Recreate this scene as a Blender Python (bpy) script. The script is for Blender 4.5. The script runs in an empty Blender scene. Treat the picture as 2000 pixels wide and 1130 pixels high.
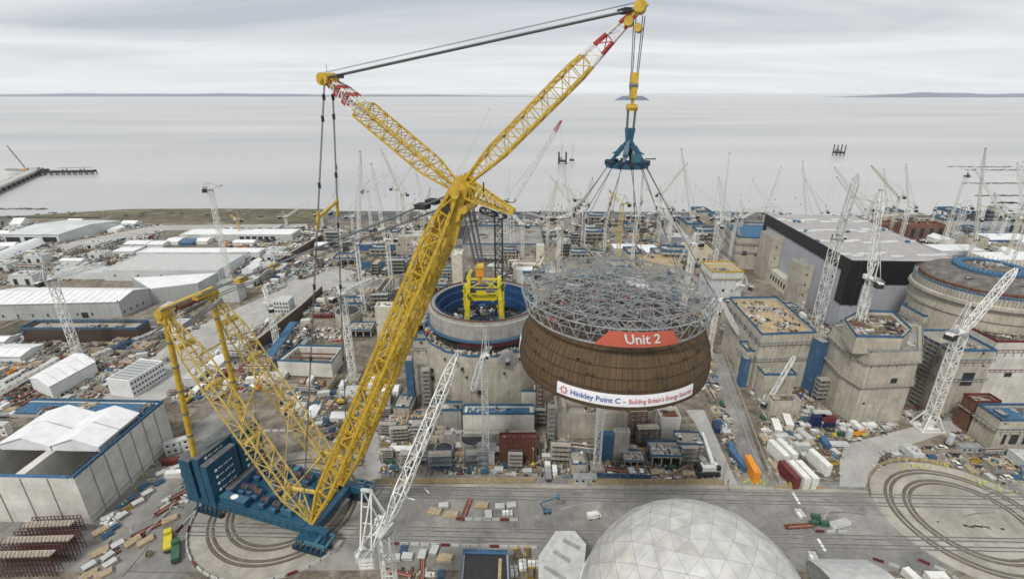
import bpy, math, random
import numpy as np
from mathutils import Vector, Matrix
R = math.radians
scene = bpy.context.scene
COL = scene.collection
rnd = random.Random(7)

# ------------------------------------------------------------------ camera, world, sun, exposure
CAMZ, FPX, TILT = 143.0, 981.0, R(21.4)
CT, ST = math.cos(TILT), math.sin(TILT)
cam_d = bpy.data.cameras.new('camera'); cam = bpy.data.objects.new('camera', cam_d); COL.objects.link(cam)
cam.location = (0, 0, CAMZ); cam.rotation_euler = (math.pi/2 - TILT, 0, 0)
cam_d.sensor_width = 36; cam_d.lens = 36*FPX/2000; cam_d.clip_start = 1; cam_d.clip_end = 120000
scene.camera = cam
world = bpy.data.worlds.new('World'); scene.world = world; world.use_nodes = True
nt = world.node_tree; nt.nodes.clear()
def N(t, **k):
    n = nt.nodes.new(t)
    for a, b in k.items(): setattr(n, a, b)
    return n
SUN_EL, SUN_AZ = R(52), R(150)
sky = N('ShaderNodeTexSky', sky_type='NISHITA', sun_disc=False, sun_elevation=SUN_EL, sun_rotation=SUN_AZ)
bg1 = N('ShaderNodeBackground'); bg1.inputs[1].default_value = 0.1
tc = N('ShaderNodeTexCoord'); sep = N('ShaderNodeSeparateXYZ'); nt.links.new(tc.outputs['Generated'], sep.inputs[0])
mx = N('ShaderNodeMath', operation='MAXIMUM'); mx.inputs[1].default_value = 0.0; nt.links.new(sep.outputs[2], mx.inputs[0])
ad = N('ShaderNodeMath', operation='ADD'); ad.inputs[1].default_value = 0.06; nt.links.new(mx.outputs[0], ad.inputs[0])
dx = N('ShaderNodeMath', operation='DIVIDE'); nt.links.new(sep.outputs[0], dx.inputs[0]); nt.links.new(ad.outputs[0], dx.inputs[1])
dy = N('ShaderNodeMath', operation='DIVIDE'); nt.links.new(sep.outputs[1], dy.inputs[0]); nt.links.new(ad.outputs[0], dy.inputs[1])
cb = N('ShaderNodeCombineXYZ'); nt.links.new(dx.outputs[0], cb.inputs[0]); nt.links.new(dy.outputs[0], cb.inputs[1])
mp = N('ShaderNodeMapping'); mp.inputs['Scale'].default_value = (0.26, 0.55, 1); mp.inputs['Location'].default_value = (3.3, 1.7, 0)
nt.links.new(cb.outputs[0], mp.inputs[0])
nz = N('ShaderNodeTexNoise'); nz.inputs['Scale'].default_value = 0.8; nz.inputs['Detail'].default_value = 6; nz.inputs['Roughness'].default_value = 0.5; nz.inputs['Distortion'].default_value = 0.8
nt.links.new(mp.outputs[0], nz.inputs['Vector'])
cr = N('ShaderNodeValToRGB'); nt.links.new(nz.outputs[0], cr.inputs[0])
cr.color_ramp.elements[0].position = 0.30; cr.color_ramp.elements[0].color = (0.50, 0.53, 0.58, 1)
cr.color_ramp.elements[1].position = 0.70; cr.color_ramp.elements[1].color = (0.86, 0.865, 0.87, 1)
hz_ = N('ShaderNodeMapRange'); hz_.inputs['From Min'].default_value = 0.0; hz_.inputs['From Max'].default_value = 0.09; hz_.inputs['To Min'].default_value = 0.75; hz_.inputs['To Max'].default_value = 0.0; nt.links.new(sep.outputs[2], hz_.inputs['Value'])
hm = N('ShaderNodeMixRGB'); hm.inputs[2].default_value = (0.86, 0.885, 0.91, 1); nt.links.new(hz_.outputs[0], hm.inputs[0]); nt.links.new(cr.outputs[0], hm.inputs[1])
bg2 = N('ShaderNodeBackground'); bg2.inputs[1].default_value = 0.88; nt.links.new(hm.outputs[0], bg2.inputs[0])
mxs = N('ShaderNodeMixShader'); mxs.inputs[0].default_value = 0.93
wo = N('ShaderNodeOutputWorld')
nt.links.new(sky.outputs[0], bg1.inputs[0]); nt.links.new(bg1.outputs[0], mxs.inputs[1]); nt.links.new(bg2.outputs[0], mxs.inputs[2]); nt.links.new(mxs.outputs[0], wo.inputs[0])
sd = bpy.data.lights.new('sun', 'SUN'); so = bpy.data.objects.new('sun', sd); COL.objects.link(so)
sd.energy = 2.1; sd.angle = R(10); sd.color = (1, 0.96, 0.9)
# from the upper left behind the camera
so.rotation_euler = (R(90)-SUN_EL, 0, -SUN_AZ + math.pi + R(0))
dirv = Vector((math.sin(SUN_AZ+math.pi)*math.cos(SUN_EL)*1.0, math.cos(SUN_AZ)*math.cos(SUN_EL), math.sin(SUN_EL)))
so.rotation_euler = dirv.to_track_quat('Z', 'Y').to_euler()
scene.view_settings.view_transform = 'Standard'; scene.view_settings.look = 'None'
scene.view_settings.exposure = 0.27; scene.view_settings.gamma = 1
scene.render.engine = 'CYCLES'
try:
    scene.cycles.use_denoising = True
    scene.cycles.max_bounces = 6; scene.cycles.volume_bounces = 2
    scene.cycles.filter_width = 1.6
except Exception: pass

# ------------------------------------------------------------------ survey helpers: where a point of the photograph stands on the ground, at a height, or at a distance
def ray(px, py):
    x = (px-1000)/FPX; y = (565-py)/FPX
    return x, CT+y*ST, -ST+y*CT
def G(px, py, z=0.0):
    r = ray(px, py); d = (z-CAMZ)/r[2]; return Vector((r[0]*d, r[1]*d, z))
def V(px, py, Y):
    r = ray(px, py); d = Y/r[1]; return Vector((r[0]*d, Y, CAMZ+r[2]*d))
def HT(gx, gy, ty):
    Y = G(gx, gy)[1]; v = (565-ty)/FPX; return CAMZ + Y*(v*CT-ST)/(CT+v*ST)
def PX(p):
    dz = p[2]-CAMZ; dep = p[1]*CT-dz*ST; u = p[1]*ST+dz*CT
    return 1000+FPX*p[0]/dep, 565-FPX*u/dep

# ------------------------------------------------------------------ materials
MATS = {}
def newmat(name):
    m = bpy.data.materials.new(name); m.use_nodes = True; MATS[name] = m
    return m, m.node_tree, m.node_tree.nodes['Principled BSDF']
def lnk(t, a, b): t.links.new(a, b)
def paint(name, col, rough=0.5, metal=0.0, var=0.12, scale=0.35, dirt=None, dirt_amt=0.35, bump=0.0):
    m, t, b = newmat(name)
    geo = t.nodes.new('ShaderNodeNewGeometry')
    n1 = t.nodes.new('ShaderNodeTexNoise'); n1.inputs['Scale'].default_value = scale; n1.inputs['Detail'].default_value = 8; n1.inputs['Roughness'].default_value = 0.65
    lnk(t, geo.outputs['Position'], n1.inputs['Vector'])
    r = t.nodes.new('ShaderNodeValToRGB'); lnk(t, n1.outputs[0], r.inputs[0])
    dc = dirt or tuple(c*0.45 for c in col)
    lo = tuple(c*(1-var) for c in col); hi = tuple(min(1, c*(1+var*0.6)) for c in col)
    e = r.color_ramp.elements; e[0].position = 0.25; e[0].color = tuple(lo[i]*(1-dirt_amt)+dc[i]*dirt_amt for i in range(3))+(1,)
    e[1].position = 0.72; e[1].color = hi+(1,); k = e.new(0.45); k.color = lo+(1,)
    lnk(t, r.outputs[0], b.inputs['Base Color'])
    b.inputs['Roughness'].default_value = rough; b.inputs['Metallic'].default_value = metal
    return m
def wall_uv(t):
    geo = t.nodes.new('ShaderNodeNewGeometry')
    cr_ = t.nodes.new('ShaderNodeVectorMath'); cr_.operation = 'CROSS_PRODUCT'; cr_.inputs[1].default_value = (0, 0, 1)
    lnk(t, geo.outputs['True Normal'], cr_.inputs[0])
    dt = t.nodes.new('ShaderNodeVectorMath'); dt.operation = 'DOT_PRODUCT'; lnk(t, cr_.outputs[0], dt.inputs[0]); lnk(t, geo.outputs['Position'], dt.inputs[1])
    sp = t.nodes.new('ShaderNodeSeparateXYZ'); lnk(t, geo.outputs['Position'], sp.inputs[0])
    cbn = t.nodes.new('ShaderNodeCombineXYZ'); lnk(t, dt.outputs['Value'], cbn.inputs[0]); lnk(t, sp.outputs[2], cbn.inputs[1])
    return geo, cbn, sp
def concrete(name, col, pw=3.0, ph=2.6, line=0.80, streak=0.17):
    m, t, b = newmat(name)
    geo, uv, sp = wall_uv(t)
    bk = t.nodes.new('ShaderNodeTexBrick'); lnk(t, uv.outputs[0], bk.inputs['Vector'])
    bk.offset = 0.0; bk.inputs['Scale'].default_value = 1.0; bk.inputs['Brick Width'].default_value = pw; bk.inputs['Row Height'].default_value = ph
    bk.inputs['Mortar Size'].default_value = 0.06; bk.inputs['Color1'].default_value = (1, 1, 1, 1); bk.inputs['Color2'].default_value = (0.86, 0.85, 0.83, 1)
    bk.inputs['Mortar'].default_value = (line, line, line, 1)
    n1 = t.nodes.new('ShaderNodeTexNoise'); n1.inputs['Scale'].default_value = 0.12; n1.inputs['Detail'].default_value = 9; n1.inputs['Roughness'].default_value = 0.7
    lnk(t, geo.outputs['Position'], n1.inputs['Vector'])
    mpp = t.nodes.new('ShaderNodeMapping'); mpp.inputs['Scale'].default_value = (0.9, 0.07, 1); lnk(t, uv.outputs[0], mpp.inputs[0])
    n2 = t.nodes.new('ShaderNodeTexNoise'); n2.inputs['Scale'].default_value = 1.0; n2.inputs['Detail'].default_value = 5; lnk(t, mpp.outputs[0], n2.inputs['Vector'])
    r1 = t.nodes.new('ShaderNodeValToRGB'); lnk(t, n1.outputs[0], r1.inputs[0])
    e = r1.color_ramp.elements; e[0].position = 0.3; e[0].color = tuple(c*0.74 for c in col)+(1,); e[1].position = 0.68; e[1].color = tuple(c*1.12 for c in col)+(1,)
    r2 = t.nodes.new('ShaderNodeValToRGB'); lnk(t, n2.outputs[0], r2.inputs[0])
    e = r2.color_ramp.elements; e[0].position = 0.33; e[0].color = (1-streak, 1-streak, 1-streak*0.95, 1); e[1].position = 0.55; e[1].color = (1, 1, 1, 1)
    a = t.nodes.new('ShaderNodeMixRGB'); a.blend_type = 'MULTIPLY'; a.inputs[0].default_value = 1; lnk(t, r1.outputs[0], a.inputs[1]); lnk(t, r2.outputs[0], a.inputs[2])
    a2 = t.nodes.new('ShaderNodeMixRGB'); a2.blend_type = 'MULTIPLY'; a2.inputs[0].default_value = 1; lnk(t, a.outputs[0], a2.inputs[1]); lnk(t, bk.outputs['Color'], a2.inputs[2])
    lnk(t, a2.outputs[0], b.inputs['Base Color']); b.inputs['Roughness'].default_value = 0.9
    return m
def cladding(name, col, pitch=1.1, depth=0.82, rough=0.5, big=None):
    m, t, b = newmat(name)
    geo, uv, sp = wall_uv(t)
    w = t.nodes.new('ShaderNodeTexWave'); w.wave_type = 'BANDS'; w.bands_direction = 'X'; w.inputs['Scale'].default_value = 0.314/pitch; lnk(t, uv.outputs[0], w.inputs['Vector'])
    r = t.nodes.new('ShaderNodeValToRGB'); lnk(t, w.outputs[0], r.inputs[0]); e = r.color_ramp.elements
    e[0].position = 0.0; e[0].color = (depth, depth, depth, 1); e[1].position = 0.3; e[1].color = (1, 1, 1, 1)
    n1 = t.nodes.new('ShaderNodeTexNoise'); n1.inputs['Scale'].default_value = 0.08; n1.inputs['Detail'].default_value = 7; lnk(t, geo.outputs['Position'], n1.inputs['Vector'])
    r1 = t.nodes.new('ShaderNodeValToRGB'); lnk(t, n1.outputs[0], r1.inputs[0]); e = r1.color_ramp.elements
    e[0].position = 0.3; e[0].color = tuple(c*0.84 for c in col)+(1,); e[1].position = 0.7; e[1].color = tuple(min(1, c*1.04) for c in col)+(1,)
    a = t.nodes.new('ShaderNodeMixRGB'); a.blend_type = 'MULTIPLY'; a.inputs[0].default_value = 1; lnk(t, r1.outputs[0], a.inputs[1]); lnk(t, r.outputs[0], a.inputs[2])
    lnk(t, a.outputs[0], b.inputs['Base Color']); b.inputs['Roughness'].default_value = rough
    return m
def ground_mat(name, cols, scales=(0.02, 0.18, 1.2), rough=0.95):
    m, t, b = newmat(name)
    geo = t.nodes.new('ShaderNodeNewGeometry'); prev = None
    for i, s in enumerate(scales):
        n1 = t.nodes.new('ShaderNodeTexNoise'); n1.inputs['Scale'].default_value = s; n1.inputs['Detail'].default_value = 10; n1.inputs['Roughness'].default_value = 0.7
        n1.inputs['Distortion'].default_value = 0.6
        lnk(t, geo.outputs['Position'], n1.inputs['Vector'])
        r = t.nodes.new('ShaderNodeValToRGB'); lnk(t, n1.outputs[0], r.inputs[0]); e = r.color_ramp.elements
        a_, b_ = cols[i]
        e[0].position = 0.36; e[0].color = a_+(1,); e[1].position = 0.62; e[1].color = b_+(1,)
        if prev is None: prev = r.outputs[0]
        else:
            x = t.nodes.new('ShaderNodeMixRGB'); x.blend_type = 'MULTIPLY'; x.inputs[0].default_value = 1; lnk(t, prev, x.inputs[1]); lnk(t, r.outputs[0], x.inputs[2]); prev = x.outputs[0]
    lnk(t, prev, b.inputs['Base Color']); b.inputs['Roughness'].default_value = rough
    return m
W1 = (1.0, 1.0, 1.0)
paint('yellow', (0.58, 0.385, 0.035), 0.5, var=0.26, scale=0.7, dirt=(0.22, 0.13, 0.04), dirt_amt=0.55)
paint('pale_yellow', (0.62, 0.46, 0.12), 0.5, var=0.28, scale=0.7, dirt=(0.25, 0.17, 0.07), dirt_amt=0.5)
paint('lime_yellow', (0.60, 0.50, 0.025), 0.5)
paint('teal', (0.014, 0.085, 0.150), 0.45, var=0.25, scale=0.4)
paint('teal_dark', (0.008, 0.030, 0.050), 0.6, var=0.3)
paint('teal_light', (0.05, 0.15, 0.21), 0.5, var=0.2)
paint('weight_top', (0.13, 0.14, 0.14), 0.8, var=0.3)
paint('props', (0.10, 0.045, 0.04), 0.85, var=0.3)
paint('white', (0.74, 0.74, 0.70), 0.5, var=0.14, scale=0.5)
paint('cream', (0.62, 0.59, 0.47), 0.55, var=0.15)
paint('grey', (0.30, 0.31, 0.31), 0.6, var=0.25)
paint('light_grey', (0.50, 0.51, 0.49), 0.6, var=0.15)
paint('dark', (0.030, 0.031, 0.034), 0.8, var=0.3)
paint('steel', (0.20, 0.205, 0.21), 0.45, 0.4, var=0.2)
paint('cable', (0.13, 0.14, 0.145), 0.5, 0.3)
paint('galvanised', (0.38, 0.40, 0.40), 0.5, 0.2, var=0.25)
paint('red', (0.42, 0.035, 0.03), 0.5, var=0.2)
paint('pink_red', (0.52, 0.22, 0.20), 0.6, var=0.25, scale=1.5)
paint('banner_red', (0.70, 0.16, 0.10), 0.6, var=0.06, dirt_amt=0.0)
paint('banner_white', (0.80, 0.80, 0.82), 0.6, var=0.04, dirt_amt=0.0)
paint('letter_white', (0.85, 0.85, 0.85), 0.6, var=0.02, dirt_amt=0.0)
paint('letter_blue', (0.03, 0.08, 0.30), 0.6, var=0.05, dirt_amt=0.0)
paint('letter_red', (0.50, 0.09, 0.10), 0.6, var=0.05, dirt_amt=0.0)
paint('orange', (0.72, 0.27, 0.02), 0.5, var=0.12)
paint('rust', (0.16, 0.060, 0.030), 0.85, var=0.35, scale=0.8)
paint('rebar', (0.20, 0.10, 0.065), 0.85, var=0.4, scale=0.8)
paint('maroon', (0.15, 0.03, 0.03), 0.6, var=0.2)
paint('blue', (0.055, 0.135, 0.24), 0.5, var=0.25)
paint('navy', (0.012, 0.028, 0.09), 0.5, var=0.25)
paint('net_blue', (0.05, 0.15, 0.27), 0.8, var=0.35, scale=0.9)
paint('green', (0.04, 0.12, 0.06), 0.6, var=0.25)
paint('timber', (0.46, 0.35, 0.20), 0.85, var=0.3, scale=1.2)
paint('timber_grey', (0.42, 0.38, 0.31), 0.85, var=0.3, scale=1.2)
paint('brown_earth', (0.16, 0.125, 0.085), 0.95, var=0.4, scale=0.5)
paint('crown_dark', (0.075, 0.062, 0.055), 0.9, var=0.5, scale=1.5)
paint('crown_grey', (0.17, 0.155, 0.14), 0.9, var=0.4, scale=0.3)
paint('tyre_dirt', (0.16, 0.155, 0.14), 0.95, var=0.3, scale=1.5)
paint('pale_dust', (0.36, 0.35, 0.325), 0.95, var=0.3, scale=1.5)
paint('deep_blue', (0.018, 0.07, 0.18), 0.5, var=0.3)
paint('hivis', (0.60, 0.72, 0.04), 0.7, var=0.1)
paint('skin', (0.45, 0.27, 0.19), 0.6)
paint('roof_sheet', (0.36, 0.345, 0.33), 0.6, var=0.12, scale=0.15)
paint('roof_white', (0.74, 0.75, 0.75), 0.55, var=0.08, scale=0.15)
paint('tent_white', (0.76, 0.77, 0.765), 0.5, var=0.09, scale=0.25)
paint('glass', (0.02, 0.03, 0.04), 0.15)
paint('foliage', (0.055, 0.085, 0.03), 0.95, var=0.5, scale=1.5)
concrete('concrete', (0.49, 0.455, 0.375), streak=0.24)
concrete('concrete_pale', (0.66, 0.645, 0.59), 6.0, 5.0, 0.9, 0.07)
concrete('concrete_grey', (0.37, 0.36, 0.33), 2.4, 2.4, 0.8, 0.25)
concrete('liner_brown', (0.105, 0.070, 0.034), 1.5, 40, 0.62, 0.22)
paint('dome_rib', (0.06, 0.035, 0.018), 0.8)
cladding('clad_grey', (0.42, 0.44, 0.43), 4.0, 0.9)
cladding('clad_pale', (0.60, 0.63, 0.62), 3.0, 0.92)
cladding('clad_blue_grey', (0.40, 0.41, 0.45), 5.0, 0.93)
cladding('corrugated', (0.40, 0.42, 0.43), 1.2, 0.7)
cladding('black_clad', (0.012, 0.013, 0.016), 3.0, 0.9)
cladding('sheet_pile', (0.075, 0.050, 0.038), 1.2, 0.45)
ground_mat('site_ground', [((0.16, 0.138, 0.108), (0.33, 0.305, 0.257)), ((0.42, 0.39, 0.35), (1.1, 1.08, 1.04)), ((0.60, 0.58, 0.56), W1)])  # earth tones; darkest patches also paint in shade missing between the clutter
ground_mat('asphalt', [((0.165, 0.162, 0.153), (0.285, 0.278, 0.26)), ((0.70, 0.69, 0.68), (1.1, 1.09, 1.07)), ((0.93, 0.93, 0.93), W1)], (0.03, 0.12, 1.0))
ground_mat('ring_concrete', [((0.29, 0.275, 0.24), (0.42, 0.405, 0.355)), ((0.74, 0.72, 0.69), (1.05, 1.04, 1.02)), ((0.93, 0.93, 0.93), W1)], (0.04, 0.15, 1.0))
ground_mat('road_light', [((0.33, 0.325, 0.31), (0.42, 0.41, 0.39)), ((0.80, 0.80, 0.79), (1.05, 1.05, 1.03)), ((0.93, 0.93, 0.93), W1)], (0.03, 0.15, 1.0))
ground_mat('grass_strip', [((0.10, 0.095, 0.055), (0.22, 0.195, 0.12)), ((0.5, 0.5, 0.5), W1), ((0.8, 0.8, 0.8), W1)], (0.012, 0.06, 0.5))
ground_mat('shingle', [((0.09, 0.092, 0.095), (0.20, 0.198, 0.19)), ((0.45, 0.45, 0.45), W1), ((0.8, 0.8, 0.8), W1)], (0.02, 0.08, 0.5))
def sea_mat():
    m, t, b = newmat('sea_water')
    geo = t.nodes.new('ShaderNodeNewGeometry')
    mpp = t.nodes.new('ShaderNodeMapping'); mpp.inputs['Scale'].default_value = (0.0006, 0.0022, 1); lnk(t, geo.outputs['Position'], mpp.inputs[0])
    n1 = t.nodes.new('ShaderNodeTexNoise'); n1.inputs['Scale'].default_value = 1.0; n1.inputs['Detail'].default_value = 6; lnk(t, mpp.outputs[0], n1.inputs['Vector'])
    r = t.nodes.new('ShaderNodeValToRGB'); lnk(t, n1.outputs[0], r.inputs[0]); e = r.color_ramp.elements
    e[0].position = 0.3; e[0].color = (0.33, 0.34, 0.345, 1); e[1].position = 0.7; e[1].color = (0.50, 0.49, 0.465, 1)
    lnk(t, r.outputs[0], b.inputs['Base Color']); b.inputs['Roughness'].default_value = 0.32
    n2 = t.nodes.new('ShaderNodeTexNoise'); n2.inputs['Scale'].default_value = 0.12; n2.inputs['Detail'].default_value = 6
    m2 = t.nodes.new('ShaderNodeMapping'); m2.inputs['Scale'].default_value = (0.35, 1.0, 1); lnk(t, geo.outputs['Position'], m2.inputs[0]); lnk(t, m2.outputs[0], n2.inputs['Vector'])
    bp = t.nodes.new('ShaderNodeBump'); bp.inputs['Strength'].default_value = 0.25; bp.inputs['Distance'].default_value = 0.6
    lnk(t, n2.outputs[0], bp.inputs['Height']); lnk(t, bp.outputs[0], b.inputs['Normal'])
sea_mat()
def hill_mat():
    paint('far_land', (0.045, 0.085, 0.15), 0.95, var=0.3, scale=0.001)  # bluish tint of distant haze put into the land colour
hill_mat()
def panel_mat():
    m, t, b = newmat('aluminium_panel')
    geo = t.nodes.new('ShaderNodeNewGeometry')
    at = t.nodes.new('ShaderNodeVertexColor'); at.layer_name = 'panel'
    n1 = t.nodes.new('ShaderNodeTexNoise'); n1.inputs['Scale'].default_value = 0.3; n1.inputs['Detail'].default_value = 8; lnk(t, geo.outputs['Position'], n1.inputs['Vector'])
    r = t.nodes.new('ShaderNodeValToRGB'); lnk(t, n1.outputs[0], r.inputs[0]); e = r.color_ramp.elements
    e[0].position = 0.3; e[0].color = (0.46, 0.46, 0.445, 1); e[1].position = 0.7; e[1].color = (0.64, 0.64, 0.61, 1)
    a = t.nodes.new('ShaderNodeMixRGB'); a.blend_type = 'MULTIPLY'; a.inputs[0].default_value = 1
    lnk(t, r.outputs[0], a.inputs[1]); lnk(t, at.outputs[0], a.inputs[2]); lnk(t, a.outputs[0], b.inputs['Base Color'])
    b.inputs['Metallic'].default_value = 0.12; b.inputs['Roughness'].default_value = 0.5
panel_mat()

# ------------------------------------------------------------------ mesh builder
class MB:
    def __init__(s): s.v = []; s.f = []; s.m = []; s.mn = []
    def mi(s, name):
        if name not in s.mn: s.mn.append(name)
        return s.mn.index(name)
    def add(s, vs, fs, mat):
        o = len(s.v); k = s.mi(mat); s.v += [tuple(p) for p in vs]
        for f in fs: s.f.append(tuple(i+o for i in f)); s.m.append(k)
        return s
    def box(s, c, d, rot=0.0, mat='grey', top=None):
        hx, hy, hz = d[0]/2, d[1]/2, d[2]/2; ca, sa = math.cos(rot), math.sin(rot)
        vs = [(c[0]+x*ca-y*sa, c[1]+x*sa+y*ca, c[2]+z) for z in (-hz, hz) for x, y in ((-hx, -hy), (hx, -hy), (hx, hy), (-hx, hy))]
        s.add(vs, [(0, 3, 2, 1), (0, 1, 5, 4), (1, 2, 6, 5), (2, 3, 7, 6), (3, 0, 4, 7)], mat)
        o = len(s.v)-8; s.f.append((o+4, o+5, o+6, o+7)); s.m.append(s.mi(top or mat)); return s
    def prism(s, poly, z0, z1, mat, top=None, bottom=True):
        poly = [(p[0], p[1]) for p in poly]; n = len(poly)
        a = sum(poly[i][0]*poly[(i+1) % n][1]-poly[(i+1) % n][0]*poly[i][1] for i in range(n))
        if a < 0: poly = poly[::-1]
        vs = [(x, y, z0) for x, y in poly]+[(x, y, z1) for x, y in poly]
        fs = [(i, (i+1) % n, n+(i+1) % n, n+i) for i in range(n)]
        if bottom: fs.append(tuple(range(n-1, -1, -1)))
        s.add(vs, fs, mat); o = len(s.v)-2*n
        s.f.append(tuple(o+n+i for i in range(n))); s.m.append(s.mi(top or mat)); return s
    def poly(s, pts, mat): return s.add(pts, [tuple(range(len(pts)))], mat)
    def bar(s, p, q, w, mat, w2=None, h=None):
        p = Vector(p); q = Vector(q); d = q-p
        if d.length < 1e-6: return s
        d.normalize(); up = Vector((0, 0, 1)) if abs(d.z) < 0.95 else Vector((1, 0, 0))
        a = d.cross(up).normalized(); b = a.cross(d).normalized(); w2 = w2 or w; h1 = h or w; h2 = h or w2
        vs = []
        for c, ww, hh in ((p, w, h1), (q, w2, h2)):
            for i, j in ((-1, -1), (1, -1), (1, 1), (-1, 1)): vs.append(c+a*(i*ww/2)+b*(j*hh/2))
        s.add(vs, [(0, 1, 2, 3), (4, 7, 6, 5), (0, 4, 5, 1), (1, 5, 6, 2), (2, 6, 7, 3), (3, 7, 4, 0)], mat); return s
    def tube(s, p, q, r, n=8, mat='steel', r2=None, cap=True):
        p = Vector(p); q = Vector(q); d = (q-p).normalized(); up = Vector((0, 0, 1)) if abs(d.z) < 0.95 else Vector((1, 0, 0))
        a = d.cross(up).normalized(); b = a.cross(d).normalized(); r2 = r if r2 is None else r2; vs = []
        for c, rr in ((p, r), (q, r2)):
            for i in range(n): t = 2*math.pi*i/n; vs.append(c+a*(rr*math.cos(t))+b*(rr*math.sin(t)))
        fs = [(i, i+n, (i+1) % n+n, (i+1) % n) for i in range(n)]
        if cap: fs += [tuple(range(n)), tuple(range(2*n-1, n-1, -1))]
        s.add(vs, fs, mat); return s
    def revolve(s, c, prof, n, mat, a0=0, a1=2*math.pi, ybias=1.0):
        full = abs(a1-a0-2*math.pi) < 1e-6; m = n if full else n+1; vs = []; k = len(prof)
        for i in range(m):
            t = a0+(a1-a0)*i/n
            for r, z in prof: vs.append((c[0]+r*math.cos(t), c[1]+r*math.sin(t), z))
        fs = []
        for i in range(n):
            i2 = (i+1) % m
            for j in range(k-1): fs.append((i*k+j, i2*k+j, i2*k+j+1, i*k+j+1))
        s.add(vs, fs, mat); return s
    def ringwall(s, c, r0, r1, z0, z1, n, mat, top=None):
        s.revolve(c, [(r0, z0), (r1, z0), (r1, z1)], n, mat); s.revolve(c, [(r1, z1), (r0, z1)], n, top or mat); s.revolve(c, [(r0, z1), (r0, z0)], n, mat); return s
    def lattice(s, p, q, w, h, bays, ch, br, mat, up=(0, 0, 1), taper=(0.0, 0.0, 0.15, 0.15), colour=None, wh2=None):
        """box lattice from p to q: width w (sideways), height h; taper=(end scale p, end scale q, share p, share q)"""
        p = Vector(p); q = Vector(q); d = (q-p); L = d.length; d.normalize(); up = Vector(up)
        a = d.cross(up).normalized(); b = a.cross(d).normalized()
        def sc(t):
            k = 1.0
            if taper[0] and t < taper[2]: k = taper[0]+(1-taper[0])*t/taper[2]
            if taper[1] and t > 1-taper[3]: k = taper[1]+(1-taper[1])*(1-t)/taper[3]
            return k
        ring = []
        for i in range(bays+1):
            t = i/bays; k = sc(t); c = p+d*(L*t)
            ring.append([c+a*(x*w/2*k)+b*(y*h/2*k) for x, y in ((-1, -1), (1, -1), (1, 1), (-1, 1))])
        for i in range(bays):
            cm = colour(i/bays) if colour else mat
            for j in range(4):
                s.bar(ring[i][j], ring[i+1][j], ch, cm)
                j2 = (j+1) % 4
                if (i+j) % 2: s.bar(ring[i][j], ring[i+1][j2], br, cm)
                else: s.bar(ring[i][j2], ring[i+1][j], br, cm)
                s.bar(ring[i+1][j], ring[i+1][j2], br, cm)
        for j in range(4): s.bar(ring[0][j], ring[0][(j+1) % 4], br*1.3, mat)
        return ring
ORG = {}
def obj(name, mb, parent=None, origin=None, smooth=False):
    me = bpy.data.meshes.new(name)
    o = Vector(ORG[parent.name]) if parent else Vector(origin or (0, 0, 0))
    va = np.array(mb.v, dtype=np.float64)-np.array(o)
    me.from_pydata(va.tolist(), [], mb.f)
    for n in mb.mn: me.materials.append(MATS[n])
    me.polygons.foreach_set('material_index', mb.m)
    if smooth: me.polygons.foreach_set('use_smooth', [True]*len(me.polygons))
    me.update()
    ob = bpy.data.objects.new(name, me); COL.objects.link(ob)
    if parent: ob.parent = parent
    else: ob.location = o
    ORG[ob.name] = tuple(o)
    return ob
def tag(o, label, cat, group=None):
    o['label'] = label; o['category'] = cat
    if group: o['group'] = group
    return o
def thing(name, label, cat, loc, group=None):
    o = bpy.data.objects.new(name, None); COL.objects.link(o); o.location = loc; ORG[o.name] = tuple(loc)
    o.empty_display_size = 0.5
    return tag(o, label, cat, group)
def struct(name, mb, kind='structure', origin=None):
    o = obj(name, mb, origin=origin); o['kind'] = kind; return o
FOOT = []          # footprints already built on
def foot(poly, grow=1.5):
    P = [(p[0], p[1]) for p in poly]; cx = sum(p[0] for p in P)/len(P); cy = sum(p[1] for p in P)/len(P)
    Q = []
    for x, y in P:
        d = math.hypot(x-cx, y-cy) or 1; Q.append((x+(x-cx)/d*grow, y+(y-cy)/d*grow))
    FOOT.append((Q, min(q[0] for q in Q), max(q[0] for q in Q), min(q[1] for q in Q), max(q[1] for q in Q)))
def inside(x, y, P):
    c = False; j = len(P)-1
    for i in range(len(P)):
        if (P[i][1] > y) != (P[j][1] > y) and x < (P[j][0]-P[i][0])*(y-P[i][1])/(P[j][1]-P[i][1])+P[i][0]: c = not c
        j = i
    return c
def blocked(x, y):
    for Q, a, b, c, d in FOOT:
        if a <= x <= b and c <= y <= d and inside(x, y, Q): return True
    return False
LAND = []
def landmark(name, x, y): LAND.append((name, x, y))



# ------------------------------------------------------------------ the setting
m = MB()
xs = [-2500, -1200, -600, -300, 0, 300, 600, 1200, 2500]
def shore(x): return 640+8*math.sin(x*0.011)+5*math.sin(x*0.031+1)
xs = list(range(-2600, 2601, 50))
rows = [(-400, 0), (200, 0), (None, 0)]
vs = []
for x in xs: vs += [(x, -300, 0), (x, 300, 0), (x, shore(x)-40, 0), (x, shore(x)-6, -5.0), (x, shore(x)+30, -9)]
fs = []
for i in range(len(xs)-1):
    for j in range(4): fs.append((i*5+j, (i+1)*5+j, (i+1)*5+j+1, i*5+j+1))
mm = MB(); mm.add(vs, [f for k, f in enumerate(fs) if k % 4 < 2], 'site_ground'); struct('ground', mm)
mm = MB(); mm.add(vs, [f for k, f in enumerate(fs) if k % 4 >= 2], 'shingle'); struct('beach', mm)
mm = MB(); mm.add([(-60000, 400, -7.4), (60000, 400, -7.4), (60000, 70000, -7.4), (-60000, 70000, -7.4)], [(0, 1, 2, 3)], 'sea_water'); struct('sea', mm)
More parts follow.
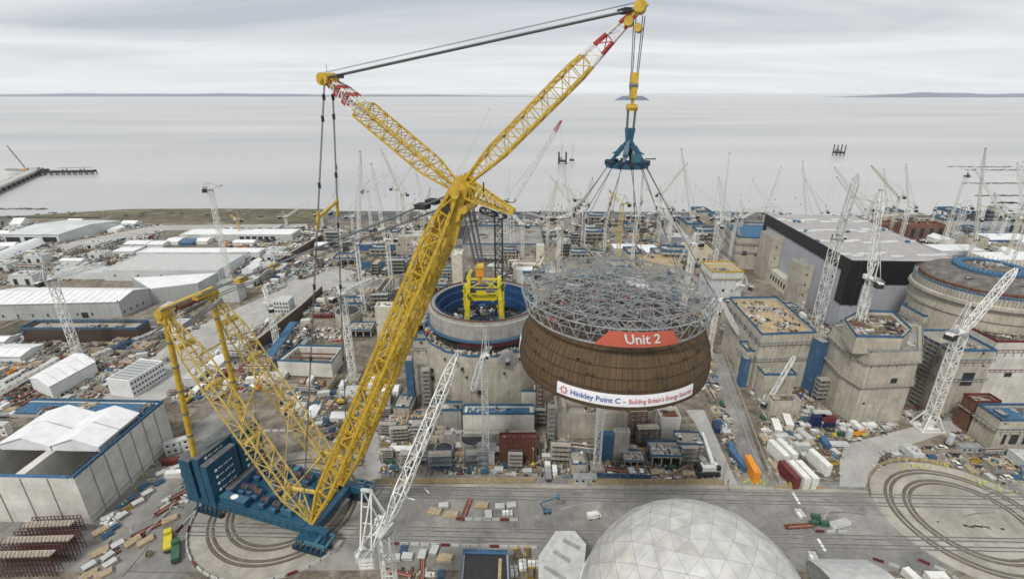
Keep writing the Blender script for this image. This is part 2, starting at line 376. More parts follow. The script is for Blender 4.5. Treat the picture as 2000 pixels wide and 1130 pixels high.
def sheet(name, pix, mat, z=0.03, px=True):
    mm = MB(); P = [G(*p, z) for p in pix] if px else [Vector((p[0], p[1], z)) for p in pix]
    a = sum(P[i][0]*P[(i+1) % len(P)][1]-P[(i+1) % len(P)][0]*P[i][1] for i in range(len(P)))
    if a < 0: P = P[::-1]
    mm.poly(P, mat); return struct(name, mm)
sheet('grass', [(0, 424), (120, 416), (250, 408), (420, 407), (640, 408), (640, 440), (480, 442), (430, 432), (250, 436), (190, 424)], 'grass_strip', 0.05)
sheet('grass', [(640, 412), (1500, 414), (1495, 428), (640, 432)], 'shingle', 0.05)
# tracks run slightly skew to the camera
def trk(x): return 141.6-0.0235*(x-40)
APR = [(-340, trk(-340)+19), (-110, trk(-110)+18), (330, trk(330)+17), (330, trk(330)-19), (40, 118), (-330, 116)]
sheet('apron', APR, 'asphalt', 0.03, px=False); foot(APR, 0)
lane = [G(*p) for p in ((330, 1300), (470, 1120), (250, 700), (205, 715), (215, 760), (345, 870), (190, 1300))]
mk = MB()
for nm, pts, mat, z in (
  ('road', [(60, 1500), (190, 1030), (345, 862), (420, 800), (500, 800), (420, 980), (360, 1060), (420, 1500)], 'asphalt', 0.041),
  ('road', [(205, 772), (330, 672), (420, 620), (560, 560), (660, 520), (700, 532), (600, 590), (440, 668), (330, 772), (300, 790), (200, 778)], 'road_light', 0.045),
  ('road', [(560, 545), (850, 552), (850, 566), (560, 560)], 'road_light', 0.049),
  ('road', [(1390, 690), (1412, 690), (1500, 940), (1455, 940)], 'asphalt', 0.053),
  ('road', [(1340, 800), (1375, 800), (1440, 945), (1408, 945)], 'road_light', 0.057),
  ('road', [(1640, 900), (1650, 868), (1800, 828), (1990, 800), (1990, 822), (1830, 850), (1720, 890), (1690, 950), (1640, 950)], 'road_light', 0.037),
  ('road', [(700, 800), (735, 790), (745, 935), (715, 935)], 'road_light', 0.033),
  ('road', [(100, 480), (300, 440), (600, 437), (600, 444), (320, 450), (130, 492)], 'road_light', 0.070)):
    sheet(nm, pts, mat, z); foot([G(*p) for p in pts], 0)
C1 = Vector((-84.0, 144.5, 0)); C2 = Vector((165.0, 138.5, 0))
def disc(name, c, r, mat, z, n=72):
    mm = MB(); mm.add([(c[0]+r*math.cos(2*math.pi*i/n), c[1]+r*math.sin(2*math.pi*i/n), z) for i in range(n)], [tuple(range(n))], mat); struct(name, mm)
disc('ring_pavement', C1, 31.0, 'ring_concrete', 0.062); disc('ring_pavement', C2, 30.0, 'ring_concrete', 0.066)
foot([(C1[0]+31*math.cos(t*.3), C1[1]+31*math.sin(t*.3)) for t in range(21)], 0); foot([(C2[0]+31*math.cos(t*.3), C2[1]+31*math.sin(t*.3)) for t in range(21)], 0)
# crane rails: circular pairs and straight pairs, dark grooves with a rail in each
def ringrail(name, c, r, w):
    mm = MB(); n = 96
    for rr in (r-w/2, r+w/2): mm.revolve(c, [(rr-0.6, 0.072), (rr+0.6, 0.072)], n, 'brown_earth'); mm.revolve(c, [(rr-0.16, 0.08), (rr-0.12, 0.2), (rr+0.12, 0.2), (rr+0.16, 0.08)], n, 'steel')
    struct(name, mm)
for c, R0, R1 in ((C1, 24.6, 18.6), (C2, 24.2, 18.4)):
    ringrail('ring_rail_track', c, R0, 1.7); ringrail('ring_rail_track', c, R1, 1.7)
for off in (10.2, 7.0+1.2-2.3+0.0, -9.4, -13.3):
    mm = MB()
    for x0, x1 in ((-118, 330),):
        for dd in (-0.75, 0.75):
            p = Vector((x0, trk(x0)+off+dd, 0.09)); q = Vector((x1, trk(x1)+off+dd, 0.09))
            mm.bar(p, q, 0.75, 'grey', h=0.03); mm.bar(p+Vector((0, 0, .05)), q+Vector((0, 0, .05)), 0.25, 'brown_earth', h=0.12)
    struct('rail_track', mm)
# distant land
def hill(name, px0, px1, Y, prof, depth):
    mm = MB(); n = 60; X0 = (px0-1000)/FPX*Y/1.074; X1 = (px1-1000)/FPX*Y/1.074; vs = []
    for i in range(n+1):
        t = i/n; x = X0+(X1-X0)*t; h = prof(t)
        for k, hh in ((0, -8), (0.15, h*0.55), (0.4, h), (1, -8)): vs.append((x, Y+depth*k, hh))
    mm.add(vs, [(i*4+j, i*4+4+j, i*4+5+j, i*4+1+j) for i in range(n) for j in range(3)], 'far_land'); o = struct(name, mm); return o
def nse(t, s): return 0.5+0.25*math.sin(t*7+s)+0.15*math.sin(t*17+2*s)+0.08*math.sin(t*41+s*3)
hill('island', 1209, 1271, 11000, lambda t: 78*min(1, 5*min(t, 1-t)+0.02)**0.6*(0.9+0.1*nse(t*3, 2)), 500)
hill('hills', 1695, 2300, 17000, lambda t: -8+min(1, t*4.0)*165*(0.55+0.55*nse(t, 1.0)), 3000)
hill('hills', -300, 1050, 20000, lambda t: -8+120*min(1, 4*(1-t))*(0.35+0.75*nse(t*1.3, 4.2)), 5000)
mm = MB(); rf = random.Random(6)
for k in range(520):
    x = -900+k*3.6; y = shore(x)+14+rf.gauss(0, 1.6)+3*math.sin(x*.05); mm.box((x, y, -7.36), (rf.uniform(2, 8), rf.uniform(.4, 1.8), .03), rf.gauss(0, .12), 'tent_white')
    if k % 3 == 0: mm.box((x, y+rf.uniform(5, 16), -7.36), (rf.uniform(4, 14), rf.uniform(.4, 1.2), .03), rf.gauss(0, .08), 'light_grey')
    if k % 2 == 0: mm.box((x, shore(x)-rf.uniform(2, 34), rf.uniform(-.1, .3)), (rf.uniform(1, 6), rf.uniform(1, 4), rf.uniform(.5, 1.4)), rf.uniform(0, 3), rf.choice(['shingle', 'dark', 'grey']))
struct('foreshore', mm)
# rock ledges off the beach
sheet('pavement_strip', [(700, 944), (1420, 945), (1700, 956), (1700, 962), (1420, 953), (700, 952)], 'ring_concrete', 0.058)
mm = MB()
for x0, x1, y, hh in ((1850, 2060, 326, 5), (1872, 2060, 332, 4), (1880, 2060, 358, 5), (1905, 2060, 382, 6), (1940, 2060, 396, 9), (-60, 90, 408, 5)):
    k = 40
    for i in range(k):
        if rnd.random() < 0.2: continue
        a = G(x0+(x1-x0)*i/k, y+rnd.uniform(-1, 1), -7.4); b = G(x0+(x1-x0)*(i+1.3)/k, y+rnd.uniform(-1, 1), -7.4)
        mm.bar((a[0], a[1], -7.4), (b[0], b[1], -7.4), hh*rnd.uniform(0.5, 1.6), 'shingle', h=0.9)
struct('rocks', mm)

# ------------------------------------------------------------------ the giant ring crane
D = Vector((0.955, -0.297, 0)); S_ = Vector((0.297, 0.955, 0)); UP = Vector((0, 0, 1))
def LC(a, b, z): return Vector((C1[0], C1[1], 0))+D*a+S_*b+UP*z
gc = thing('ring_crane', 'giant yellow twin-boom lattice crane on a blue ring base, holding the brown dome', 'crane', tuple(C1))
landmark('giant yellow crane', C1[0], C1[1])
HN, HF = LC(74.6, -2.8, 121.0), LC(74.6, 2.6, 121.0)
FN, FF = LC(21.2, -10.6, 9.0), LC(20.6, 7.6, 9.0)
HEAD = (HN+HF)/2
TIP = Vector((25.0, 111.3, 158.4)); RT = Vector((-45.0, 133.0, 146.0))
def boom_leg(p, q):
    mm = MB(); side = (q-p).cross(S_).normalized()
    mm.lattice(p, q, 4.6, 4.4, 22, 0.82, 0.32, 'yellow', up=side, taper=(0.12, 0.45, 0.14, 0.10))
    return mm
obj('boom_leg', boom_leg(FN, HN), gc); obj('boom_leg', boom_leg(FF, HF), gc)
for f in (0.30, 0.55, 0.8):
    mm = MB(); a = FN.lerp(HN, f); b = FF.lerp(HF, f); mm.lattice(a, b, 2.4, 2.4, 4, 0.45, 0.25, 'yellow', up=(0, 0, 1), taper=(0, 0, .1, .1)); obj('boom_tie', mm, gc)
# boom head: plates, sheaves
mm = MB()
for b in (-3.4, -1.3, 1.3, 3.4):
    P = [LC(72.6, b, 113), LC(75.6, b, 114), LC(78.0, b, 122), LC(75.6, b, 125), LC(72.6, b, 120)]
    o = [p+S_*0.5 for p in P]; n = len(P)
    mm.add(P+o, [tuple(range(n)), tuple(range(2*n-1, n-1, -1))]+[(i, i+n, (i+1) % n+n, (i+1) % n) for i in range(n)], 'yellow')
mm.tube(LC(75.6, -5.5, 121), LC(75.6, 5.5, 121), 1.2, 12, 'yellow'); mm.tube(LC(76.8, -3.6, 117), LC(76.8, 3.6, 117), 1.1, 14, 'yellow')
mm.tube(LC(73.3, -5.0, 117), LC(73.3, 5.0, 117), 1.0, 12, 'dark'); mm.bar(LC(72, 0, 108), LC(74.6, 0, 118), 6.0, 'yellow', h=2.4)
obj('boom_head', mm, gc)
def rw(thr, flip=False, n=6):
    def f(t):
        if t < thr: return 'yellow'
        return 'red' if int((t-thr)/(1-thr)*n) % 2 == (1 if flip else 0) else 'white'
    return f
ax = (TIP-HEAD).normalized(); mm = MB()
mm.lattice(HEAD+ax*1.5, TIP-ax*1.5, 3.6, 4.3, 17, 0.48, 0.18, 'yellow', up=S_, taper=(0.25, 0.28, 0.22, 0.30), colour=rw(0.74, True, 5))
obj('jib', mm, gc)
mm = MB(); mm.tube(TIP-S_*2.2, TIP+S_*2.2, 1.1, 14, 'yellow'); mm.tube(TIP-S_*1.6-ax*2.6+UP*-.6, TIP+S_*1.6-ax*2.6+UP*-.6, 0.9, 12, 'yellow')
mm.bar(TIP-ax*4, TIP+ax*1.4, 1.6, 'yellow'); mm.tube(TIP+UP*0.8, TIP+UP*5.5, 0.07, 5, 'steel'); mm.tube(TIP-S_*1.9+UP*-3.6, TIP+S_*1.9+UP*-3.6, 0.8, 10, 'yellow')
obj('jib_head', mm, gc)
ar = (RT-HEAD).normalized(); mm = MB()
mm.lattice(HEAD+ar*1.5, HEAD+(RT-HEAD)*0.73, 6.4, 3.4, 13, 0.42, 0.17, 'yellow', up=ar.cross(S_).normalized(), taper=(0.45, 0, 0.25, 0.1))
a = HEAD+(RT-HEAD)*0.73
for k in (-1, 1):
    mm.lattice(a+S_*k*1.9, RT-ar*1.0+S_*k*0.9, 1.6, 2.6, 7, 0.32, 0.16, 'white', up=ar.cross(S_).normalized(), taper=(0, 0.5, .1, .4), colour=lambda t: 'red' if int(t*6) % 2 else 'white')
obj('rear_strut', mm, gc)
mm = MB()
for k in (-2.2, -.8, .8, 2.2): mm.tube(RT+S_*(k-.35), RT+S_*(k+.35), 1.5, 16, 'yellow')
mm.tube(RT-S_*3.2, RT+S_*3.2, 0.55, 10, 'yellow'); mm.box(RT+Vector((1.2, 0, -1)), (2.6, 3.2, 2.2), 0.3, 'yellow'); mm.tube(RT+UP, RT+UP*3.4, .06, 5, 'steel')
obj('rear_strut_head', mm, gc)
mm = MB()
for k, dz in ((-1.3, 0), (-.5, 0.15), (.5, 0), (1.3, 0.15)): mm.tube(RT+S_*k+UP*dz+ax*.5, TIP+S_*k*0.7+UP*(dz-0.2), 0.20, 6, 'cable')
for k in (-1, 1): mm.tube(RT+S_*k*.6+UP*1.6, TIP+S_*k*.4+UP*1.0, 0.045, 4, 'cable')
for f in (0.05, 0.96): c = RT.lerp(TIP, f); mm.box(c, (1.6, 3.4, 0.9), 0.3, 'dark')
obj('jib_pendants', mm, gc)
def scan(p, q, y):
    lo, hi = 0.0, 1.0
    for _ in range(40):
        mid = (lo+hi)/2
        if PX(p.lerp(q, mid))[1] < y: lo = mid
        else: hi = mid
    return p.lerp(q, (lo+hi)/2)
for k, end in ((-1, LC(21, -11.5, 22)), (1, LC(21, 12.0, 22))):
    p = RT+S_*(k*1.6)-UP*1.2; mm = MB(); mm.tube(p-S_*.2, end-S_*.2, 0.10, 6, 'steel'); mm.tube(p+S_*.2, end+S_*.2, 0.10, 6, 'steel')
    for y in (190, 232 if k < 0 else 228, 362 if k < 0 else 342, 440, 560, 700): c = scan(p, end, y); mm.tube(c-UP*0.7, c+UP*0.7, 0.4, 8, 'dark')
    obj('stay_rope', mm, gc)
    c0 = scan(p, end, 412 if k < 0 else 388); c1 = scan(p, end, 448 if k < 0 else 420); mc = MB(); mc.tube(c0, c1, 0.42, 8, 'yellow'); obj('stay_clamp', mc, gc)
    if k < 0: SA = c0.lerp(c1, .4)
    else: SB = c0.lerp(c1, .15)
mm = MB(); mm.lattice(SA, SB, 0.5, 0.5, 10, 0.2, 0.12, 'pale_yellow', taper=(0, 0, .1, .1)); obj('stay_spreader', mm, gc)
# back masts
MN, MF = Vector((-107.3, 141.5, 79.8)), Vector((-105.2, 163.0, 78.0))
for f_, m_ in ((FN, MN), (FF, MF)):
    mm = MB(); d_ = (m_-f_); side = d_.cross(S_).normalized()
    mm.lattice(f_, f_+d_*0.97, 5.2, 4.8, 20, 0.45, 0.2, 'pale_yellow', up=side, taper=(0.12, 0.3, 0.16, 0.16))
    for t in (0.16, 0.42, 0.68, 0.86):
        c = f_+d_*t; mm.bar(c-S_*2.9, c+S_*2.9, 1.4, 'pale_yellow'); 
    obj('back_mast', mm, gc)
mm = MB(); e = (MF-MN).normalized()
mm.bar(MN-e*1.5+UP, MF+e*1.5+UP, 1.5, 'yellow'); mm.bar(MN-e*1.0-D*1.8, MF+e*1.0-D*1.8, 0.8, 'yellow')
for c in (MN, MF):
    mm.tube(c-S_*2, c+S_*2, 1.5, 12, 'yellow'); mm.box(c-UP*1.5, (3.4, 3.2, 3.0), -0.3, 'yellow')
for t in (0.3, 0.5, 0.7): c = MN.lerp(MF, t); mm.tube(c-e*2+UP*.2+D*1.5, c+e*2+UP*.2+D*1.5, 0.9, 10, 'rust')
obj('mast_crosshead', mm, gc)
mm = MB()
for f0, f1 in ((.80, .80), (.5, .62), (.16, .16)):
    a = FN.lerp(MN, f0); b = FF.lerp(MF, f1); mm.bar(a, b, 0.5, 'pale_yellow')
for f0, f1 in ((.62, .42), (.42, .68), (.68, .50), (.2, .42)):
    a = FN.lerp(MN, f0); b = FF.lerp(MF, f1); mm.tube(a, b, 0.16, 5, 'pale_yellow')
a = FN.lerp(MN, .18); mm.bar(a, FN.lerp(HN, 0.12), 0.9, 'pale_yellow'); b = FF.lerp(MF, .18); mm.bar(b, FF.lerp(HF, .12), 0.9, 'pale_yellow')
obj('mast_bracing', mm, gc)
for p, q in ((MN-UP*1.5, LC(-24.6, -10.6, 25)), (MF-UP*1.5, LC(-24.6, 11.0, 25))):
    mm = MB(); n = 6
    for i in range(n):
        a = p.lerp(q, i/n); b = p.lerp(q, (i+1)/n-0.012); mm.tube(a, b, 0.95, 10, 'yellow'); mm.tube(b, p.lerp(q, (i+1)/n), 1.12, 10, 'steel')
    obj('backstay_tube', mm, gc)
mm = MB()
for c, hd in ((MN, HN), (MF, HF)):
    h2 = hd+UP*-1.5-D*3
    for k in (-1.4, -.7, 0, .7, 1.4): mm.tube(c+S_*k+UP*1.0, h2+S_*k*0.5, 0.22, 6, 'cable')
    for k in (-.8, .8): mm.tube(c+S_*k-UP*1.5, h2+S_*k*.4-UP*2.5, 0.12, 5, 'cable')
    for f in (0.16, 0.33): x = c.lerp(h2, f)+UP*.4*(1-f); mm.box(x, (2.2, 3.4, 0.9), -0.3, 'yellow')
    x = c.lerp(h2, 0.94); mm.box(x, (3.0, 3.0, 1.2), -0.3, 'dark')
obj('boom_pendants', mm, gc)
mm = MB()
for k in (0.1, 0.2, 0.32): 
    a = MN.lerp(MF, 0.25+k)-UP*3.2-D*1; mm.tube(a+D*1.0, a+D*9+UP*5, .35, 6, 'cable')
mm.tube(MN.lerp(MF, .15)-UP*7+D*1, MN.lerp(MF, 1.0)-UP*2+D*4, 0.8, 8, 'grey')
obj('reeving', mm, gc)
# auxiliary fly jib to the right of the head
q0 = V(918, 372, 118); q1 = V(1000, 412, 106); mm = MB()
mm.lattice(q0, q1, 2.6, 3.4, 9, 0.34, 0.16, 'yellow', up=(0, 0, 1), taper=(1.0, 0.3, 0.1, 0.9)); mm.tube(q1-S_*1.2, q1+S_*1.2, 0.6, 10, 'yellow')
mm.bar(q0.lerp(q1, .35), q0.lerp(q1, .35)+UP*3.4, 0.3, 'dark'); obj('fly_jib', mm, gc)
# main hoist ropes and block hanging from the boom head
hb = V(937, 528, 118.5); mm = MB()
for b in (-3.6, -2.6, -.4, .4, 2.6, 3.6):
    t = LC(76.8, b, 116); mm.tube(t, (hb[0]+b*.28, hb[1]+b*.2, hb[2]+1.5), 0.16, 5, 'cable')
obj('hoist_rope', mm, gc)
mm = MB(); mm.box(hb, (1.9, 1.6, 2.6), 0, 'orange'); mm.tube(hb-UP*1.3, hb-UP*3.4, .7, 8, 'orange', r2=.3); mm.tube(hb+Vector((-1, 0, 1)), hb+Vector((1, 0, 1)), 1.0, 12, 'yellow'); obj('hoist_block', mm, gc)
# base frame, deck, bogies
for b in (-10.6, 10.6):
    mm = MB(); mm.bar(LC(-32, b, 6.2), LC(27, b, 5.6), 2.6, 'teal', h=2.6); mm.bar(LC(-32, b-1.5, 7.8), LC(22, b-1.5, 7.3), 0.12, 'teal_light')
    for a in range(-31, 26, 3): mm.bar(LC(a, b-1.42, 4.9), LC(a, b-1.42, 7.5), 0.25, 'teal_light')
    obj('longitudinal_beam', mm, gc)
mm = MB()
for a in (-31, -20, -8, 4, 21): mm.bar(LC(a, -10.6, 5.8), LC(a, 10.6, 5.8), 2.2, 'teal', h=2.4)
obj('cross_beam', mm, gc)
mm = MB(); mm.prism([LC(-20, -11.5, 0), LC(18, -11.5, 0), LC(18, 11.5, 0), LC(-20, 11.5, 0)], 7.0, 7.3, 'teal_light', top='teal')
for b in (-11.6, 11.6):
    for z in (8.0, 8.5): mm.bar(LC(-20, b, z), LC(19, b, z), 0.09, 'teal_light')
    for a in range(-20, 20, 2): mm.bar(LC(a, b, 7.2), LC(a, b, 8.5), 0.09, 'teal_light')
obj('deck', mm, gc)
for a, b in ((-24.5, -9.5), (-24.5, 9.5), (21, -12.6), (21, 12.6)):
    bg = MB()
    bg.bar(LC(a-4, b, 4.2), LC(a+6 if a > 0 else a+5, b, 4.2), 2.8, 'teal', h=1.4)
    if a > 0: bg.bar(LC(a+4, b-2.5, 5.2), LC(a+4, b+2.5, 5.2), 1.2, 'teal_light'); bg.bar(LC(a, b-2.5, 5.2), LC(a+8, b-2.5, 5.2), .8, 'teal_light'); bg.bar(LC(a, b+2.5, 5.2), LC(a+8, b+2.5, 5.2), .8, 'teal_light'); bg.bar(LC(a+8, b-2.5, 5.2), LC(a+8, b+2.5, 5.2), .8, 'teal_light')
    o = obj('bogie', bg, gc)
    for da in (-4.6, -2.6, -.6, 1.4, 3.4, 5.4):
        tr = MB()
        for sgn in (-1, 1):
            p = LC(a+da, b+sgn*1.9, 0)
            tr.bar(p+UP*0.7-D*1.1, p+UP*0.7+D*1.0, 1.3, 'teal_dark', h=1.1); tr.bar(p+UP*1.0, LC(a+da, b+sgn*1.2, 3.9), 0.55, 'teal_light'); tr.bar(p+UP*1.2-S_*.3, p+UP*3.2+S_*.4*-sgn, 0.35, 'teal')
            for w_ in (-0.8, 0.8): tr.tube(p+UP*0.55+D*w_-S_*.4, p+UP*.55+D*w_+S_*.4, 0.62, 10, 'dark')
        tr.bar(LC(a+da, b-1.9, .6), LC(a+da, b+1.9, .6), .3, 'teal_dark'); tr.bar(LC(a+da, b-1.3, 3.7), LC(a+da, b+1.3, 3.7), .5, 'teal'); obj('wheel_truck', tr, o)
# ballast walls: stacked boxes with thin gaps
def ballast(a0, a1, b0, b1, h, z0=6.9):
    mm = MB(); n = round(h/2.35); L = 6.0; nb = max(1, round((b1-b0)/L))
    for i in range(n):
        for j in range(nb):
            for k in range(max(1, round((a1-a0)/2.6))):
                aa = a0+(a1-a0)*k/max(1, round((a1-a0)/2.6)); ab = a0+(a1-a0)*(k+1)/max(1, round((a1-a0)/2.6))
                x0 = b0+(b1-b0)*j/nb; x1 = b0+(b1-b0)*(j+1)/nb; z = z0+i*h/n
                c = LC((aa+ab)/2, (x0+x1)/2, z+h/n/2); mm.box(c, (ab-aa-0.10, x1-x0-0.12, h/n-0.07), math.atan2(D[1], D[0]), 'teal', top='weight_top' if i == n-1 else 'teal')
    obj('ballast_wall', mm, gc)
ballast(-30.6, -25.6, -12.5, 11.5, 17.0); ballast(-23.6, -20.8, -12.8, 12.0, 19.2); ballast(-20.4, -17.6, -12.9, 0.2, 17.0); ballast(-20.4, -17.6, 1.0, 12.0, 19.0)
for i in range(6):
    for b0 in ((-9.6,) if i == 5 else (-9.6, 3.4)):
        z = 9.0+i*2.75; mm = MB()
        if b0 > 0 and i < 1: continue
        if b0 > 0 or i < 5: aa = -17.54
        else: aa = -20.74; z = 24.6
        c = LC(aa, b0, z); cc = LC(aa+.04, b0, z)
        n = 12; mm.add([c+S_*(0.62*math.cos(2*math.pi*t/n))+UP*(0.62*math.sin(2*math.pi*t/n)) for t in range(n)], [tuple(range(n))], 'letter_white')
        for w_ in range(13):
            x0 = 1.1+w_*0.46; hh = 0.42 if w_ % 4 else 0.62
            if w_ in (4, 9): continue
            p = c+S_*x0-UP*.25; mm.add([p, p+S_*.34, p+S_*.34+UP*hh, p+UP*hh], [(0, 1, 2, 3)], 'letter_white')
        obj('lettering', mm, gc)
# winches and power packs on the deck
for a, b, k in ((-12.6, -4, 0), (-9.4, -3.6, 0), (-6.2, -4.6, 0), (-12.6, 3.5, 0), (-4, 4.6, 0), (0, -1.5, 0), (-6, 8.5, 0), (5, 1.5, 1), (-9, 4.5, 0), (-1, -7, 0), (4.5, -7.5, 0), (-3, 1.5, 0), (1.5, 7, 0), (6.5, 7, 0), (-8, 9, 0), (9.5, -8, 1), (10, 1, 1), (-2, 9.3, 1)):
    w_ = MB(); c = LC(a, b, 8.4)
    if k == 0:
        w_.box(LC(a, b, 7.8), (2.4, 4.2, 0.8), -0.3, 'teal'); w_.tube(LC(a-1.1, b+.4, 8.9), LC(a+1.1, b+.4, 8.9), 1.15, 12, 'props'); w_.tube(LC(a-1.35, b+.4, 8.9), LC(a-1.1, b+.4, 8.9), 1.4, 12, 'blue'); w_.tube(LC(a+1.1, b+.4, 8.9), LC(a+1.35, b+.4, 8.9), 1.4, 12, 'blue'); w_.box(LC(a, b-2.2, 8.6), (2.2, 1.1, 1.4), -.3, 'blue')
    else:
        w_.box(LC(a, b, 8.6), (4.2, 3.0, 2.4), -0.3, 'blue', top='teal_light'); w_.box(LC(a-.8, b, 9.95), (1.4, 2.0, 0.3), -.3, 'dark')
    obj('winch' if k == 0 else 'power_pack', w_, gc)
mm = MB(); mm.box(LC(-11.5, -10.0, 8.8), (11.0, 3.0, 3.0), -0.3, 'teal', top='teal_light')
n = 8; c = LC(-11.5, -10.0, 10.36); mm.add([c+D*(1.4*math.cos(2*math.pi*t/n+.3))+S_*(1.2*math.sin(2*math.pi*t/n+.3)) for t in range(n)], [tuple(range(n))], 'letter_white'); obj('control_room', mm, gc)
mm = MB(); mm.box(LC(-15.9, -1.0, 9.3), (2.6, 15, 3.6), -0.3, 'blue', top='weight_top'); mm.box(LC(-16.5, -8.6, 8.2), (4.2, 1.8, 1.4), -0.3, 'navy', top='weight_top'); obj('machinery_house', mm, gc)
foot([LC(a, b, 0) for a, b in ((-36, -15), (30, -15), (30, 15), (-36, 15))], 1)

# ------------------------------------------------------------------ load: hook, spreader, slings, lattice ring, dome
DC = Vector((25.0, 111.5, 0)); ZR = 81.0; DR = 23.0
hk = thing('hook_block', 'yellow double hook block hanging from the crane jib tip above the blue spreader', 'hook block', (25, 111.3, 138))
yk = lambda py: V(1241, py, 111.3)[2]
mm = MB()
for k in (-1, -.6, .6, 1):
    mm.tube((25+k*1.1, 111.3, 157.0), (25+k*.7, 111.3, yk(150)), 0.10, 5, 'cable')
obj('reeving', mm, hk)
mm = MB(); mm.box((25, 111.3, (yk(142)+yk(165))/2), (1.5, 1.4, yk(142)-yk(165)), 0, 'yellow'); mm.box((25, 111.3, (yk(170)+yk(192))/2), (1.3, 1.4, yk(170)-yk(192)), 0, 'yellow')
mm.tube((24.2, 111.3, yk(167)), (25.8, 111.3, yk(167)), .8, 12, 'steel'); mm.tube((25, 111.3, yk(192)), (25, 111.3, yk(206)), .35, 8, 'yellow')
mm.tube((23.9, 111.3, yk(210)), (26.1, 111.3, yk(210)), .7, 12, 'yellow'); mm.box((25, 111.3, yk(210)), (1.2, 1.0, 1.4), 0, 'yellow'); obj('block', mm, hk)
mm = MB()
for k in (-1, -.7, .7, 1): mm.tube((25+k*.9, 111.3, yk(211)), (25+k*.8, 111.3, yk(254)), 0.13, 5, 'cable')
obj('sling', mm, hk)
sp = thing('spreader_frame', 'blue steel lifting spreader with pyramid struts above the dome', 'spreader', (25, 111.4, yk(320)))
zt, zb = yk(256), yk(322); apex = Vector((25, 111.4, zt)); mm = MB(); mm.bar(apex+UP*.6, apex-UP*2.6, 1.9, 'teal', w2=1.2); 
obj('apex_block', mm, sp); SR = 3.4
for k in range(4):
    t = math.pi/4+k*math.pi/2+0.35; e_ = Vector((25+SR*math.cos(t), 111.4+SR*math.sin(t), zb+0.8)); mm = MB(); mm.bar(apex-UP*1.5, e_, 0.65, 'teal'); mm.bar(apex-UP*3, e_+UP*1.5, 0.3, 'teal_light'); mm.bar((apex-UP*1.5).lerp(e_, .35), (apex-UP*1.5).lerp(e_, .75), 1.0, 'teal'); obj('strut', mm, sp)
mm = MB(); SPO = []
for k in range(12):
    t0 = 2*math.pi*k/12; t1 = 2*math.pi*(k+1)/12; a = Vector((25+4.2*math.cos(t0), 111.4+4.2*math.sin(t0), zb)); b = Vector((25+4.2*math.cos(t1), 111.4+4.2*math.sin(t1), zb)); mm.bar(a, b, 0.9, 'teal'); SPO.append(a)
    mm.bar(a, (25, 111.4, zb), 0.4, 'teal_light'); mm.box(a+UP*.5, (1.3, 1.1, .8), t0, 'teal_dark')
mm.box((26.6, 110.4, zb+1.6), (1.8, 1.6, 1.8), 0, 'teal_light'); obj('ring_beam', mm, sp)
# grey lattice drum standing over the dome
ZL = 95.4; ZU = 99.7; RL = 21.5; LR = 22.7
lf = thing('lattice_canopy', 'pale grey steel lattice drum and net resting over the brown dome', 'lattice frame', (DC[0], DC[1], ZL))
def cir(r_, z_, k, n): t = 2*math.pi*k/n; return Vector((DC[0]+r_*math.cos(t), DC[1]+r_*math.sin(t), z_))
mm = MB(); nseg = 44
for k in range(nseg):
    mm.bar(cir(RL, ZL, k, nseg), cir(RL, ZL, k+1, nseg), 0.30, 'galvanised'); mm.bar(cir(LR, ZU, k, nseg), cir(LR, ZU, k+1, nseg), 0.2, 'galvanised'); mm.bar(cir(LR-2.2, ZU+.9, k, nseg), cir(LR-2.2, ZU+.9, k+1, nseg), 0.14, 'galvanised')
    mm.bar(cir(RL, ZL, k, nseg), cir(LR, ZU, k+.5, nseg), 0.15, 'galvanised'); mm.bar(cir(LR, ZU, k+.5, nseg), cir(RL, ZL, k+1, nseg), 0.15, 'galvanised'); mm.bar(cir(LR, ZU, k, nseg), cir(LR-2.2, ZU+.9, k+.5, nseg), 0.1, 'galvanised'); mm.bar(cir(LR-2.2, ZU+.9, k+.5, nseg), cir(LR, ZU, k+1, nseg), 0.1, 'galvanised')
obj('rim_truss', mm, lf)
gr = random.Random(4); NR = [1, 6, 11, 16, 22, 28, 34]
def net(z_of, rmax, w1, w2, seed):
    g_ = random.Random(seed); mm = MB(); rings = []
    for i, n_ in enumerate(NR):
        r_ = rmax*i/(len(NR)-1); off = g_.uniform(0, 1)
        rings.append([(DC[0]+(r_+g_.uniform(-.9, .9)*(0 < i < 6))*math.cos(2*math.pi*(k+g_.uniform(-.22, .22)+off)/n_), DC[1]+r_*math.sin(2*math.pi*(k+g_.uniform(-.22, .22)+off)/n_), z_of(r_)+g_.uniform(-.2, .2)) for k in range(n_)])
    for i in range(1, len(rings)):
        for k, p in enumerate(rings[i]):
            if g_.random() < .8: mm.bar(p, rings[i][(k+1) % len(rings[i])], w1, 'galvanised')
            for q in sorted(rings[i-1], key=lambda q: (q[0]-p[0])**2+(q[1]-p[1])**2)[:2]: mm.bar(p, q, w2, 'galvanised')
    return mm
obj('lower_net', net(lambda r_: ZL+2.0+1.2*(1-(r_/RL)**2), RL, .13, .13, 4), lf)
obj('upper_net', net(lambda r_: ZU+.9+2.4*(1-(r_/LR)**2), LR-2.2, .09, .08, 8), lf)
mm = MB()
for k in range(900):
    r_ = (LR-2)*math.sqrt(gr.random()); t = gr.uniform(0, 2*math.pi); p = Vector((DC[0]+r_*math.cos(t), DC[1]+r_*math.sin(t), ZL+gr.uniform(2.4, 5.2))); t2 = gr.choice([0, 1.57, .8, 2.4])+gr.gauss(0, .15); L_ = gr.uniform(1.2, 4.5)
    q = p+Vector((L_*math.cos(t2), L_*math.sin(t2), gr.uniform(-1.2, 1.2)))
    if (q-DC).to_2d().length < LR-2.3: mm.bar(p, q, gr.choice([.045, .06, .08]), 'galvanised')
obj('secondary_bracing', mm, lf)['kind'] = 'stuff'
mm = MB()
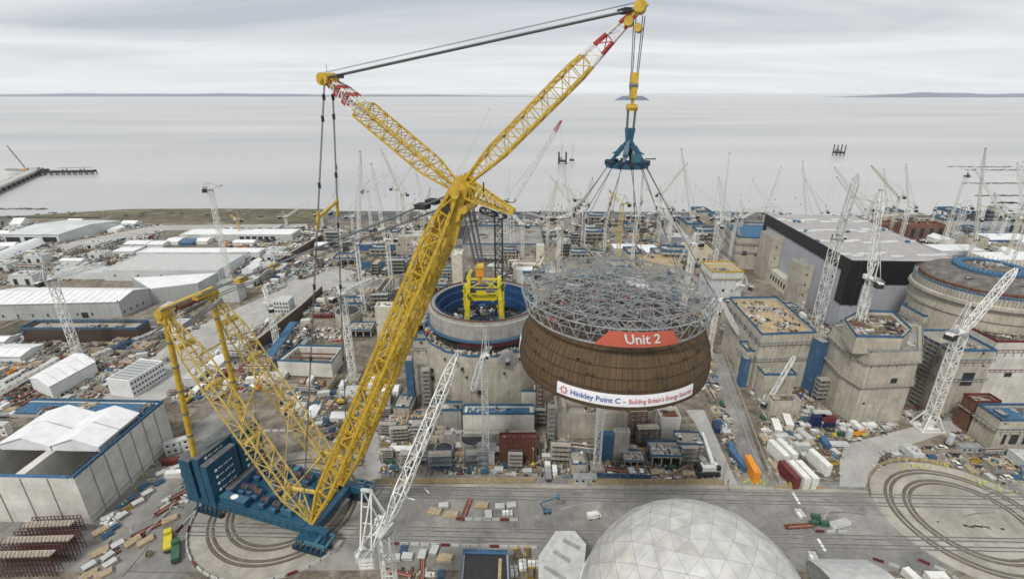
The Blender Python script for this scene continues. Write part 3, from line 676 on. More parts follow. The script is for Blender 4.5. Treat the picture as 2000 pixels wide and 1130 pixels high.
for k in range(12):
    e_ = cir(LR, ZU, k+.2, 12); mm.tube(SPO[k]-UP*.3, e_, 0.085, 5, 'steel'); c_ = SPO[k].lerp(e_, .38); mm.tube(c_-UP*.5, c_+UP*.5, .2, 6, 'dark')
obj('sling', mm, lf)
# dome
dm = thing('containment_dome', 'huge brown steel dome liner hanging from the giant crane, white banner round its edge', 'dome', (DC[0], DC[1], ZR))
PROF = [(22.75, 0.0), (23.0, 1.2), (23.0, 3.0), (22.8, 5.0), (22.3, 7.0), (21.4, 9.0), (20.0, 10.9), (17.6, 12.7), (14.5, 14.0), (10, 15.1), (5, 15.7), (0.02, 15.9)]
def pr(h):
    for (r0, h0), (r1, h1) in zip(PROF, PROF[1:]):
        if h <= h1: return r0+(r1-r0)*(h-h0)/(h1-h0)
    return 0
mm = MB(); mm.revolve(DC, [(r_, ZR+h_) for r_, h_ in PROF[:8]], 128, 'liner_brown'); mm.revolve(DC, [(r_, ZR+h_) for r_, h_ in PROF[7:]], 128, 'crown_dark'); mm.revolve(DC, [(r_-.15, ZR+h_) for r_, h_ in PROF[:-1]][::-1], 64, 'rust'); obj('shell', mm, dm, smooth=True)
mm = MB()
for h_ in (0.12, 2.1, 4.6, 7.0, 9.2, 11.6, 13.6):
    r_ = pr(h_)
    for k in range(128):
        t0, t1 = 2*math.pi*k/128, 2*math.pi*(k+1)/128; mm.bar((DC[0]+r_*math.cos(t0), DC[1]+r_*math.sin(t0), ZR+h_), (DC[0]+r_*math.cos(t1), DC[1]+r_*math.sin(t1), ZR+h_), 0.20, 'dome_rib')
for k in range(112):
    t = 2*math.pi*k/112+.01*math.sin(k*5); hs = [0, 3, 5, 7, 9, 10.9, 12.7, 14, 15.1]
    for h0, h1 in zip(hs, hs[1:]): mm.bar((DC[0]+pr(h0)*math.cos(t), DC[1]+pr(h0)*math.sin(t), ZR+h0), (DC[0]+pr(h1)*math.cos(t), DC[1]+pr(h1)*math.sin(t), ZR+h1), 0.12, 'dome_rib')
for k in range(26):
    t = -math.pi/2+gr.uniform(-1.4, 1.4); h_ = gr.choice([4.9, 7.3, 9.4]); r_ = pr(h_); mm.box((DC[0]+r_*math.cos(t), DC[1]+r_*math.sin(t), ZR+h_), (.7, .6, .5), t, 'dome_rib')
obj('stiffeners', mm, dm)
mm = MB()
for k in range(420):
    r_ = 17*math.sqrt(gr.random()); t = gr.uniform(0, 6.28); h_ = next(h0 for r0, h0 in PROF[::-1] if r0 >= r_); mm.box((DC[0]+r_*math.cos(t), DC[1]+r_*math.sin(t), ZR+h_+.3), (gr.uniform(.3, 2.2), gr.uniform(.2, .9), gr.uniform(.2, .9)), gr.uniform(0, 3), gr.choice(['dome_rib', 'steel', 'pink_red', 'grey', 'rust', 'dark']))
obj('crown_fittings', mm, dm)['kind'] = 'stuff'
def shellpt(t, h, out=0.18): r_ = pr(h)+out; return (DC[0]+r_*math.cos(t), DC[1]+r_*math.sin(t), ZR+h)
def strip(mb, t0, t1, h0, h1, n, mat, out):
    vs = []
    for i in range(n+1):
        t = t0+(t1-t0)*i/n
        for j in range(5): vs.append(shellpt(t, h0+(h1-h0)*j/4, out))
    mb.add(vs, [(i*5+j, i*5+5+j, i*5+6+j, i*5+1+j) for i in range(n) for j in range(4)], mat)
BT0, BT1, BH0, BH1 = R(-90-41), R(-90+37), 1.15, 4.0
mm = MB(); strip(mm, BT0, BT1, BH0, BH1, 60, 'banner_white', 0.2); bn = obj('banner', mm, dm); bn['label'] = 'white banner with blue and red lettering'
mm = MB(); strip(mm, R(-188), R(-176), 2.0, 6.2, 8, 'banner_white', .2); strip(mm, R(-8), R(4), 2.0, 6.2, 8, 'banner_white', .2); obj('banner', mm, dm)
def text_geo(s, size=1.0, bold=0.0):
    cu = bpy.data.curves.new('lettering', 'FONT'); cu.body = s; cu.size = size; cu.resolution_u = 3; cu.offset = bold
    ob = bpy.data.objects.new('lettering', cu); COL.objects.link(ob); bpy.context.view_layer.update()
    me = ob.evaluated_get(bpy.context.evaluated_depsgraph_get()).to_mesh()
    me2 = me.copy() if False else None
    V_ = [tuple(v.co) for v in me.vertices]; F_ = [tuple(p.vertices) for p in me.polygons]
    ob.evaluated_get(bpy.context.evaluated_depsgraph_get()).to_mesh_clear(); bpy.data.objects.remove(ob); bpy.data.curves.remove(cu)
    return V_, F_
def split_tris(V_, F_): return V_, F_
def wrap_text(mb, s, t_start, h_base, size, mat, bold=0.02, width=None):
    V_, F_ = text_geo(s, size, bold); x1 = max(v[0] for v in V_); k = 1.0 if width is None else width/x1
    mb.add([shellpt(t_start+v[0]*k/23.0, h_base+v[1], 0.26) for v in V_], F_, mat); return x1*k
mm = MB(); tx = BT0+R(8.3)
used = wrap_text(mm, 'Hinkley Point C -', tx, 1.95, 1.75, 'letter_blue', 0.035, 11.6); obj('lettering', mm, bn)
mm = MB(); wrap_text(mm, "Building Britain's Energy Security", tx+12.3/23, 1.95, 1.6, 'letter_red', 0.02, 15.2); obj('lettering', mm, bn)
mm = MB(); tc0 = BT0+R(4.4); hc = 2.45
for k in range(8):
    a = 2*math.pi*k/8; c = (0.72*math.cos(a), 0.72*math.sin(a)); n_ = 8; L1, L2 = .36, .17; ang = a+0.5
    mm.add([shellpt(tc0+(c[0]+L1*math.cos(u)*math.cos(ang)-L2*math.sin(u)*math.sin(ang))/23, hc+c[1]+L1*math.cos(u)*math.sin(ang)+L2*math.sin(u)*math.cos(ang), .27) for u in (2*math.pi*j/n_ for j in range(n_))], [tuple(range(n_))], 'letter_red')
obj('emblem', mm, bn)
# red banner on the leaning face of the lattice drum
UA0, UA1, UB0, UB1 = R(-90-22.5), R(-90+25), R(-90-14.5), R(-90+17.5)
def cpt(t, g, out=0.25): r_ = RL+(LR-RL)*g+out; return (DC[0]+r_*math.cos(t), DC[1]+r_*math.sin(t), ZL+(ZU-ZL)*g)
mm = MB(); vs = []; n_ = 24
for i in range(n_+1):
    f = i/n_
    for j in range(4): g = j/3; vs.append(cpt((UA0+(UA1-UA0)*f)*(1-g)+(UB0+(UB1-UB0)*f)*g, g*.93-.03))
mm.add(vs, [(i*4+j, i*4+4+j, i*4+5+j, i*4+1+j) for i in range(n_) for j in range(3)], 'banner_red'); ub = obj('banner', mm, lf); ub['label'] = 'red banner with white letters'
mm = MB(); V_, F_ = text_geo('Unit 2', 3.0, 0.06); x1 = max(v[0] for v in V_); TW = 6.9
mm.add([cpt(R(-90-6.0)+(v[0]-v[1]*.33)*TW/x1/RL, .22+v[1]/3.7, .42) for v in V_], F_, 'letter_white'); obj('lettering', mm, ub)

# ------------------------------------------------------------------ buildings
ROOFS = []      # (poly, z) roofs that carry loose material
def openings(parent, p0, p1, z0, z1, spec, mat='dark'):
    """spec: list of (u, v, w, h) as fractions / metres on the wall p0-p1"""
    p0 = Vector(p0[:2]+(0,)) if isinstance(p0, tuple) else Vector((p0[0], p0[1], 0)); p1 = Vector((p1[0], p1[1], 0)); d = (p1-p0); L = d.length; d.normalize(); ang = math.atan2(d.y, d.x)
    for u, v, w, h in spec:
        mm = MB(); c = p0+d*(L*u); z = z0+(z1-z0)*v
        mm.box((c[0], c[1], z), (w, 0.16, h), ang, mat); 
        fr = 0.12
        for sx in (-1, 1): mm.box((c[0]+d.x*sx*(w/2+fr/2), c[1]+d.y*sx*(w/2+fr/2), z), (fr, 0.24, h+2*fr), ang, 'grey')
        mm.box((c[0], c[1], z-h/2-fr/2), (w, 0.3, fr), ang, 'light_grey')
        obj('window' if w < 3.5 else 'opening', mm, parent)
def rail(mm, pts, z, mat='net_blue', h=1.2, solid=True, closed=True):
    n = len(pts); rng = range(n if closed else n-1)
    for i in rng:
        a = Vector((pts[i][0], pts[i][1], z)); b = Vector((pts[(i+1) % n][0], pts[(i+1) % n][1], z))
        if solid: mm.bar(a+UP*h/2, b+UP*h/2, 0.09, mat, h=h*0.8)
        mm.bar(a+UP*h, b+UP*h, 0.16, mat); k = max(1, int((b-a).length/2.4))
        for j in range(k+1): c = a.lerp(b, j/k); mm.bar(c, c+UP*h, 0.14, mat)
def shrink(poly, f):
    cx = sum(p[0] for p in poly)/len(poly); cy = sum(p[1] for p in poly)/len(poly)
    return [(cx+(p[0]-cx)*f, cy+(p[1]-cy)*f) for p in poly]
def polybld(name, label, cat, poly, h, wall='concrete', roof='concrete', parapet=0.8, railmat=None, clutter=0, group=None, z0=0.0, lm=None, sunk=0.0):
    P = [(p[0], p[1]) for p in poly]; cx = sum(p[0] for p in P)/len(P); cy = sum(p[1] for p in P)/len(P)
    a = sum(P[i][0]*P[(i+1) % len(P)][1]-P[(i+1) % len(P)][0]*P[i][1] for i in range(len(P)))
    if a < 0: P = P[::-1]
    t = thing(name, label, cat, (cx, cy, z0), group)
    mm = MB(); mm.prism(P, z0, h, wall, top=roof); obj('walls', mm, t)
    if parapet or sunk:
        mm = MB(); Q = shrink(P, 1-0.8/max(4, min(abs(P[0][0]-P[2][0]), abs(P[0][1]-P[2][1]))) if not sunk else 0.94); n = len(P); hp = h+parapet
        for i in range(n):
            j = (i+1) % n
            mm.add([(P[i][0], P[i][1], h), (P[j][0], P[j][1], h), (P[j][0], P[j][1], hp), (P[i][0], P[i][1], hp), (Q[j][0], Q[j][1], hp), (Q[i][0], Q[i][1], hp), (Q[j][0], Q[j][1], h), (Q[i][0], Q[i][1], h)], [(0, 1, 2, 3), (3, 2, 4, 5), (5, 4, 6, 7)], wall)
        obj('parapet', mm, t)
    if railmat:
        mm = MB(); rail(mm, P, h+parapet, railmat, 1.3); obj('edge_protection', mm, t)
    if railmat and h-z0 > 12:
        mm = MB(); Q = shrink(P, 1.0+2.4/max(8, abs(P[0][0]-P[2][0])+abs(P[0][1]-P[2][1])))
        for zz in ([h-4.2] if h < 24 else [h-4.2, h*.55]): mm.prism(Q, zz, zz+.25, 'timber_grey'); rail(mm, Q, zz+.25, railmat, 1.1, False)
        for i in range(len(P)):
            a_, b_ = Vector((P[i][0], P[i][1], 0)), Vector((P[(i+1) % len(P)][0], P[(i+1) % len(P)][1], 0))
            for q in range(int((b_-a_).length/4)): c_ = a_.lerp(b_, (q+.5)*4/(b_-a_).length if (b_-a_).length > 4 else .5); mm.bar(c_+UP*(h-6.5), c_+UP*(h-4.2), .3, 'steel')
        obj('access_platform', mm, t)
    if clutter: ROOFS.append((shrink(P, 0.9), h, clutter))
    foot(P); landmark(lm or label, cx, cy)
    return t
def block(name, label, cat, x0, x1, yb, yf, yg, **kw):
    """box facing the camera: x0..x1 across, roof back row yb, roof front row yf, ground row yg"""
    a = G(x0, yg); b = G(x1, yg); h = HT((x0+x1)/2, yg, yf); Y1 = V(500, yb, 1)[1]
    lo = G((x0+x1)/2, yb, h)[1]; lo = max(lo, a[1]+3)
    P = [(a[0], a[1]), (b[0], b[1]), (b[0], lo), (a[0], lo)]
    t = polybld(name, label, cat, P, h, **kw); return t, P, h
def roofpoly(pts, h): return [tuple(G(x, y, h))[:2] for x, y in pts]
def gable(name, label, cat, f0, f1, b0, b1, eave, ridge, wall='tent_white', roof='tent_white', z0=0.0, over=0.3, arch=False, group=None, lm=None, ends=True):
    """ridge runs from the middle of f0-f1 to the middle of b0-b1"""
    f0, f1, b0, b1 = [Vector((p[0], p[1], 0)) for p in (f0, f1, b0, b1)]; t = thing(name, label, cat, tuple((f0+f1+b0+b1)/4+UP*z0), group)
    k = 9 if arch else 2; prof = []
    for i in range(k+1):
        u = i/k; prof.append((u, eave+(ridge-eave)*(math.sin(math.pi*u) if arch else 1-abs(2*u-1))))
    F = [f0.lerp(f1, u)+UP*z for u, z in prof]; B = [b0.lerp(b1, u)+UP*z for u, z in prof]
    mm = MB(); n = k+1
    mm.add([f0+UP*z0, f1+UP*z0, b1+UP*z0, b0+UP*z0, f0+UP*eave, f1+UP*eave, b1+UP*eave, b0+UP*eave], [(1, 2, 6, 5), (3, 0, 4, 7)], wall)
    if ends:
        for Z, a, b in ((F, f0, f1), (B, b0, b1)): mm.add([a+UP*z0]+Z+[b+UP*z0], [tuple(range(n+2))], wall)
    obj('walls', mm, t); mm = MB(); e = (b0-f0).normalized()*over; s_ = (f1-f0).normalized()*over
    F2 = [p-e+(s_*(1 if u > .5 else -1 if u < .5 else 0))*(abs(2*u-1))-UP*over*.3*abs(2*u-1)+UP*.08 for (u, z), p in zip(prof, F)]; B2 = [p+e+(s_*(1 if u > .5 else -1 if u < .5 else 0))*(abs(2*u-1))-UP*over*.3*abs(2*u-1)+UP*.08 for (u, z), p in zip(prof, B)]
    T = 0.22
    for i in range(k): mm.add([F2[i], F2[i+1], B2[i+1], B2[i], F2[i]+UP*T, F2[i+1]+UP*T, B2[i+1]+UP*T, B2[i]+UP*T], [(3, 2, 1, 0), (4, 5, 6, 7), (0, 1, 5, 4), (2, 3, 7, 6)]+([(0, 4, 7, 3)] if i == 0 else [])+([(1, 2, 6, 5)] if i == k-1 else []), roof)
    obj('roof', mm, t)
    Lr = (b0-f0).length
    if Lr > 14 and not arch:
        mm = MB(); nn = int(Lr/5)
        for q in range(1, nn):
            for i in range(k): mm.bar(F2[i].lerp(B2[i], q/nn)+UP*(T+.04), F2[i+1].lerp(B2[i+1], q/nn)+UP*(T+.04), .22, 'light_grey', h=.08)
        for i in (0, k): mm.bar(F2[i]+UP*.1, B2[i]+UP*.1, .3, 'grey')
        obj('roof_seams', mm, t)
    foot([f0, f1, b1, b0]); landmark(lm or label, *((f0+f1+b0+b1)/4)[:2]); return t
def scaffold(name, label, c, w, d, h, rot=0, mat='blue', net=False, group='scaffold towers', z0=0):
    t = thing(name, label, 'scaffold', (c[0], c[1], z0), group); ca, sa = math.cos(rot), math.sin(rot); n = max(2, int(h/2.2)); P = [(c[0]+x*ca-y*sa, c[1]+x*sa+y*ca) for x, y in ((-w/2, -d/2), (w/2, -d/2), (w/2, d/2), (-w/2, d/2))]
    mm = MB(); nb = max(1, int(w/2.5))
    for i in range(4):
        a = P[i]; b = P[(i+1) % 4]; kk = nb if i % 2 == 0 else max(1, int(d/2.5))
        for j in range(kk):
            x = a[0]+(b[0]-a[0])*j/kk; y = a[1]+(b[1]-a[1])*j/kk; mm.bar((x, y, z0), (x, y, z0+h), 0.2, mat)
            for z in range(n):
                x2 = a[0]+(b[0]-a[0])*(j+1)/kk; y2 = a[1]+(b[1]-a[1])*(j+1)/kk
                if (z+j) % 2: mm.bar((x, y, z0+z*h/n), (x2, y2, z0+(z+1)*h/n), 0.12, mat)
        for z in range(n+1): mm.bar((a[0], a[1], z0+z*h/n), (b[0], b[1], z0+z*h/n), 0.16, mat); mm.bar((a[0], a[1], z0+z*h/n+1), (b[0], b[1], z0+z*h/n+1), 0.1, mat)
    obj('frame', mm, t); mm = MB()
    for z in range(1, n+1): mm.prism(shrink(P, .96), z0+z*h/n-.1, z0+z*h/n-.02, 'timber_grey')
    obj('platform', mm, t)
    if net:
        mm = MB(); 
        for i in range(4):
            a = P[i]; b = P[(i+1) % 4]; o_ = 1.03; cx, cy = c[0], c[1]
            mm.bar((cx+(a[0]-cx)*o_, cy+(a[1]-cy)*o_, z0+h*.5), (cx+(b[0]-cx)*o_, cy+(b[1]-cy)*o_, z0+h*.5), 0.08, mat if mat != 'grey' else 'net_blue', h=h*.98)
        obj('netting', mm, t)
    foot(P); return t

# --- left: tank hall with four white tents on its roof
hA = 20.0
A0 = G(180, 1022); A1 = G(342, 862); v = (A1-A0).normalized(); w_ = Vector((-v.y, v.x, 0))
if w_.x > 0: w_ = -w_
A3 = A0+w_*58; A2 = A1+w_*58
t = thing('storage_hall', 'large pale concrete hall with open bays and four white tents on its roof', 'building', tuple((A0+A2)/2)); landmark('tented concrete hall', *((A0+A1)/2)[:2])
def L2(u, q, z=0): return A0+v*u+w_*q+UP*z
LEN = (A1-A0).length; foot([A0, A1, A2, A3], 1)
mm = MB(); 
for (u0, u1, q0, q1, z1) in ((0, LEN, 0, 1.2, hA), (0, 1.2, 1.2, 58, hA), (LEN-1.2, LEN, 1.2, 58, hA), (1.2, LEN-1.2, 20.0, 23.2, hA-.4), (1.2, LEN-1.2, 42.0, 45.2, hA-.4)):
    mm.prism([L2(u0, q0), L2(u1, q0), L2(u1, q1), L2(u0, q1)], 0, z1, 'concrete_pale')
mm.prism([L2(1.2, 1.2), L2(LEN-1.2, 1.2), L2(LEN-1.2, 58), L2(1.2, 58)], 0, 2.0, 'concrete_grey')
mm.prism([L2(LEN*.78, 1.3), L2(LEN-1.3, 1.3), L2(LEN-1.3, 58), L2(LEN*.78, 58)], hA-1.2, hA-.5, 'concrete_grey')
obj('walls', mm, t)
mm = MB()
for k in range(1, 7): c = L2(LEN*k/7, -.06); mm.bar(c, c+UP*hA, 0.28, 'grey')
for k in range(1, 6): c = L2(-.06, 58*k/6); mm.bar(c, c+UP*hA, 0.28, 'grey')
mm.bar(L2(-.1, -.1, 2.2), L2(LEN, -.1, 2.2), .15, 'grey'); obj('panel_joints', mm, t)
mm = MB(); rail(mm, [L2(0, 0), L2(LEN, 0), L2(LEN, 57)], hA, 'net_blue', 1.3, True, False); mm.prism([L2(.3, .3), L2(LEN-.3, .3), L2(LEN-.3, 2.0), L2(.3, 2.0)], hA+.02, hA+.25, 'net_blue'); rail(mm, [L2(0, 2.4), L2(LEN, 2.4)], hA, 'teal', 1.1, False, False)
mm.prism([L2(.2, 2.4), L2(1.5, 2.4), L2(1.5, 57), L2(.2, 57)], hA+.02, hA+.3, 'net_blue'); mm.prism([L2(LEN-9, 2.4), L2(LEN-1.3, 2.4), L2(LEN-1.3, 57), L2(LEN-9, 57)], hA+.02, hA+.4, 'net_blue'); obj('walkway', mm, t)
for (u0, u1) in ((14.5, 14.5+(LEN-26)/2), (15.0+(LEN-26)/2, LEN-10.5)):
    for (q0, q1, w0) in ((2.9, 20.6, 'right'), (21.4, 40.5, 'left')):
        nm = ('front' if u0 < 20 else 'rear')+' '+w0
        gable('roof_tent', 'white gabled tent over the '+('front ' if u0 < 20 else 'back ')+w0+' bay of the concrete hall', 'tent', L2(u0, q0), L2(u0, q1), L2(u1, q0), L2(u1, q1), hA+2.0, hA+5.2, z0=hA+.45 if u0 > 20 else hA-.3, group='white tents on the concrete hall', over=.5, lm='white roof tents')
ROOFS.append(([L2(LEN-9, 3), L2(LEN-1.5, 3), L2(LEN-1.5, 50), L2(LEN-9, 50)], hA+.4, 60))
# --- grey sheds, tents and halls, left
h1 = HT(240, 620, 589); f0 = G(-60, 640); 
P = roofpoly([(-40, 587), (230, 589), (287, 560), (387, 550), (95, 549), (-60, 560)], 12.0)
g0, g1 = G(240, 620), G(299, 592); d_ = (g1-g0)
t = gable('industrial_shed', 'long grey clad shed with a broad white roof and small windows, far left', 'building', g0, g0+d_, g0+Vector((-95, -6, 0)), g0+d_+Vector((-95, 2, 0)), 11.5, 15.0, 'clad_grey', 'roof_white', lm='long grey clad shed')
openings(t, g0+Vector((-95, -6, 0)), g0, 0, 11.5, [(0.2+i*.1, 0.28, 1.0, 2.0) for i in range(7)]+[(.93-.28+.1, .22, 4.2, 4.0)]); openings(t, g0, g0+d_, 0, 11.5, [(0.1+i*.2, .3, .9, 1.8) for i in range(4)])
a = G(300, 592); b = G(392, 580); hh = 11.0; t = polybld('extension_shed', 'grey ribbed shed with a white roof joined to the long shed', 'building', [a, b, b+Vector((2, 24, 0)), a+Vector((-30, 24, 0))], hh, 'clad_grey', 'roof_white', 0.2)
for args in (
 ('stepped_hall', 'low green grey hall with a wide flat roof behind the long shed', 'building', 205, 430, 497, 528, 548, dict(wall='clad_pale', roof='light_grey', parapet=.4)),
 ('annexe_hall', 'narrow grey annexe with a flat roof left of the green grey hall', 'building', 110, 268, 520, 533, 545, dict(wall='clad_pale', roof='light_grey', parapet=.3)),
 ('store_shed', 'long white roofed shed in front of the row of small white tents', 'building', 268, 508, 484, 493, 503, dict(wall='clad_pale', roof='tent_white', parapet=.2)),
 ('store_shed', 'short white roofed store with sloping end left of the long white shed', 'building', 218, 262, 482, 491, 497, dict(wall='clad_pale', roof='tent_white', parapet=.2)),
 ('workshop', 'long white workshop with a row of dark doorways near the shore', 'building', 353, 572, 447, 458, 470, dict(wall='light_grey', roof='tent_white', parapet=.2)),
 ('low_store', 'grey low store with blue ended roof in front of the long grey shed', 'building', 50, 275, 630, 645, 668, dict(wall='sheet_pile', roof='concrete', parapet=.8, railmat='net_blue', clutter=120)),
 ('cream_block', 'cream building topped with white cladding left of the ringed reactor', 'building', 738, 792, 592, 602, 662, dict(wall='cream', roof='tent_white', parapet=1.2, clutter=20)),
 ('site_office', 'white office block with small windows behind the long trench wall', 'building', 537, 567, 578, 588, 614, dict(wall='clad_pale', roof='light_grey', parapet=.2)),
 ('pump_house', 'grey concrete block with a white walkway roof behind the yellow boom', 'building', 780, 868, 455, 463, 486, dict(wall='concrete', roof='light_grey', parapet=1.0, railmat='white', clutter=30)),
 ('pump_house', 'low grey concrete block in front of the white topped block', 'building', 792, 850, 484, 490, 508, dict(wall='concrete_grey', roof='concrete', parapet=.5, clutter=30)),
 ('filter_hall', 'broad concrete hall with blue scaffolded roof behind the ringed reactor', 'building', 905, 1062, 446, 482, 502, dict(wall='concrete_grey', roof='concrete_grey', parapet=2.0, railmat='net_blue', clutter=120)),
 ('filter_hall', 'dark walled basin hall left of the stair tower behind the reactor', 'building', 862, 905, 440, 470, 500, dict(wall='concrete_grey', roof='dark', parapet=1.5, railmat='net_blue', clutter=40)),
 ('wall_block', 'pale concrete wall block behind the reactor with a white box before it', 'building', 1003, 1058, 512, 517, 545, dict(wall='cream', roof='cream', parapet=.3, clutter=12)),
 ('stair_tower', 'slim pale concrete stair tower with two small windows behind the reactor', 'tower', 1047, 1062, 476, 480, 540, dict(wall='cream', roof='light_grey', parapet=.3)),
 ('stair_tower', 'stepped cream concrete tower right of the yellow boom', 'tower', 884, 904, 488, 500, 555, dict(wall='cream', roof='cream', parapet=.8, clutter=8)),
 ('white_cabin_block', 'plain white box cabin beside the stair tower behind the reactor', 'building', 1008, 1040, 520, 527, 556, dict(wall='tent_white', roof='tent_white', parapet=.1)),
 ('pipe_gallery', 'low pale block with white flat roof in front of a peaked white tent', 'building', 1198, 1248, 476, 486, 505, dict(wall='light_grey', roof='roof_white', parapet=.4)),
 ('plant_block', 'pale concrete block with timber topped roof under the crane slings', 'building', 1255, 1330, 498, 520, 548, dict(wall='concrete', roof='timber', parapet=1.0, clutter=60)),
 ('plant_block', 'blue grey clad block behind the slings, near the shore', 'building', 1298, 1345, 455, 464, 486, dict(wall='clad_blue_grey', roof='light_grey', parapet=.4, clutter=15)),
 ('plant_block', 'cream block with flat timber roof behind the white tipped concrete fins', 'building', 1342, 1388, 476, 490, 520, dict(wall='cream', roof='timber', parapet=.6, clutter=30)),
 ('plant_block', 'grey walled block with dark grilles left of the black framed hall', 'building', 1383, 1443, 515, 535, 592, dict(wall='clad_pale', roof='timber', parapet=.8, railmat='yellow', clutter=60)),
 ('works_shed', 'long low brown earth coloured shed near the beach behind the cranes', 'building', 700, 780, 470, 478, 490, dict(wall='net_blue', roof='timber_grey', parapet=.3, clutter=60)),
 ('works_shed', 'low timber strewn slab left of the yellow boom', 'building', 705, 775, 500, 512, 524, dict(wall='net_blue', roof='brown_earth', parapet=.3, clutter=90)),
 ('works_shed', 'grey low slab with pipes in front of the timber strewn slab', 'building', 712, 780, 540, 548, 560, dict(wall='concrete_grey', roof='concrete', parapet=.3, clutter=50)),
 ('basin', 'grey basin block far right behind the black framed hall', 'building', 1668, 1760, 432, 440, 452, dict(wall='rebar', roof='rust', parapet=1.0, clutter=80)),
 ('turbine_pier', 'brown and white columned frame right of the black framed hall', 'building', 1768, 1842, 434, 442, 468, dict(wall='rebar', roof='rust', parapet=1.5, clutter=60)),
 ('long_shed', 'blue grey long shed near the right edge by the shore', 'building', 1868, 1990, 432, 442, 452, dict(wall='clad_blue_grey', roof='grey', parapet=.3)),
 ('site_building', 'grey blue roofed building at the far right shore', 'building', 1905, 1965, 416, 422, 430, dict(wall='navy', roof='light_grey', parapet=.3)),
 ('white_roof_hall', 'wide white roofed hall right of the black framed hall', 'building', 1835, 1925, 477, 490, 500, dict(wall='clad_pale', roof='roof_white', parapet=.3)),
 ('white_roof_hall', 'white roofed hall behind the blue ringed reactor at the right edge', 'building', 1930, 2060, 492, 508, 525, dict(wall='cream', roof='roof_white', parapet=.3)),
 ('white_roof_hall', 'pale basin with white roof at the right edge, nearer the shore', 'building', 1930, 2040, 455, 470, 480, dict(wall='net_blue', roof='roof_white', parapet=.8)),
 ('low_building', 'small grey block with blue wall in front of the shoreline, centre', 'building', 955, 1000, 470, 476, 492, dict(wall='clad_blue_grey', roof='light_grey', parapet=.5, clutter=10)),
):
    n_, l_, c_, x0, x1, yb, yf, yg, kw = args
    t, P, h = block(n_, l_, c_, x0, x1, yb, yf, yg, **kw)
    if n_ == 'workshop': openings(t, P[0], P[1], 0, h, [(0.55+i*.055, .4, 4.5, h*.6) for i in range(6)])
    if n_ == 'site_office': openings(t, P[0], P[1], 0, h, [(u, v_, 1.0, 1.2) for u in (.12, .3, .5, .7, .88) for v_ in (.25, .55, .82)])
    if n_ == 'stair_tower' and x0 > 1000: openings(t, P[0], P[1], 0, h, [(.5, .35, 1.0, 1.5), (.5, .65, 1.0, 1.5)])
    if n_ in ('filter_hall', 'pump_house', 'plant_block', 'wall_block'): openings(t, P[0], P[1], 0, h, [(u, .45, 1.6, 2.0) for u in (.15, .42, .68, .86)])
    if n_ == 'turbine_pier' : openings(t, P[0], P[1], 0, h, [(u, .5, 5, h*.7) for u in (.14, .38, .62, .86)])
    if n_ == 'stepped_hall': openings(t, P[0], P[1], 0, h, [(u, .5, 1.6, 1.2) for u in (.1, .3, .5, .7, .9)])
# top left open fronted hall
a = G(10, 474); b = G(118, 474); hh = 8.5
t = gable('open_shed', 'grey roofed shed with three dark open bays, far left near the jetty', 'building', a, a+Vector((14, 62, 0)), b, b+Vector((20, 60, 0)), hh, hh+3, 'clad_pale', 'clad_pale', lm='open bay shed')
openings(t, a, b, 0, hh, [(u, .38, 14, 5.5) for u in (.17, .5, .83)])
a, b = G(-60, 540), G(90, 478); d_ = (b-a).normalized(); s2 = Vector((-d_.y, d_.x, 0))*14
t = gable('arched_tent', 'long white barrel vaulted tent at the left edge', 'tent', a, a+s2, b, b+s2, 1.5, 7.5, 'tent_white', 'tent_white', arch=True, lm='barrel vaulted tent')
# white gabled tent and office block
a, b = G(108, 778), G(68, 776); c0, c1 = G(194, 728), G(140, 716)
t = gable('workshop_tent', 'white gabled workshop behind the concrete hall on the left', 'tent', G(105, 777), G(66, 760), G(193, 727), G(152, 710), 6.5, 8.8, lm='white gabled workshop')
q0, q1 = G(262, 776), G(326, 735); d_ = (q1-q0); s2 = Vector((-d_.y, d_.x, 0)).normalized()*13.5
if s2.x > 0: s2 = -s2
t = polybld('office_block', 'white modular office block with rows of tiny windows and striped grey roof', 'building', [q0, q1, q1+s2, q0+s2], 9.5, 'tent_white', 'corrugated', .1, lm='white office block')
openings(t, q0, q1, 0, 9.5, [(u/11+.05, v_, .9, .9) for u in range(11) for v_ in (.2, .5, .8)])
mm = MB()
for k in range(9): c = q0.lerp(q1, k/8)+UP*9.62; mm.bar(c, c+s2, 0.35, 'white', h=.12)
obj('roof_strips', mm, t)
for (x0, x1, yb, yf, yg, lb) in ((-30, 42, 672, 690, 706, 'white gabled shelter at the left edge below the grey shed'), (-50, 12, 664, 668, 676, 'partly cut off white shelter at the left edge'), (352, 376, 466, 472, 480, 'blue peaked tent among small white tents'), (322, 348, 463, 470, 478, 'small white tent left of the blue tent'), (380, 405, 464, 470, 477, 'small white tent right of the blue tent'), (242, 286, 469, 476, 483, 'white peaked tent farthest left in the tent row'), (288, 318, 470, 477, 484, 'low white tent second from left in the tent row'), (455, 495, 468, 474, 480, 'white peaked tent right of the tent row'), (1236, 1290, 478, 492, 500, 'bright white peaked tent behind the crane slings'), (118, 160, 506, 512, 516, 'small flat white shelter behind the leftmost tower crane'), (1900, 1950, 470, 474, 482, 'white peaked tent at the right near the shore')):
    a, b = G(x0, yg), G(x1, yg); h = max(3, HT((x0+x1)/2, yg, (yf+yg)/2)); Y2 = G(x0, yb, h)[1]; mat = 'blue' if 'blue peaked' in lb else 'tent_white'
    gable('tent', lb, 'tent', a, Vector((a[0], max(Y2, a[1]+8), 0)), b, Vector((b[0], max(Y2, b[1]+8), 0)), h, h*1.45, mat, mat)
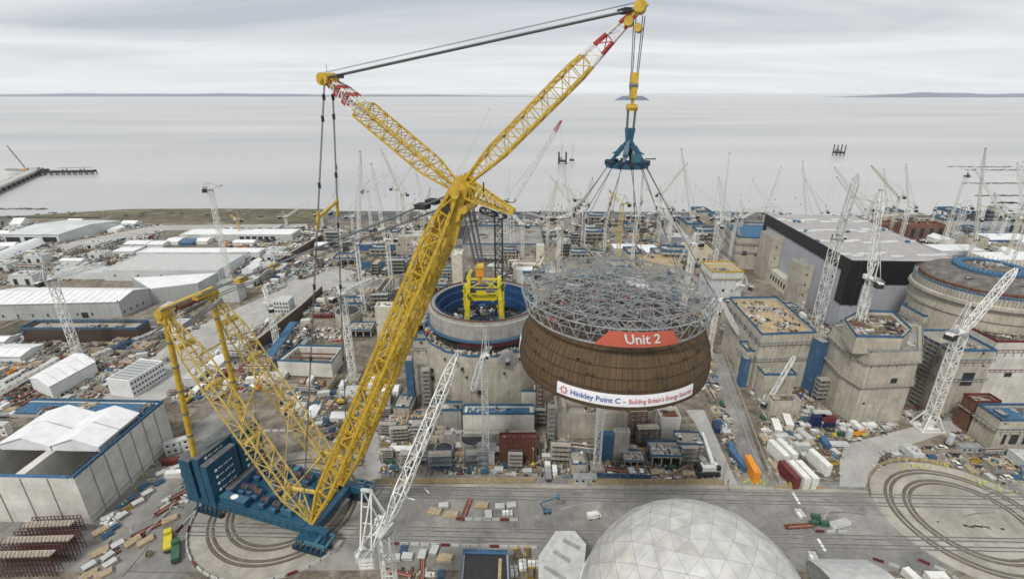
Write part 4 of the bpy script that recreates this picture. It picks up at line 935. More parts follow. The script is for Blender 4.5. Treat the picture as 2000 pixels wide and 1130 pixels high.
# trench walls
for (p, q, hh, lb) in (((505, 690), (592, 618), 9, 'dark sheet pile wall beside the open concrete tank'), ((590, 610), (630, 572), 6, 'dark sheet pile wall farther up the haul road'), ((552, 518), (630, 470), 7, 'dark sheet pile wall crossing behind the crane stay ropes')):
    a, b = G(*p), G(*q); mm = MB(); mm.bar(a+UP*hh/2, b+UP*hh/2, 1.0, 'sheet_pile', h=hh); mm.bar(a+UP*(hh+.15), b+UP*(hh+.15), 1.8, 'timber_grey', h=.3); o = obj('retaining_wall', mm, origin=tuple(a)); tag(o, lb, 'wall', 'sheet pile walls'); o['kind'] = 'thing'; n_ = Vector((-(b-a).y, (b-a).x, 0)).normalized()*1.5; foot([a-n_, b-n_, b+n_, a+n_], 0)
# open concrete tank
hh = HT(546, 735, 706); P = [G(547, 734), G(651, 739)]; bk = roofpoly([(671, 678), (580, 676)], hh); P = [(p[0], p[1]) for p in P]+bk
t = thing('open_tank', 'rectangular open concrete tank with a dark interior left of the yellow boom', 'tank', (P[0][0], P[0][1], 0)); foot(P); landmark('open concrete tank', P[0][0]+10, P[0][1]+8)
Q = shrink(P, .9); mm = MB(); mm.prism(P, 0, .8, 'brown_earth')
for i in range(4): mm.prism([P[i], P[(i+1) % 4], Q[(i+1) % 4], Q[i]], .8, hh, 'concrete_pale')
obj('walls', mm, t); mm = MB()
for f in (.25, .5, .75): a = Vector(P[0]+(0,)).lerp(Vector(P[3]+(0,)), f); b = Vector(P[1]+(0,)).lerp(Vector(P[2]+(0,)), f); mm.bar(a+UP*(hh-2), b+UP*(hh-2), .7, 'rebar')
obj('struts', mm, t); mm = MB(); rail(mm, P, hh, 'net_blue', 1.1); obj('edge_protection', mm, t)
ROOFS.append((shrink([G(585, 668), G(675, 668), G(668, 642), G(600, 642)], 1.0), 0.2, 260))
a, b = G(532, 722), G(580, 662); mm = MB(); mm.lattice(a+UP*6, b+UP*9, 4.5, 6, 12, .3, .18, 'blue', taper=(0, 0, .1, .1)); mm.bar(a+UP*9, b+UP*12, 4.0, 'net_blue', h=.3); o = obj('scaffold_bridge', mm, origin=tuple(a)); tag(o, 'long blue scaffold stair leading along the sheet pile wall', 'scaffold')
P = [G(615, 640), G(662, 640), G(662, 628), G(615, 628)]
# --- turbine hall with the black frame
hT = 46.0; T = roofpoly([(1664, 512), (1888, 515), (1668, 421), (1496, 420)], hT); hT0 = 0
tw = polybld('turbine_hall', 'huge grey clad hall with a black framed edge and white roof strewn with rooflights', 'building', T, hT, 'clad_blue_grey', 'roof_sheet', 0.4, lm='black framed hall')
T = [Vector((p[0], p[1], 0)) for p in T]; mm = MB()
def fascia(a, b, z0, z1, out=.5):
    d = (b-a).normalized(); n_ = Vector((d.y, -d.x, 0)); c = (T[0]+T[2])/2
    if n_.dot(a-c) < 0: n_ = -n_
    mm.prism([a-d*out+n_*out, b+d*out+n_*out, b+d*out-n_*.3, a-d*out-n_*.3], z0, z1, 'black_clad')
fascia(T[3], T[0], hT-7.5, hT+1.2); fascia(T[0], T[1], hT-14, hT+1.2); d3 = (T[0]-T[3]).normalized()
fascia(T[3], T[3]+d3*5.0, 0, hT-7.5); fascia(T[0]-d3*7, T[0], hT-28, hT-7.5, .55); fascia(T[0], T[0]+(T[1]-T[0]).normalized()*9, hT-28, hT-14, .55)
obj('black_frame', mm, tw)
mm = MB(); rl = random.Random(3)
for i in range(11):
    for j in range(4):
        if rl.random() < .12: continue
        f, g = .06+i*.088, .12+j*.24+rl.uniform(-.03, .03); a = T[0].lerp(T[1], f); b = T[3].lerp(T[2], f); c = a.lerp(b, g)+UP*(hT+.6); mm = MB(); mm.box(c, (7.0, 2.2, .9), 0.05, 'tent_white'); mm.box(c+UP*.5, (6.4, 1.6, .15), 0.05, 'light_grey')
        if rl.random() < .35: mm.box(c+Vector((rl.uniform(-3, 3), -1.6, .2)), (2.4, 2.0, 1.3), 0, 'net_blue')
        obj('rooflight', mm, tw)
mm = MB()
for i in range(1, 40): a = T[3].lerp(T[2], i/40); b = T[0].lerp(T[1], i/40)
rail(mm, [T[0], T[1]], hT+1.2, 'white', 1.0, False, False); obj('roof_rail', mm, tw)
mm = MB(); a = T[1]; b = T[2]; n_ = Vector((b-a).to_3d()).normalized(); s3 = Vector((n_.y, -n_.x, 0)); s3 = s3 if s3.x > 0 else -s3
mm.prism([a+s3*.2, b+s3*.2, b+s3*9, a+s3*9], 0, hT-7, 'clad_grey', top='grey'); obj('side_gallery', mm, tw); foot([a, b, b+s3*9, a+s3*9])
for (f, g, hh_, nm) in ((.12, .30, 36, 'far'), (.56, .70, 30, 'near')):
    a = T[3].lerp(T[0], f); b = T[3].lerp(T[0], g); n_ = Vector((-d3.y, d3.x, 0)); n_ = n_ if n_.x < 0 else -n_
    t = polybld('stair_tower', 'pale concrete stair tower on the long side of the black framed hall, '+('farther' if nm == 'far' else 'nearer')+' one', 'tower', [a+n_*.2, b+n_*.2, b+n_*8, a+n_*8], hh_, 'concrete', 'grey', .5, group='stair towers on the black framed hall', lm='stair tower')
    openings(t, b+n_*.2, b+n_*8, 0, hh_, [(.5, z, 1.0, 1.6) for z in (.3, .55, .8)]); 
a = T[3].lerp(T[0], .31); b = T[3].lerp(T[0], .55); t = polybld('annexe', 'low cream annexe between the two stair towers of the black framed hall', 'building', [a+n_*.2, b+n_*.2, b+n_*6, a+n_*6], 11, 'cream', 'light_grey', .4)
openings(t, a+n_*6, b+n_*6, 0, 11, [(u, .55, 2.2, 4) for u in (.1, .25, .4, .55, .7, .85)])
# --- concrete block building with cluttered roof
hB = HT(1489, 760, 660); P = roofpoly([(1487, 659), (1593, 655), (1516, 586), (1424, 587)], hB)
tB = polybld('concrete_block_building', 'tall pale concrete block with a roof full of formwork, right of the hanging dome', 'building', P, hB, 'concrete', 'timber', 1.2, 'net_blue', 420, lm='tall pale concrete block')
openings(tB, P[3], P[0], 0, hB, [(u, .86, 2.2, 2.6) for u in (.1, .26, .42, .58, .74, .9)]); openings(tB, P[0], P[1], 0, hB, [(.45, .55, 1.2, 1.2), (.2, .3, 1.2, 1.2)])
scaffold('stair_scaffold', 'tall blue netted scaffold stair on the right corner of the pale concrete block', (P[1][0]+1.5, P[1][1]-2.5), 4, 6, hB-1, .3, 'blue', True)
t, P2, h2 = block('annexe_block', 'small concrete annexe on the left foot of the tall pale block', 'building', 1447, 1487, 672, 690, 752, wall='concrete', roof='concrete_grey', railmat='net_blue', clutter=30)
scaffold('stair_scaffold', 'blue scaffold stair left of the small annexe beside the hanging dome', G(1447, 752), 3, 4, h2-2, 0, 'blue', True)
t, P2, h2 = block('low_block', 'low concrete block with blue rails in front of the tall pale block', 'building', 1484, 1545, 712, 736, 776, wall='concrete', roof='concrete_grey', railmat='net_blue', clutter=50)
t, P2, h2 = block('low_block', 'squat concrete box with a dark pit roof behind the small white crane', 'building', 1500, 1560, 772, 786, 812, wall='concrete', roof='brown_earth', clutter=30)
# --- the stepped concrete building right of it
hC = HT(1680, 795, 668); P = roofpoly([(1660, 672), (1700, 694), (1800, 690), (1800, 640), (1700, 625), (1625, 640)], hC)
tC = polybld('stepped_building', 'stepped curved concrete building with blue edged upper deck, right of the leaning crane', 'building', P, hC, 'concrete', 'concrete_grey', 1.2, 'grey', 60, lm='stepped concrete building')
openings(tC, P[1], P[2], 0, hC, [(.62, .62, 3.0, 2.6), (.15, .3, 1.0, 1.0)])
P = roofpoly([(1672, 662), (1762, 664), (1778, 648), (1742, 614), (1680, 612), (1648, 628)], hC+7); t = polybld('upper_deck', 'upper deck with brown roof and blue edge on the stepped building', 'building', P, hC+7, 'concrete', 'brown_earth', .8, 'blue', 160, z0=hC, group=None)
scaffold('access_scaffold', 'grey scaffold stair on the left side of the stepped building', G(1668, 775), 5, 6, hC*.72, .2, 'grey')
scaffold('access_scaffold', 'grey scaffold stair between the stepped building and the right reactor', G(1792, 790), 6, 6, hC, .2, 'grey')
# --- reactor buildings
def reactor(c, lb, which):
    t = thing('reactor_building', lb, 'building', (c[0], c[1], 0)); landmark('open round reactor' if which == 2 else 'domed round reactor', c[0], c[1]); return t
RC = Vector((-13.5, 231, 0)); ZT = 47.0
r2 = reactor(RC, 'round concrete reactor building with a blue rimmed open top and yellow gantry inside', 2)
foot([(RC[0]+34*math.cos(k*.4), RC[1]+34*math.sin(k*.4)) for k in range(16)], 0)
mm = MB(); mm.revolve(RC, [(26.6, ZT-9.5), (27.6, ZT-9), (27.6, ZT-1.6), (26.9, ZT-1), (26.9, ZT), (24.6, ZT), (24.6, 18)], 96, 'concrete_grey'); obj('containment_wall', mm, r2, smooth=False)
mm = MB(); mm.revolve(RC, [(26.2, ZT-16), (26.2, ZT-9.4)], 96, 'dark'); mm.revolve(RC, [(26.5, ZT-13), (26.5, ZT-9.7)], 40, 'maroon', -2.0, -.9); mm.revolve(RC, [(28.8, ZT-9.6), (28.8, ZT-9.2), (26.6, ZT-9.2)], 96, 'net_blue')  # dark band paints the recess shade below the ring; rest is walkway
for k in range(0, 96): t0 = 2*math.pi*k/96; mm.bar((RC[0]+28.7*math.cos(t0), RC[1]+28.7*math.sin(t0), ZT-9.3), (RC[0]+28.7*math.cos(t0), RC[1]+28.7*math.sin(t0), ZT-8.0), .14, 'net_blue')
mm.revolve(RC, [(28.7, ZT-8.1), (28.7, ZT-7.9)], 96, 'net_blue'); obj('hanging_walkway', mm, r2)
mm = MB(); mm.revolve(RC, [(24.5, ZT+.1), (24.5, ZT-3), (23.0, ZT-3), (23.0, ZT-7), (21.6, ZT-7), (21.6, ZT-12)], 72, 'deep_blue')
for k in range(72):
    t0 = 2*math.pi*k/72; c_, s_ = math.cos(t0), math.sin(t0)
    mm.bar((RC[0]+24.9*c_, RC[1]+24.9*s_, ZT), (RC[0]+24.9*c_, RC[1]+24.9*s_, ZT+1.4), .16, 'blue'); mm.bar((RC[0]+23.2*c_, RC[1]+23.2*s_, ZT-7), (RC[0]+23.2*c_, RC[1]+23.2*s_, ZT-1.5), .2, 'blue')
mm.revolve(RC, [(24.9, ZT+1.25), (24.9, ZT+1.45)], 72, 'blue'); mm.revolve(RC, [(26.8, ZT+.05), (26.8, ZT+1.0)], 72, 'rebar'); obj('inner_walkway', mm, r2)
mm = MB(); mm.revolve(RC, [(24.5, 30), (0.01, 30)], 48, 'dark'); 
for k in range(150): a_ = rnd.uniform(0, 6.28); q_ = rnd.uniform(2, 21.5); mm.box((RC[0]+q_*math.cos(a_), RC[1]+q_*math.sin(a_), 31+rnd.uniform(0, 6)), (rnd.uniform(.6, 4.5), rnd.uniform(.4, 2), rnd.uniform(.4, 3)), rnd.uniform(0, 3), rnd.choice(['navy', 'navy', 'concrete_grey', 'white', 'dark', 'steel', 'teal', 'dark', 'blue']))
obj('internal_structure', mm, r2)
# polar gantry
for sx in (-1, 1):
    mm = MB(); x0 = RC[0]+sx*7.2
    for yy in (-3, 3): mm.bar((x0+sx*1.5, RC[1]+yy-4, ZT-9), (x0, RC[1]+yy-3, ZT+12), 2.6, 'lime_yellow', w2=1.5)
    mm.bar((x0, RC[1]-6, ZT+12), (x0, RC[1], ZT+12), 1.5, 'lime_yellow'); mm.bar((x0, RC[1]-6, ZT+5), (x0, RC[1], ZT+5), 1.0, 'lime_yellow')
    for z in range(int(ZT), int(ZT)+12, 3): mm.bar((x0, RC[1]-7, z), (x0, RC[1]-1, z+3), .5, 'lime_yellow')
    obj('gantry_leg', mm, r2)
mm = MB(); [mm.bar((RC[0]+x_, RC[1]-7+y_, ZT+z_), (RC[0]+x_+dx_, RC[1]-7+y_, ZT+z_+dz_), .45, 'lime_yellow') for x_, y_, z_, dx_, dz_ in ((-7, 0, 6, 14, 0), (-7, 0, 9, 6, 3), (7, 0, 9, -6, 3), (-7, 0, 6, 3, -4), (7, 0, 6, -3, -4), (-9.5, 0, -2, 0, 12), (9.5, 0, -2, 0, 12), (-9.5, 3, 8, 19, 0), (-9.5, 0, 3, 2.5, 0), (7, 0, 3, 2.5, 0))]; mm.box((RC[0], RC[1]-4, ZT+4), (13, 3.2, 4.2), 0, 'lime_yellow'); mm.box((RC[0], RC[1]-4, ZT+12.4), (17, .8, .8), 0, 'lime_yellow'); mm.box((RC[0], RC[1]+1, ZT+9.0), (9, 3, 2.6), 0, 'grey'); mm.box((RC[0]-5.2, RC[1]-5.8, ZT+6.8), (2.2, 2, 2), 0, 'dark'); mm.box((RC[0]+3, RC[1]-5.8, ZT+6.8), (4, 2, 1.6), 0, 'steel')
mm.bar((RC[0]-8, RC[1]-4, ZT+12.6), (RC[0]-6, RC[1]-4, ZT+17), 1.4, 'lime_yellow'); mm.bar((RC[0]+6, RC[1]-4, ZT+12.6), (RC[0]+2, RC[1]-4, ZT+8), .7, 'lime_yellow'); obj('gantry_bridge', mm, r2)
rg_ = random.Random(8)
for sx in (-1, 1):
    mm = MB()
    for k in range(26): a_ = Vector((RC[0]+sx*rg_.uniform(5.5, 10), RC[1]-7.5+rg_.uniform(0, 4), ZT+rg_.uniform(-3, 10))); mm.bar(a_, a_+Vector((rg_.uniform(-2, 2), 0, rg_.uniform(1, 3.5))), rg_.uniform(.25, .7), rg_.choice(['lime_yellow', 'lime_yellow', 'yellow', 'dark']))
    mm.box((RC[0]+sx*8, RC[1]-5, ZT+6.5), (2.6, 2.6, 7), 0, 'lime_yellow'); obj('gantry_rigging', mm, r2)
# lower building around it
hR = 31.5
def octa(c, r, n=8, a0=0.39, sq=1.0): return [(c[0]+r*math.cos(a0+2*math.pi*k/n), c[1]+r*math.sin(a0+2*math.pi*k/n)*sq) for k in range(n)]
mm = MB(); PO = octa(RC, 31.5, 16, .2); mm.prism(PO, 0, hR, 'concrete', top='concrete_grey'); obj('lower_wall', mm, r2)
mm = MB(); rail(mm, [p for p in octa(RC, 31.3, 16, .2)], hR, 'net_blue', 1.2)
mm.revolve(RC, [(30.2, hR+.1), (30.2, hR+.5), (29.6, hR+.5)], 64, 'dark'); obj('lower_rail', mm, r2); [ROOFS.append(([(RC[0]+q_*math.cos(a_), RC[1]+q_*math.sin(a_)) for q_, a_ in ((27, 3.1+k*.32), (30.6, 3.1+k*.32), (30.6, 3.42+k*.32), (27, 3.42+k*.32))], hR+.5, 22)) for k in range(10)]
for (x, y, w, h_) in ((845, 722, 1.6, 1.6), (846, 738, 1.6, 1.6), (893, 708, 1.0, 1.0), (903, 720, 1.2, 1.2), (938, 766, 2.6, 2.2), (925, 760, 1, 1), (912, 735, .8, .8), (985, 728, .8, .8), (1015, 700, 1.2, 1.2), (880, 740, .7, .7), (870, 700, 1, 1)):
    for Yt in np.arange(194, 232, .25):
        p = V(x, y, float(Yt))
        if (p[0]-RC[0])**2+(p[1]-RC[1])**2 < 31.4**2: break
    ang = math.atan2(p[1]-RC[1], p[0]-RC[0])+math.pi/2; mm = MB(); mm.box(p, (w, 1.4, h_), ang, 'dark'); mm.box(p-UP*(h_/2+.1), (w+.4, 1.8, .2), ang, 'grey'); obj('opening', mm, r2)
for Yt in np.arange(194, 232, .25):
    p = V(990, 700, float(Yt))
    if (p[0]-RC[0])**2+(p[1]-RC[1])**2 < 31.3**2: break
d_ = (p-RC); d_.z = 0; d_.normalize(); mm = MB(); mm.tube(p-d_*2, p+d_*.9, 3.9, 24, 'concrete_grey'); mm.tube(p+d_*.9, p+d_*1.0, 3.2, 24, 'grey'); mm.tube(p+d_*1.0, p+d_*1.15, 1.0, 10, 'light_grey'); mm.box(p+d_*1.2-UP*2, (2.2, 1, 1.2), 0, 'dark'); obj('equipment_hatch', mm, r2)
scaffold('stair_scaffold', 'bright blue scaffold stair on the left of the round reactor building', G(806, 790), 3.2, 5, 26, .1, 'blue', True)
for args in (
 ('fuel_block', 'grey buttress block with blue rails on the left flank of the round reactor', 815, 850, 655, 668, 770, dict(wall='concrete', roof='concrete_grey', railmat='net_blue', clutter=40)),
 ('front_block', 'pale concrete block with rebar and yellow formwork on top, below the round reactor', 958, 1046, 745, 768, 800, dict(wall='concrete_pale', roof='brown_earth', railmat='net_blue', clutter=160)),
 ('front_block', 'long pale concrete wall block below the round reactor', 905, 1043, 795, 812, 850, dict(wall='concrete_pale', roof='net_blue', parapet=.6, railmat='net_blue', clutter=14)),
 ('front_block', 'low grey concrete plinth at the foot of the pale wall block', 868, 1046, 842, 848, 866, dict(wall='concrete_grey', roof='concrete', parapet=.3, clutter=25)),
 ('side_block', 'dark recessed block with blue rails left of the pale wall block', 845, 902, 790, 806, 842, dict(wall='concrete_grey', roof='dark', railmat='net_blue', clutter=60)),
 ('cradle_block', 'pale curved cradle block directly under the hanging dome', 1085, 1228, 778, 812, 855, dict(wall='concrete', roof='concrete', parapet=1.4, clutter=30)),
 ('cradle_block', 'open topped pale concrete box right under the hanging dome', 1287, 1325, 800, 822, 856, dict(wall='concrete_pale', roof='rust', parapet=1.8, clutter=10)),
 ('grey_block', 'grey wall block with a blue panel under the front of the dome', 1196, 1226, 838, 846, 896, dict(wall='concrete', roof='concrete_grey', parapet=.5)),
 ('net_screen', 'bright blue netted scaffold block under the front of the dome', 1168, 1195, 842, 850, 900, dict(wall='net_blue', roof='net_blue', parapet=.2)),
 ('frame_block', 'maroon rebar cage block standing in front of the pale wall block', 976, 1047, 852, 862, 902, dict(wall='rebar', roof='rust', parapet=.8, railmat='maroon', clutter=30)),
):
    n_, l_, x0, x1, yb, yf, yg, kw = args; t, P, h = block(n_, l_, 'building', x0, x1, yb, yf, yg, **kw)
    if n_ == 'cradle_block' and x0 < 1200:
        mm = MB()
        for f in (.1, .9): mm.prism([(P[0][0]+(P[1][0]-P[0][0])*f-1, P[0][1]), (P[0][0]+(P[1][0]-P[0][0])*f+1, P[0][1]), (P[0][0]+(P[1][0]-P[0][0])*f+1, P[2][1]), (P[0][0]+(P[1][0]-P[0][0])*f-1, P[2][1])], h+1.4, h+5, 'concrete')
        mm.tube((P[0][0]+4, P[0][1]+9, h+1.5), (P[1][0]-4, P[0][1]+9, h+1.5), 3.0, 16, 'concrete'); obj('cradle', mm, t)
    if n_ == 'frame_block':
        mm = MB()
        for k in range(15): x = P[0][0]+(P[1][0]-P[0][0])*k/14; mm.bar((x, P[0][1]-.3, 0), (x, P[0][1]-.3, h+2.0), .2, 'rust')
        for k in range(9): mm.bar((P[0][0], P[0][1]-.3, h*k/8), (P[1][0], P[0][1]-.3, h*k/8), .16, 'maroon')
        obj('rebar_cage', mm, t)
# right reactor: closed dome, blue top ring, concrete drum
RR = G(1935, 620, 40); RR = Vector((251, 250, 0)); ZD = 50.0
r1 = reactor(RR, 'round concrete reactor building with a closed dome and a blue ring on top, right edge', 1); foot([(RR[0]+36*math.cos(k*.4), RR[1]+36*math.sin(k*.4)) for k in range(16)], 0)
mm = MB(); mm.revolve(RR, [(30, 0), (30, ZD-12), (30.8, ZD-12), (30.8, ZD-10.5), (30, ZD-10.5), (30, ZD-6), (31, ZD-6), (31, ZD-4), (30, ZD-3.6), (30, ZD), (28.6, ZD)], 96, 'concrete'); obj('containment_wall', mm, r1)
mm = MB(); mm.revolve(RR, [(28.8, ZD-.5), (27.8, ZD+2.2), (25, ZD+4.4), (20, ZD+6.2), (13, ZD+7.4), (12.5, ZD+7.5), (0.01, ZD+8.0)], 96, 'crown_grey'); obj('dome', mm, r1, smooth=True)
mm = MB(); mm.revolve(RR, [(15.5, ZD+7.2), (15.5, ZD+8.4), (11.5, ZD+8.6), (11.5, ZD+7.6)], 64, 'net_blue')
for k in range(48): t0 = k*math.pi/24; mm.bar((RR[0]+15.4*math.cos(t0), RR[1]+15.4*math.sin(t0), ZD+8), (RR[0]+15.4*math.cos(t0), RR[1]+15.4*math.sin(t0), ZD+10), .15, 'blue')
mm.revolve(RR, [(28.4, ZD+1.6), (28.3, ZD+2.4), (27.8, ZD+2.5)], 96, 'rust'); mm.revolve(RR, [(29.8, ZD), (29.8, ZD+1.2)], 96, 'blue')
for k in range(120): t0 = k*math.pi/60; mm.bar((RR[0]+30.2*math.cos(t0), RR[1]+30.2*math.sin(t0), ZD-6), (RR[0]+30.2*math.cos(t0), RR[1]+30.2*math.sin(t0), ZD+1.5), .16, 'grey')
mm.revolve(RR, [(31.6, ZD-5.8), (31.6, ZD-5.5), (30, ZD-5.5)], 96, 'steel'); mm.revolve(RR, [(30.4, ZD-11.8), (30.4, ZD-11)], 96, 'net_blue'); obj('walkway_rings', mm, r1)
ROOFS.append(([(RR[0]+10*math.cos(k), RR[1]+10*math.sin(k)) for k in range(6)], ZD+8.0, 90))
for k in range(5): a0_ = 3.4+k*.42; ROOFS.append(([(RR[0]+q_*math.cos(a_), RR[1]+q_*math.sin(a_)) for q_, a_ in ((17, a0_), (17, a0_+.35), (24, a0_+.35), (24, a0_))], ZD+5.4, 14)); 
for args in (
 ('reactor_annexe', 'curved pale annexe with blue rails left of the right hand reactor', 1772, 1832, 598, 622, 720, dict(wall='concrete', roof='concrete_grey', railmat='net_blue', clutter=60)),
 ('reactor_annexe', 'tall pale wall block with a large dark opening beside the white crane mast', 1808, 1898, 650, 690, 806, dict(wall='concrete', roof='concrete_grey', railmat='net_blue', clutter=80)),
 ('reactor_annexe', 'pale panelled drum wall at the right edge with a small dark window', 1900, 2060, 640, 672, 788, dict(wall='concrete_pale', roof='brown_earth', railmat='maroon', clutter=120)),
 ('blue_block', 'concrete block with bright blue cladding and stairs, bottom right edge', 1932, 2060, 795, 826, 878, dict(wall='concrete', roof='net_blue', railmat='blue', clutter=40)),
 ('brown_scaffold_block', 'brown timber scaffold stack in front of the right hand reactor', 1882, 1932, 775, 790, 842, dict(wall='rebar', roof='rust', railmat='maroon', clutter=60)),
):
    n_, l_, x0, x1, yb, yf, yg, kw = args; t, P, h = block(n_, l_, 'building', x0, x1, yb, yf, yg, **kw)
    if x0 == 1808: openings(t, P[0], P[1], 0, h, [(.62, .58, 5.5, 7), (.2, .3, 1, 1), (.85, .8, 1, 1)])
    if x0 == 1900: openings(t, P[0], P[1], 0, h, [(.28, .5, 3.5, 2.2)])
    if x0 == 1932: openings(t, P[0], P[1], 0, h, [(.15, .4, 1.5, 5), (.3, .4, 3.5, 5), (.5, .4, 3.5, 5)])
scaffold('stair_scaffold', 'bright blue stair scaffold at the left of the blue clad block, bottom right', G(1932, 860), 3, 4, 15, .1, 'blue', True)
scaffold('stair_scaffold', 'slim blue stair tower against the drum of the right hand reactor', tuple(V(1893, 655, 206))[:2], 3.4, 4, 34, .2, 'blue', True)
# concrete building by the shore with blue roof
P = roofpoly([(1440, 468), (1502, 470), (1492, 440), (1412, 437)], 26); t = polybld('shore_building', 'pale concrete building with blue membrane roof left of the black framed hall', 'building', P, 26, 'concrete', 'net_blue', 1.5, 'net_blue', 50)
openings(t, P[0], P[1], 0, 26, [(.3, .55, 4, 4), (.65, .5, 1.5, 1.5), (.85, .5, 1.5, 1.5)])
# concrete fins
for x, y, y2 in ((1200, 545, 470), (1258, 560, 480), (1430, 545, 490)):
    a = G(x, y); b = G(x-28, y2+35); mm = MB(); mm.bar(a+UP*6, Vector((a[0]-10, a[1]+38, 6)), 1.2, 'concrete', h=12); o = obj('concrete_fin', mm, origin=tuple(a)); tag(o, 'sloping concrete fin wall behind the hanging dome, '+{1200: 'leftmost', 1258: 'middle', 1430: 'rightmost'}[x]+' of three', 'wall', 'concrete fin walls'); o['kind'] = 'thing'
# --- silver geodesic dome, shed and others in the foreground
GC = Vector((48.5, 93.4, 0)); GR, GH, GZ = 30.5, 27.5, 13.5
gd = thing('geodesic_dome', 'silver panelled geodesic dome shelter in the foreground', 'dome', tuple(GC)); landmark('silver geodesic dome', GC[0], GC[1]); foot([(GC[0]+31.5*math.cos(k*.3), GC[1]+31.5*math.sin(k*.3)) for k in range(21)], 0)
mm = MB(); mm.revolve(GC, [(GR, 0), (GR, GZ), (GR+.35, GZ), (GR+.35, GZ+.7), (GR-.3, GZ+.9)], 96, 'white'); obj('skirt_wall', mm, gd)
def geodesic():
    ph = (1+5**.5)/2; V0 = [Vector(v).normalized() for v in ((-1, ph, 0), (1, ph, 0), (-1, -ph, 0), (1, -ph, 0), (0, -1, ph), (0, 1, ph), (0, -1, -ph), (0, 1, -ph), (ph, 0, -1), (ph, 0, 1), (-ph, 0, -1), (-ph, 0, 1))]
    F0 = [(0, 11, 5), (0, 5, 1), (0, 1, 7), (0, 7, 10), (0, 10, 11), (1, 5, 9), (5, 11, 4), (11, 10, 2), (10, 7, 6), (7, 1, 8), (3, 9, 4), (3, 4, 2), (3, 2, 6), (3, 6, 8), (3, 8, 9), (4, 9, 5), (2, 4, 11), (6, 2, 10), (8, 6, 7), (9, 8, 1)]
    rot = Matrix.Rotation(0.5536, 3, 'X') @ Matrix.Rotation(.3, 3, 'Z'); n = 6; tris = []
    for a, b, c in F0:
        A, B, C_ = V0[a], V0[b], V0[c]; g = {}
        for i in range(n+1):
            for j in range(n+1-i): g[i, j] = (rot @ (A*(n-i-j)+B*i+C_*j)).normalized()
        for i in range(n):
            for j in range(n-i):
                tris.append((g[i, j], g[i+1, j], g[i, j+1]))
                if i+j < n-1: tris.append((g[i+1, j], g[i+1, j+1], g[i, j+1]))
    return tris
rho = (GR*GR+GH*GH)/(2*GH); cz = GZ+GH-rho; mm = MB(); sm = MB(); gcol = []; q7 = random.Random(9)
for tr in geodesic():
    P = [Vector((GC[0], GC[1], cz))+p*rho for p in tr]
    if max(p[2] for p in P) < GZ+.2: continue
    P = [Vector((p[0], p[1], max(p[2], GZ+.3))) for p in P]; c = (P[0]+P[1]+P[2])/3; n_ = (c-Vector((GC[0], GC[1], cz))).normalized()
    Q = [p.lerp(c, .02)+n_*.10 for p in P]; apex_ = c+n_*.16; k = q7.choice([1.0, .97, .92, .99, .84, 1.0, .95]); tint = (k, k*.99, k*q7.choice([.97, .94, 1.0, 1.0]))
    mm.add(Q+[apex_], [(0, 1, 3), (1, 2, 3), (2, 0, 3)], 'aluminium_panel'); gcol += [tint]*3
    for i in range(3): sm.bar(P[i]+n_*.02, P[(i+1) % 3]+n_*.02, .10, 'grey')
pn = obj('panels', mm, gd); ca = pn.data.color_attributes.new('panel', 'BYTE_COLOR', 'CORNER')
for i, pl in enumerate(pn.data.polygons):
    for li in pl.loop_indices: ca.data[li].color = tuple(min(1, x) for x in gcol[i])+(1,)
obj('seams', sm, gd)
zs = 9.0; ctr = [(1085, 1037), (1122, 1036), (1145, 1062), (1142, 1090), (1141, 1150), (1066, 1180), (1052, 1130), (1052, 1085)]
P = roofpoly(ctr, zs); t = polybld('octagonal_shed', 'light grey octagonal shed with three dark roof strips beside the silver dome', 'building', P, zs, 'light_grey', 'light_grey', .15)
mm = MB()
for (xa, ya), (xb, yb) in (((1100, 1053), (1132, 1070)), ((1081, 1075), (1113, 1095)), ((1064, 1105), (1105, 1132))):
    a, b = G(xa, ya, zs+.1), G(xb, yb, zs+.1); mm.bar(a, b, 1.3, 'grey', h=.2)
obj('rooflight', mm, t)
a = G(1592, 1230); P0 = roofpoly([(1588, 1082), (1702, 1084)], 8); 
t = gable('arched_shed', 'grey barrel roofed shed right of the silver dome', 'building', (P0[0][0], P0[0][1]-24), (P0[0][0]+.01, P0[0][1]+1), (P0[1][0]+2, P0[1][1]-24), (P0[1][0], P0[1][1]+1), 4.5, 9.0, 'grey', 'light_grey', arch=True)
P = roofpoly([(900, 1140), (995, 1140), (992, 1078), (905, 1076)], 7); t = polybld('blue_edged_building', 'dark roofed cabin building with a blue edge at the bottom of the frame', 'building', P, 7, 'clad_blue_grey', 'dark', .3)
mm = MB(); rail(mm, P, 7.3, 'blue', .7); a = Vector(P[3]+(7.4,)); b = Vector(P[2]+(7.4,)); mm.bar(a-Vector((0, .4, 0)), b-Vector((0, .4, 0)), 1.4, 'blue', h=.4); q = G(975, 1150, 7.2); mm.bar(G(977, 1090, 7.25), G(975, 1140, 7.25), 1.0, 'timber', h=.15); obj('blue_edging', mm, t)
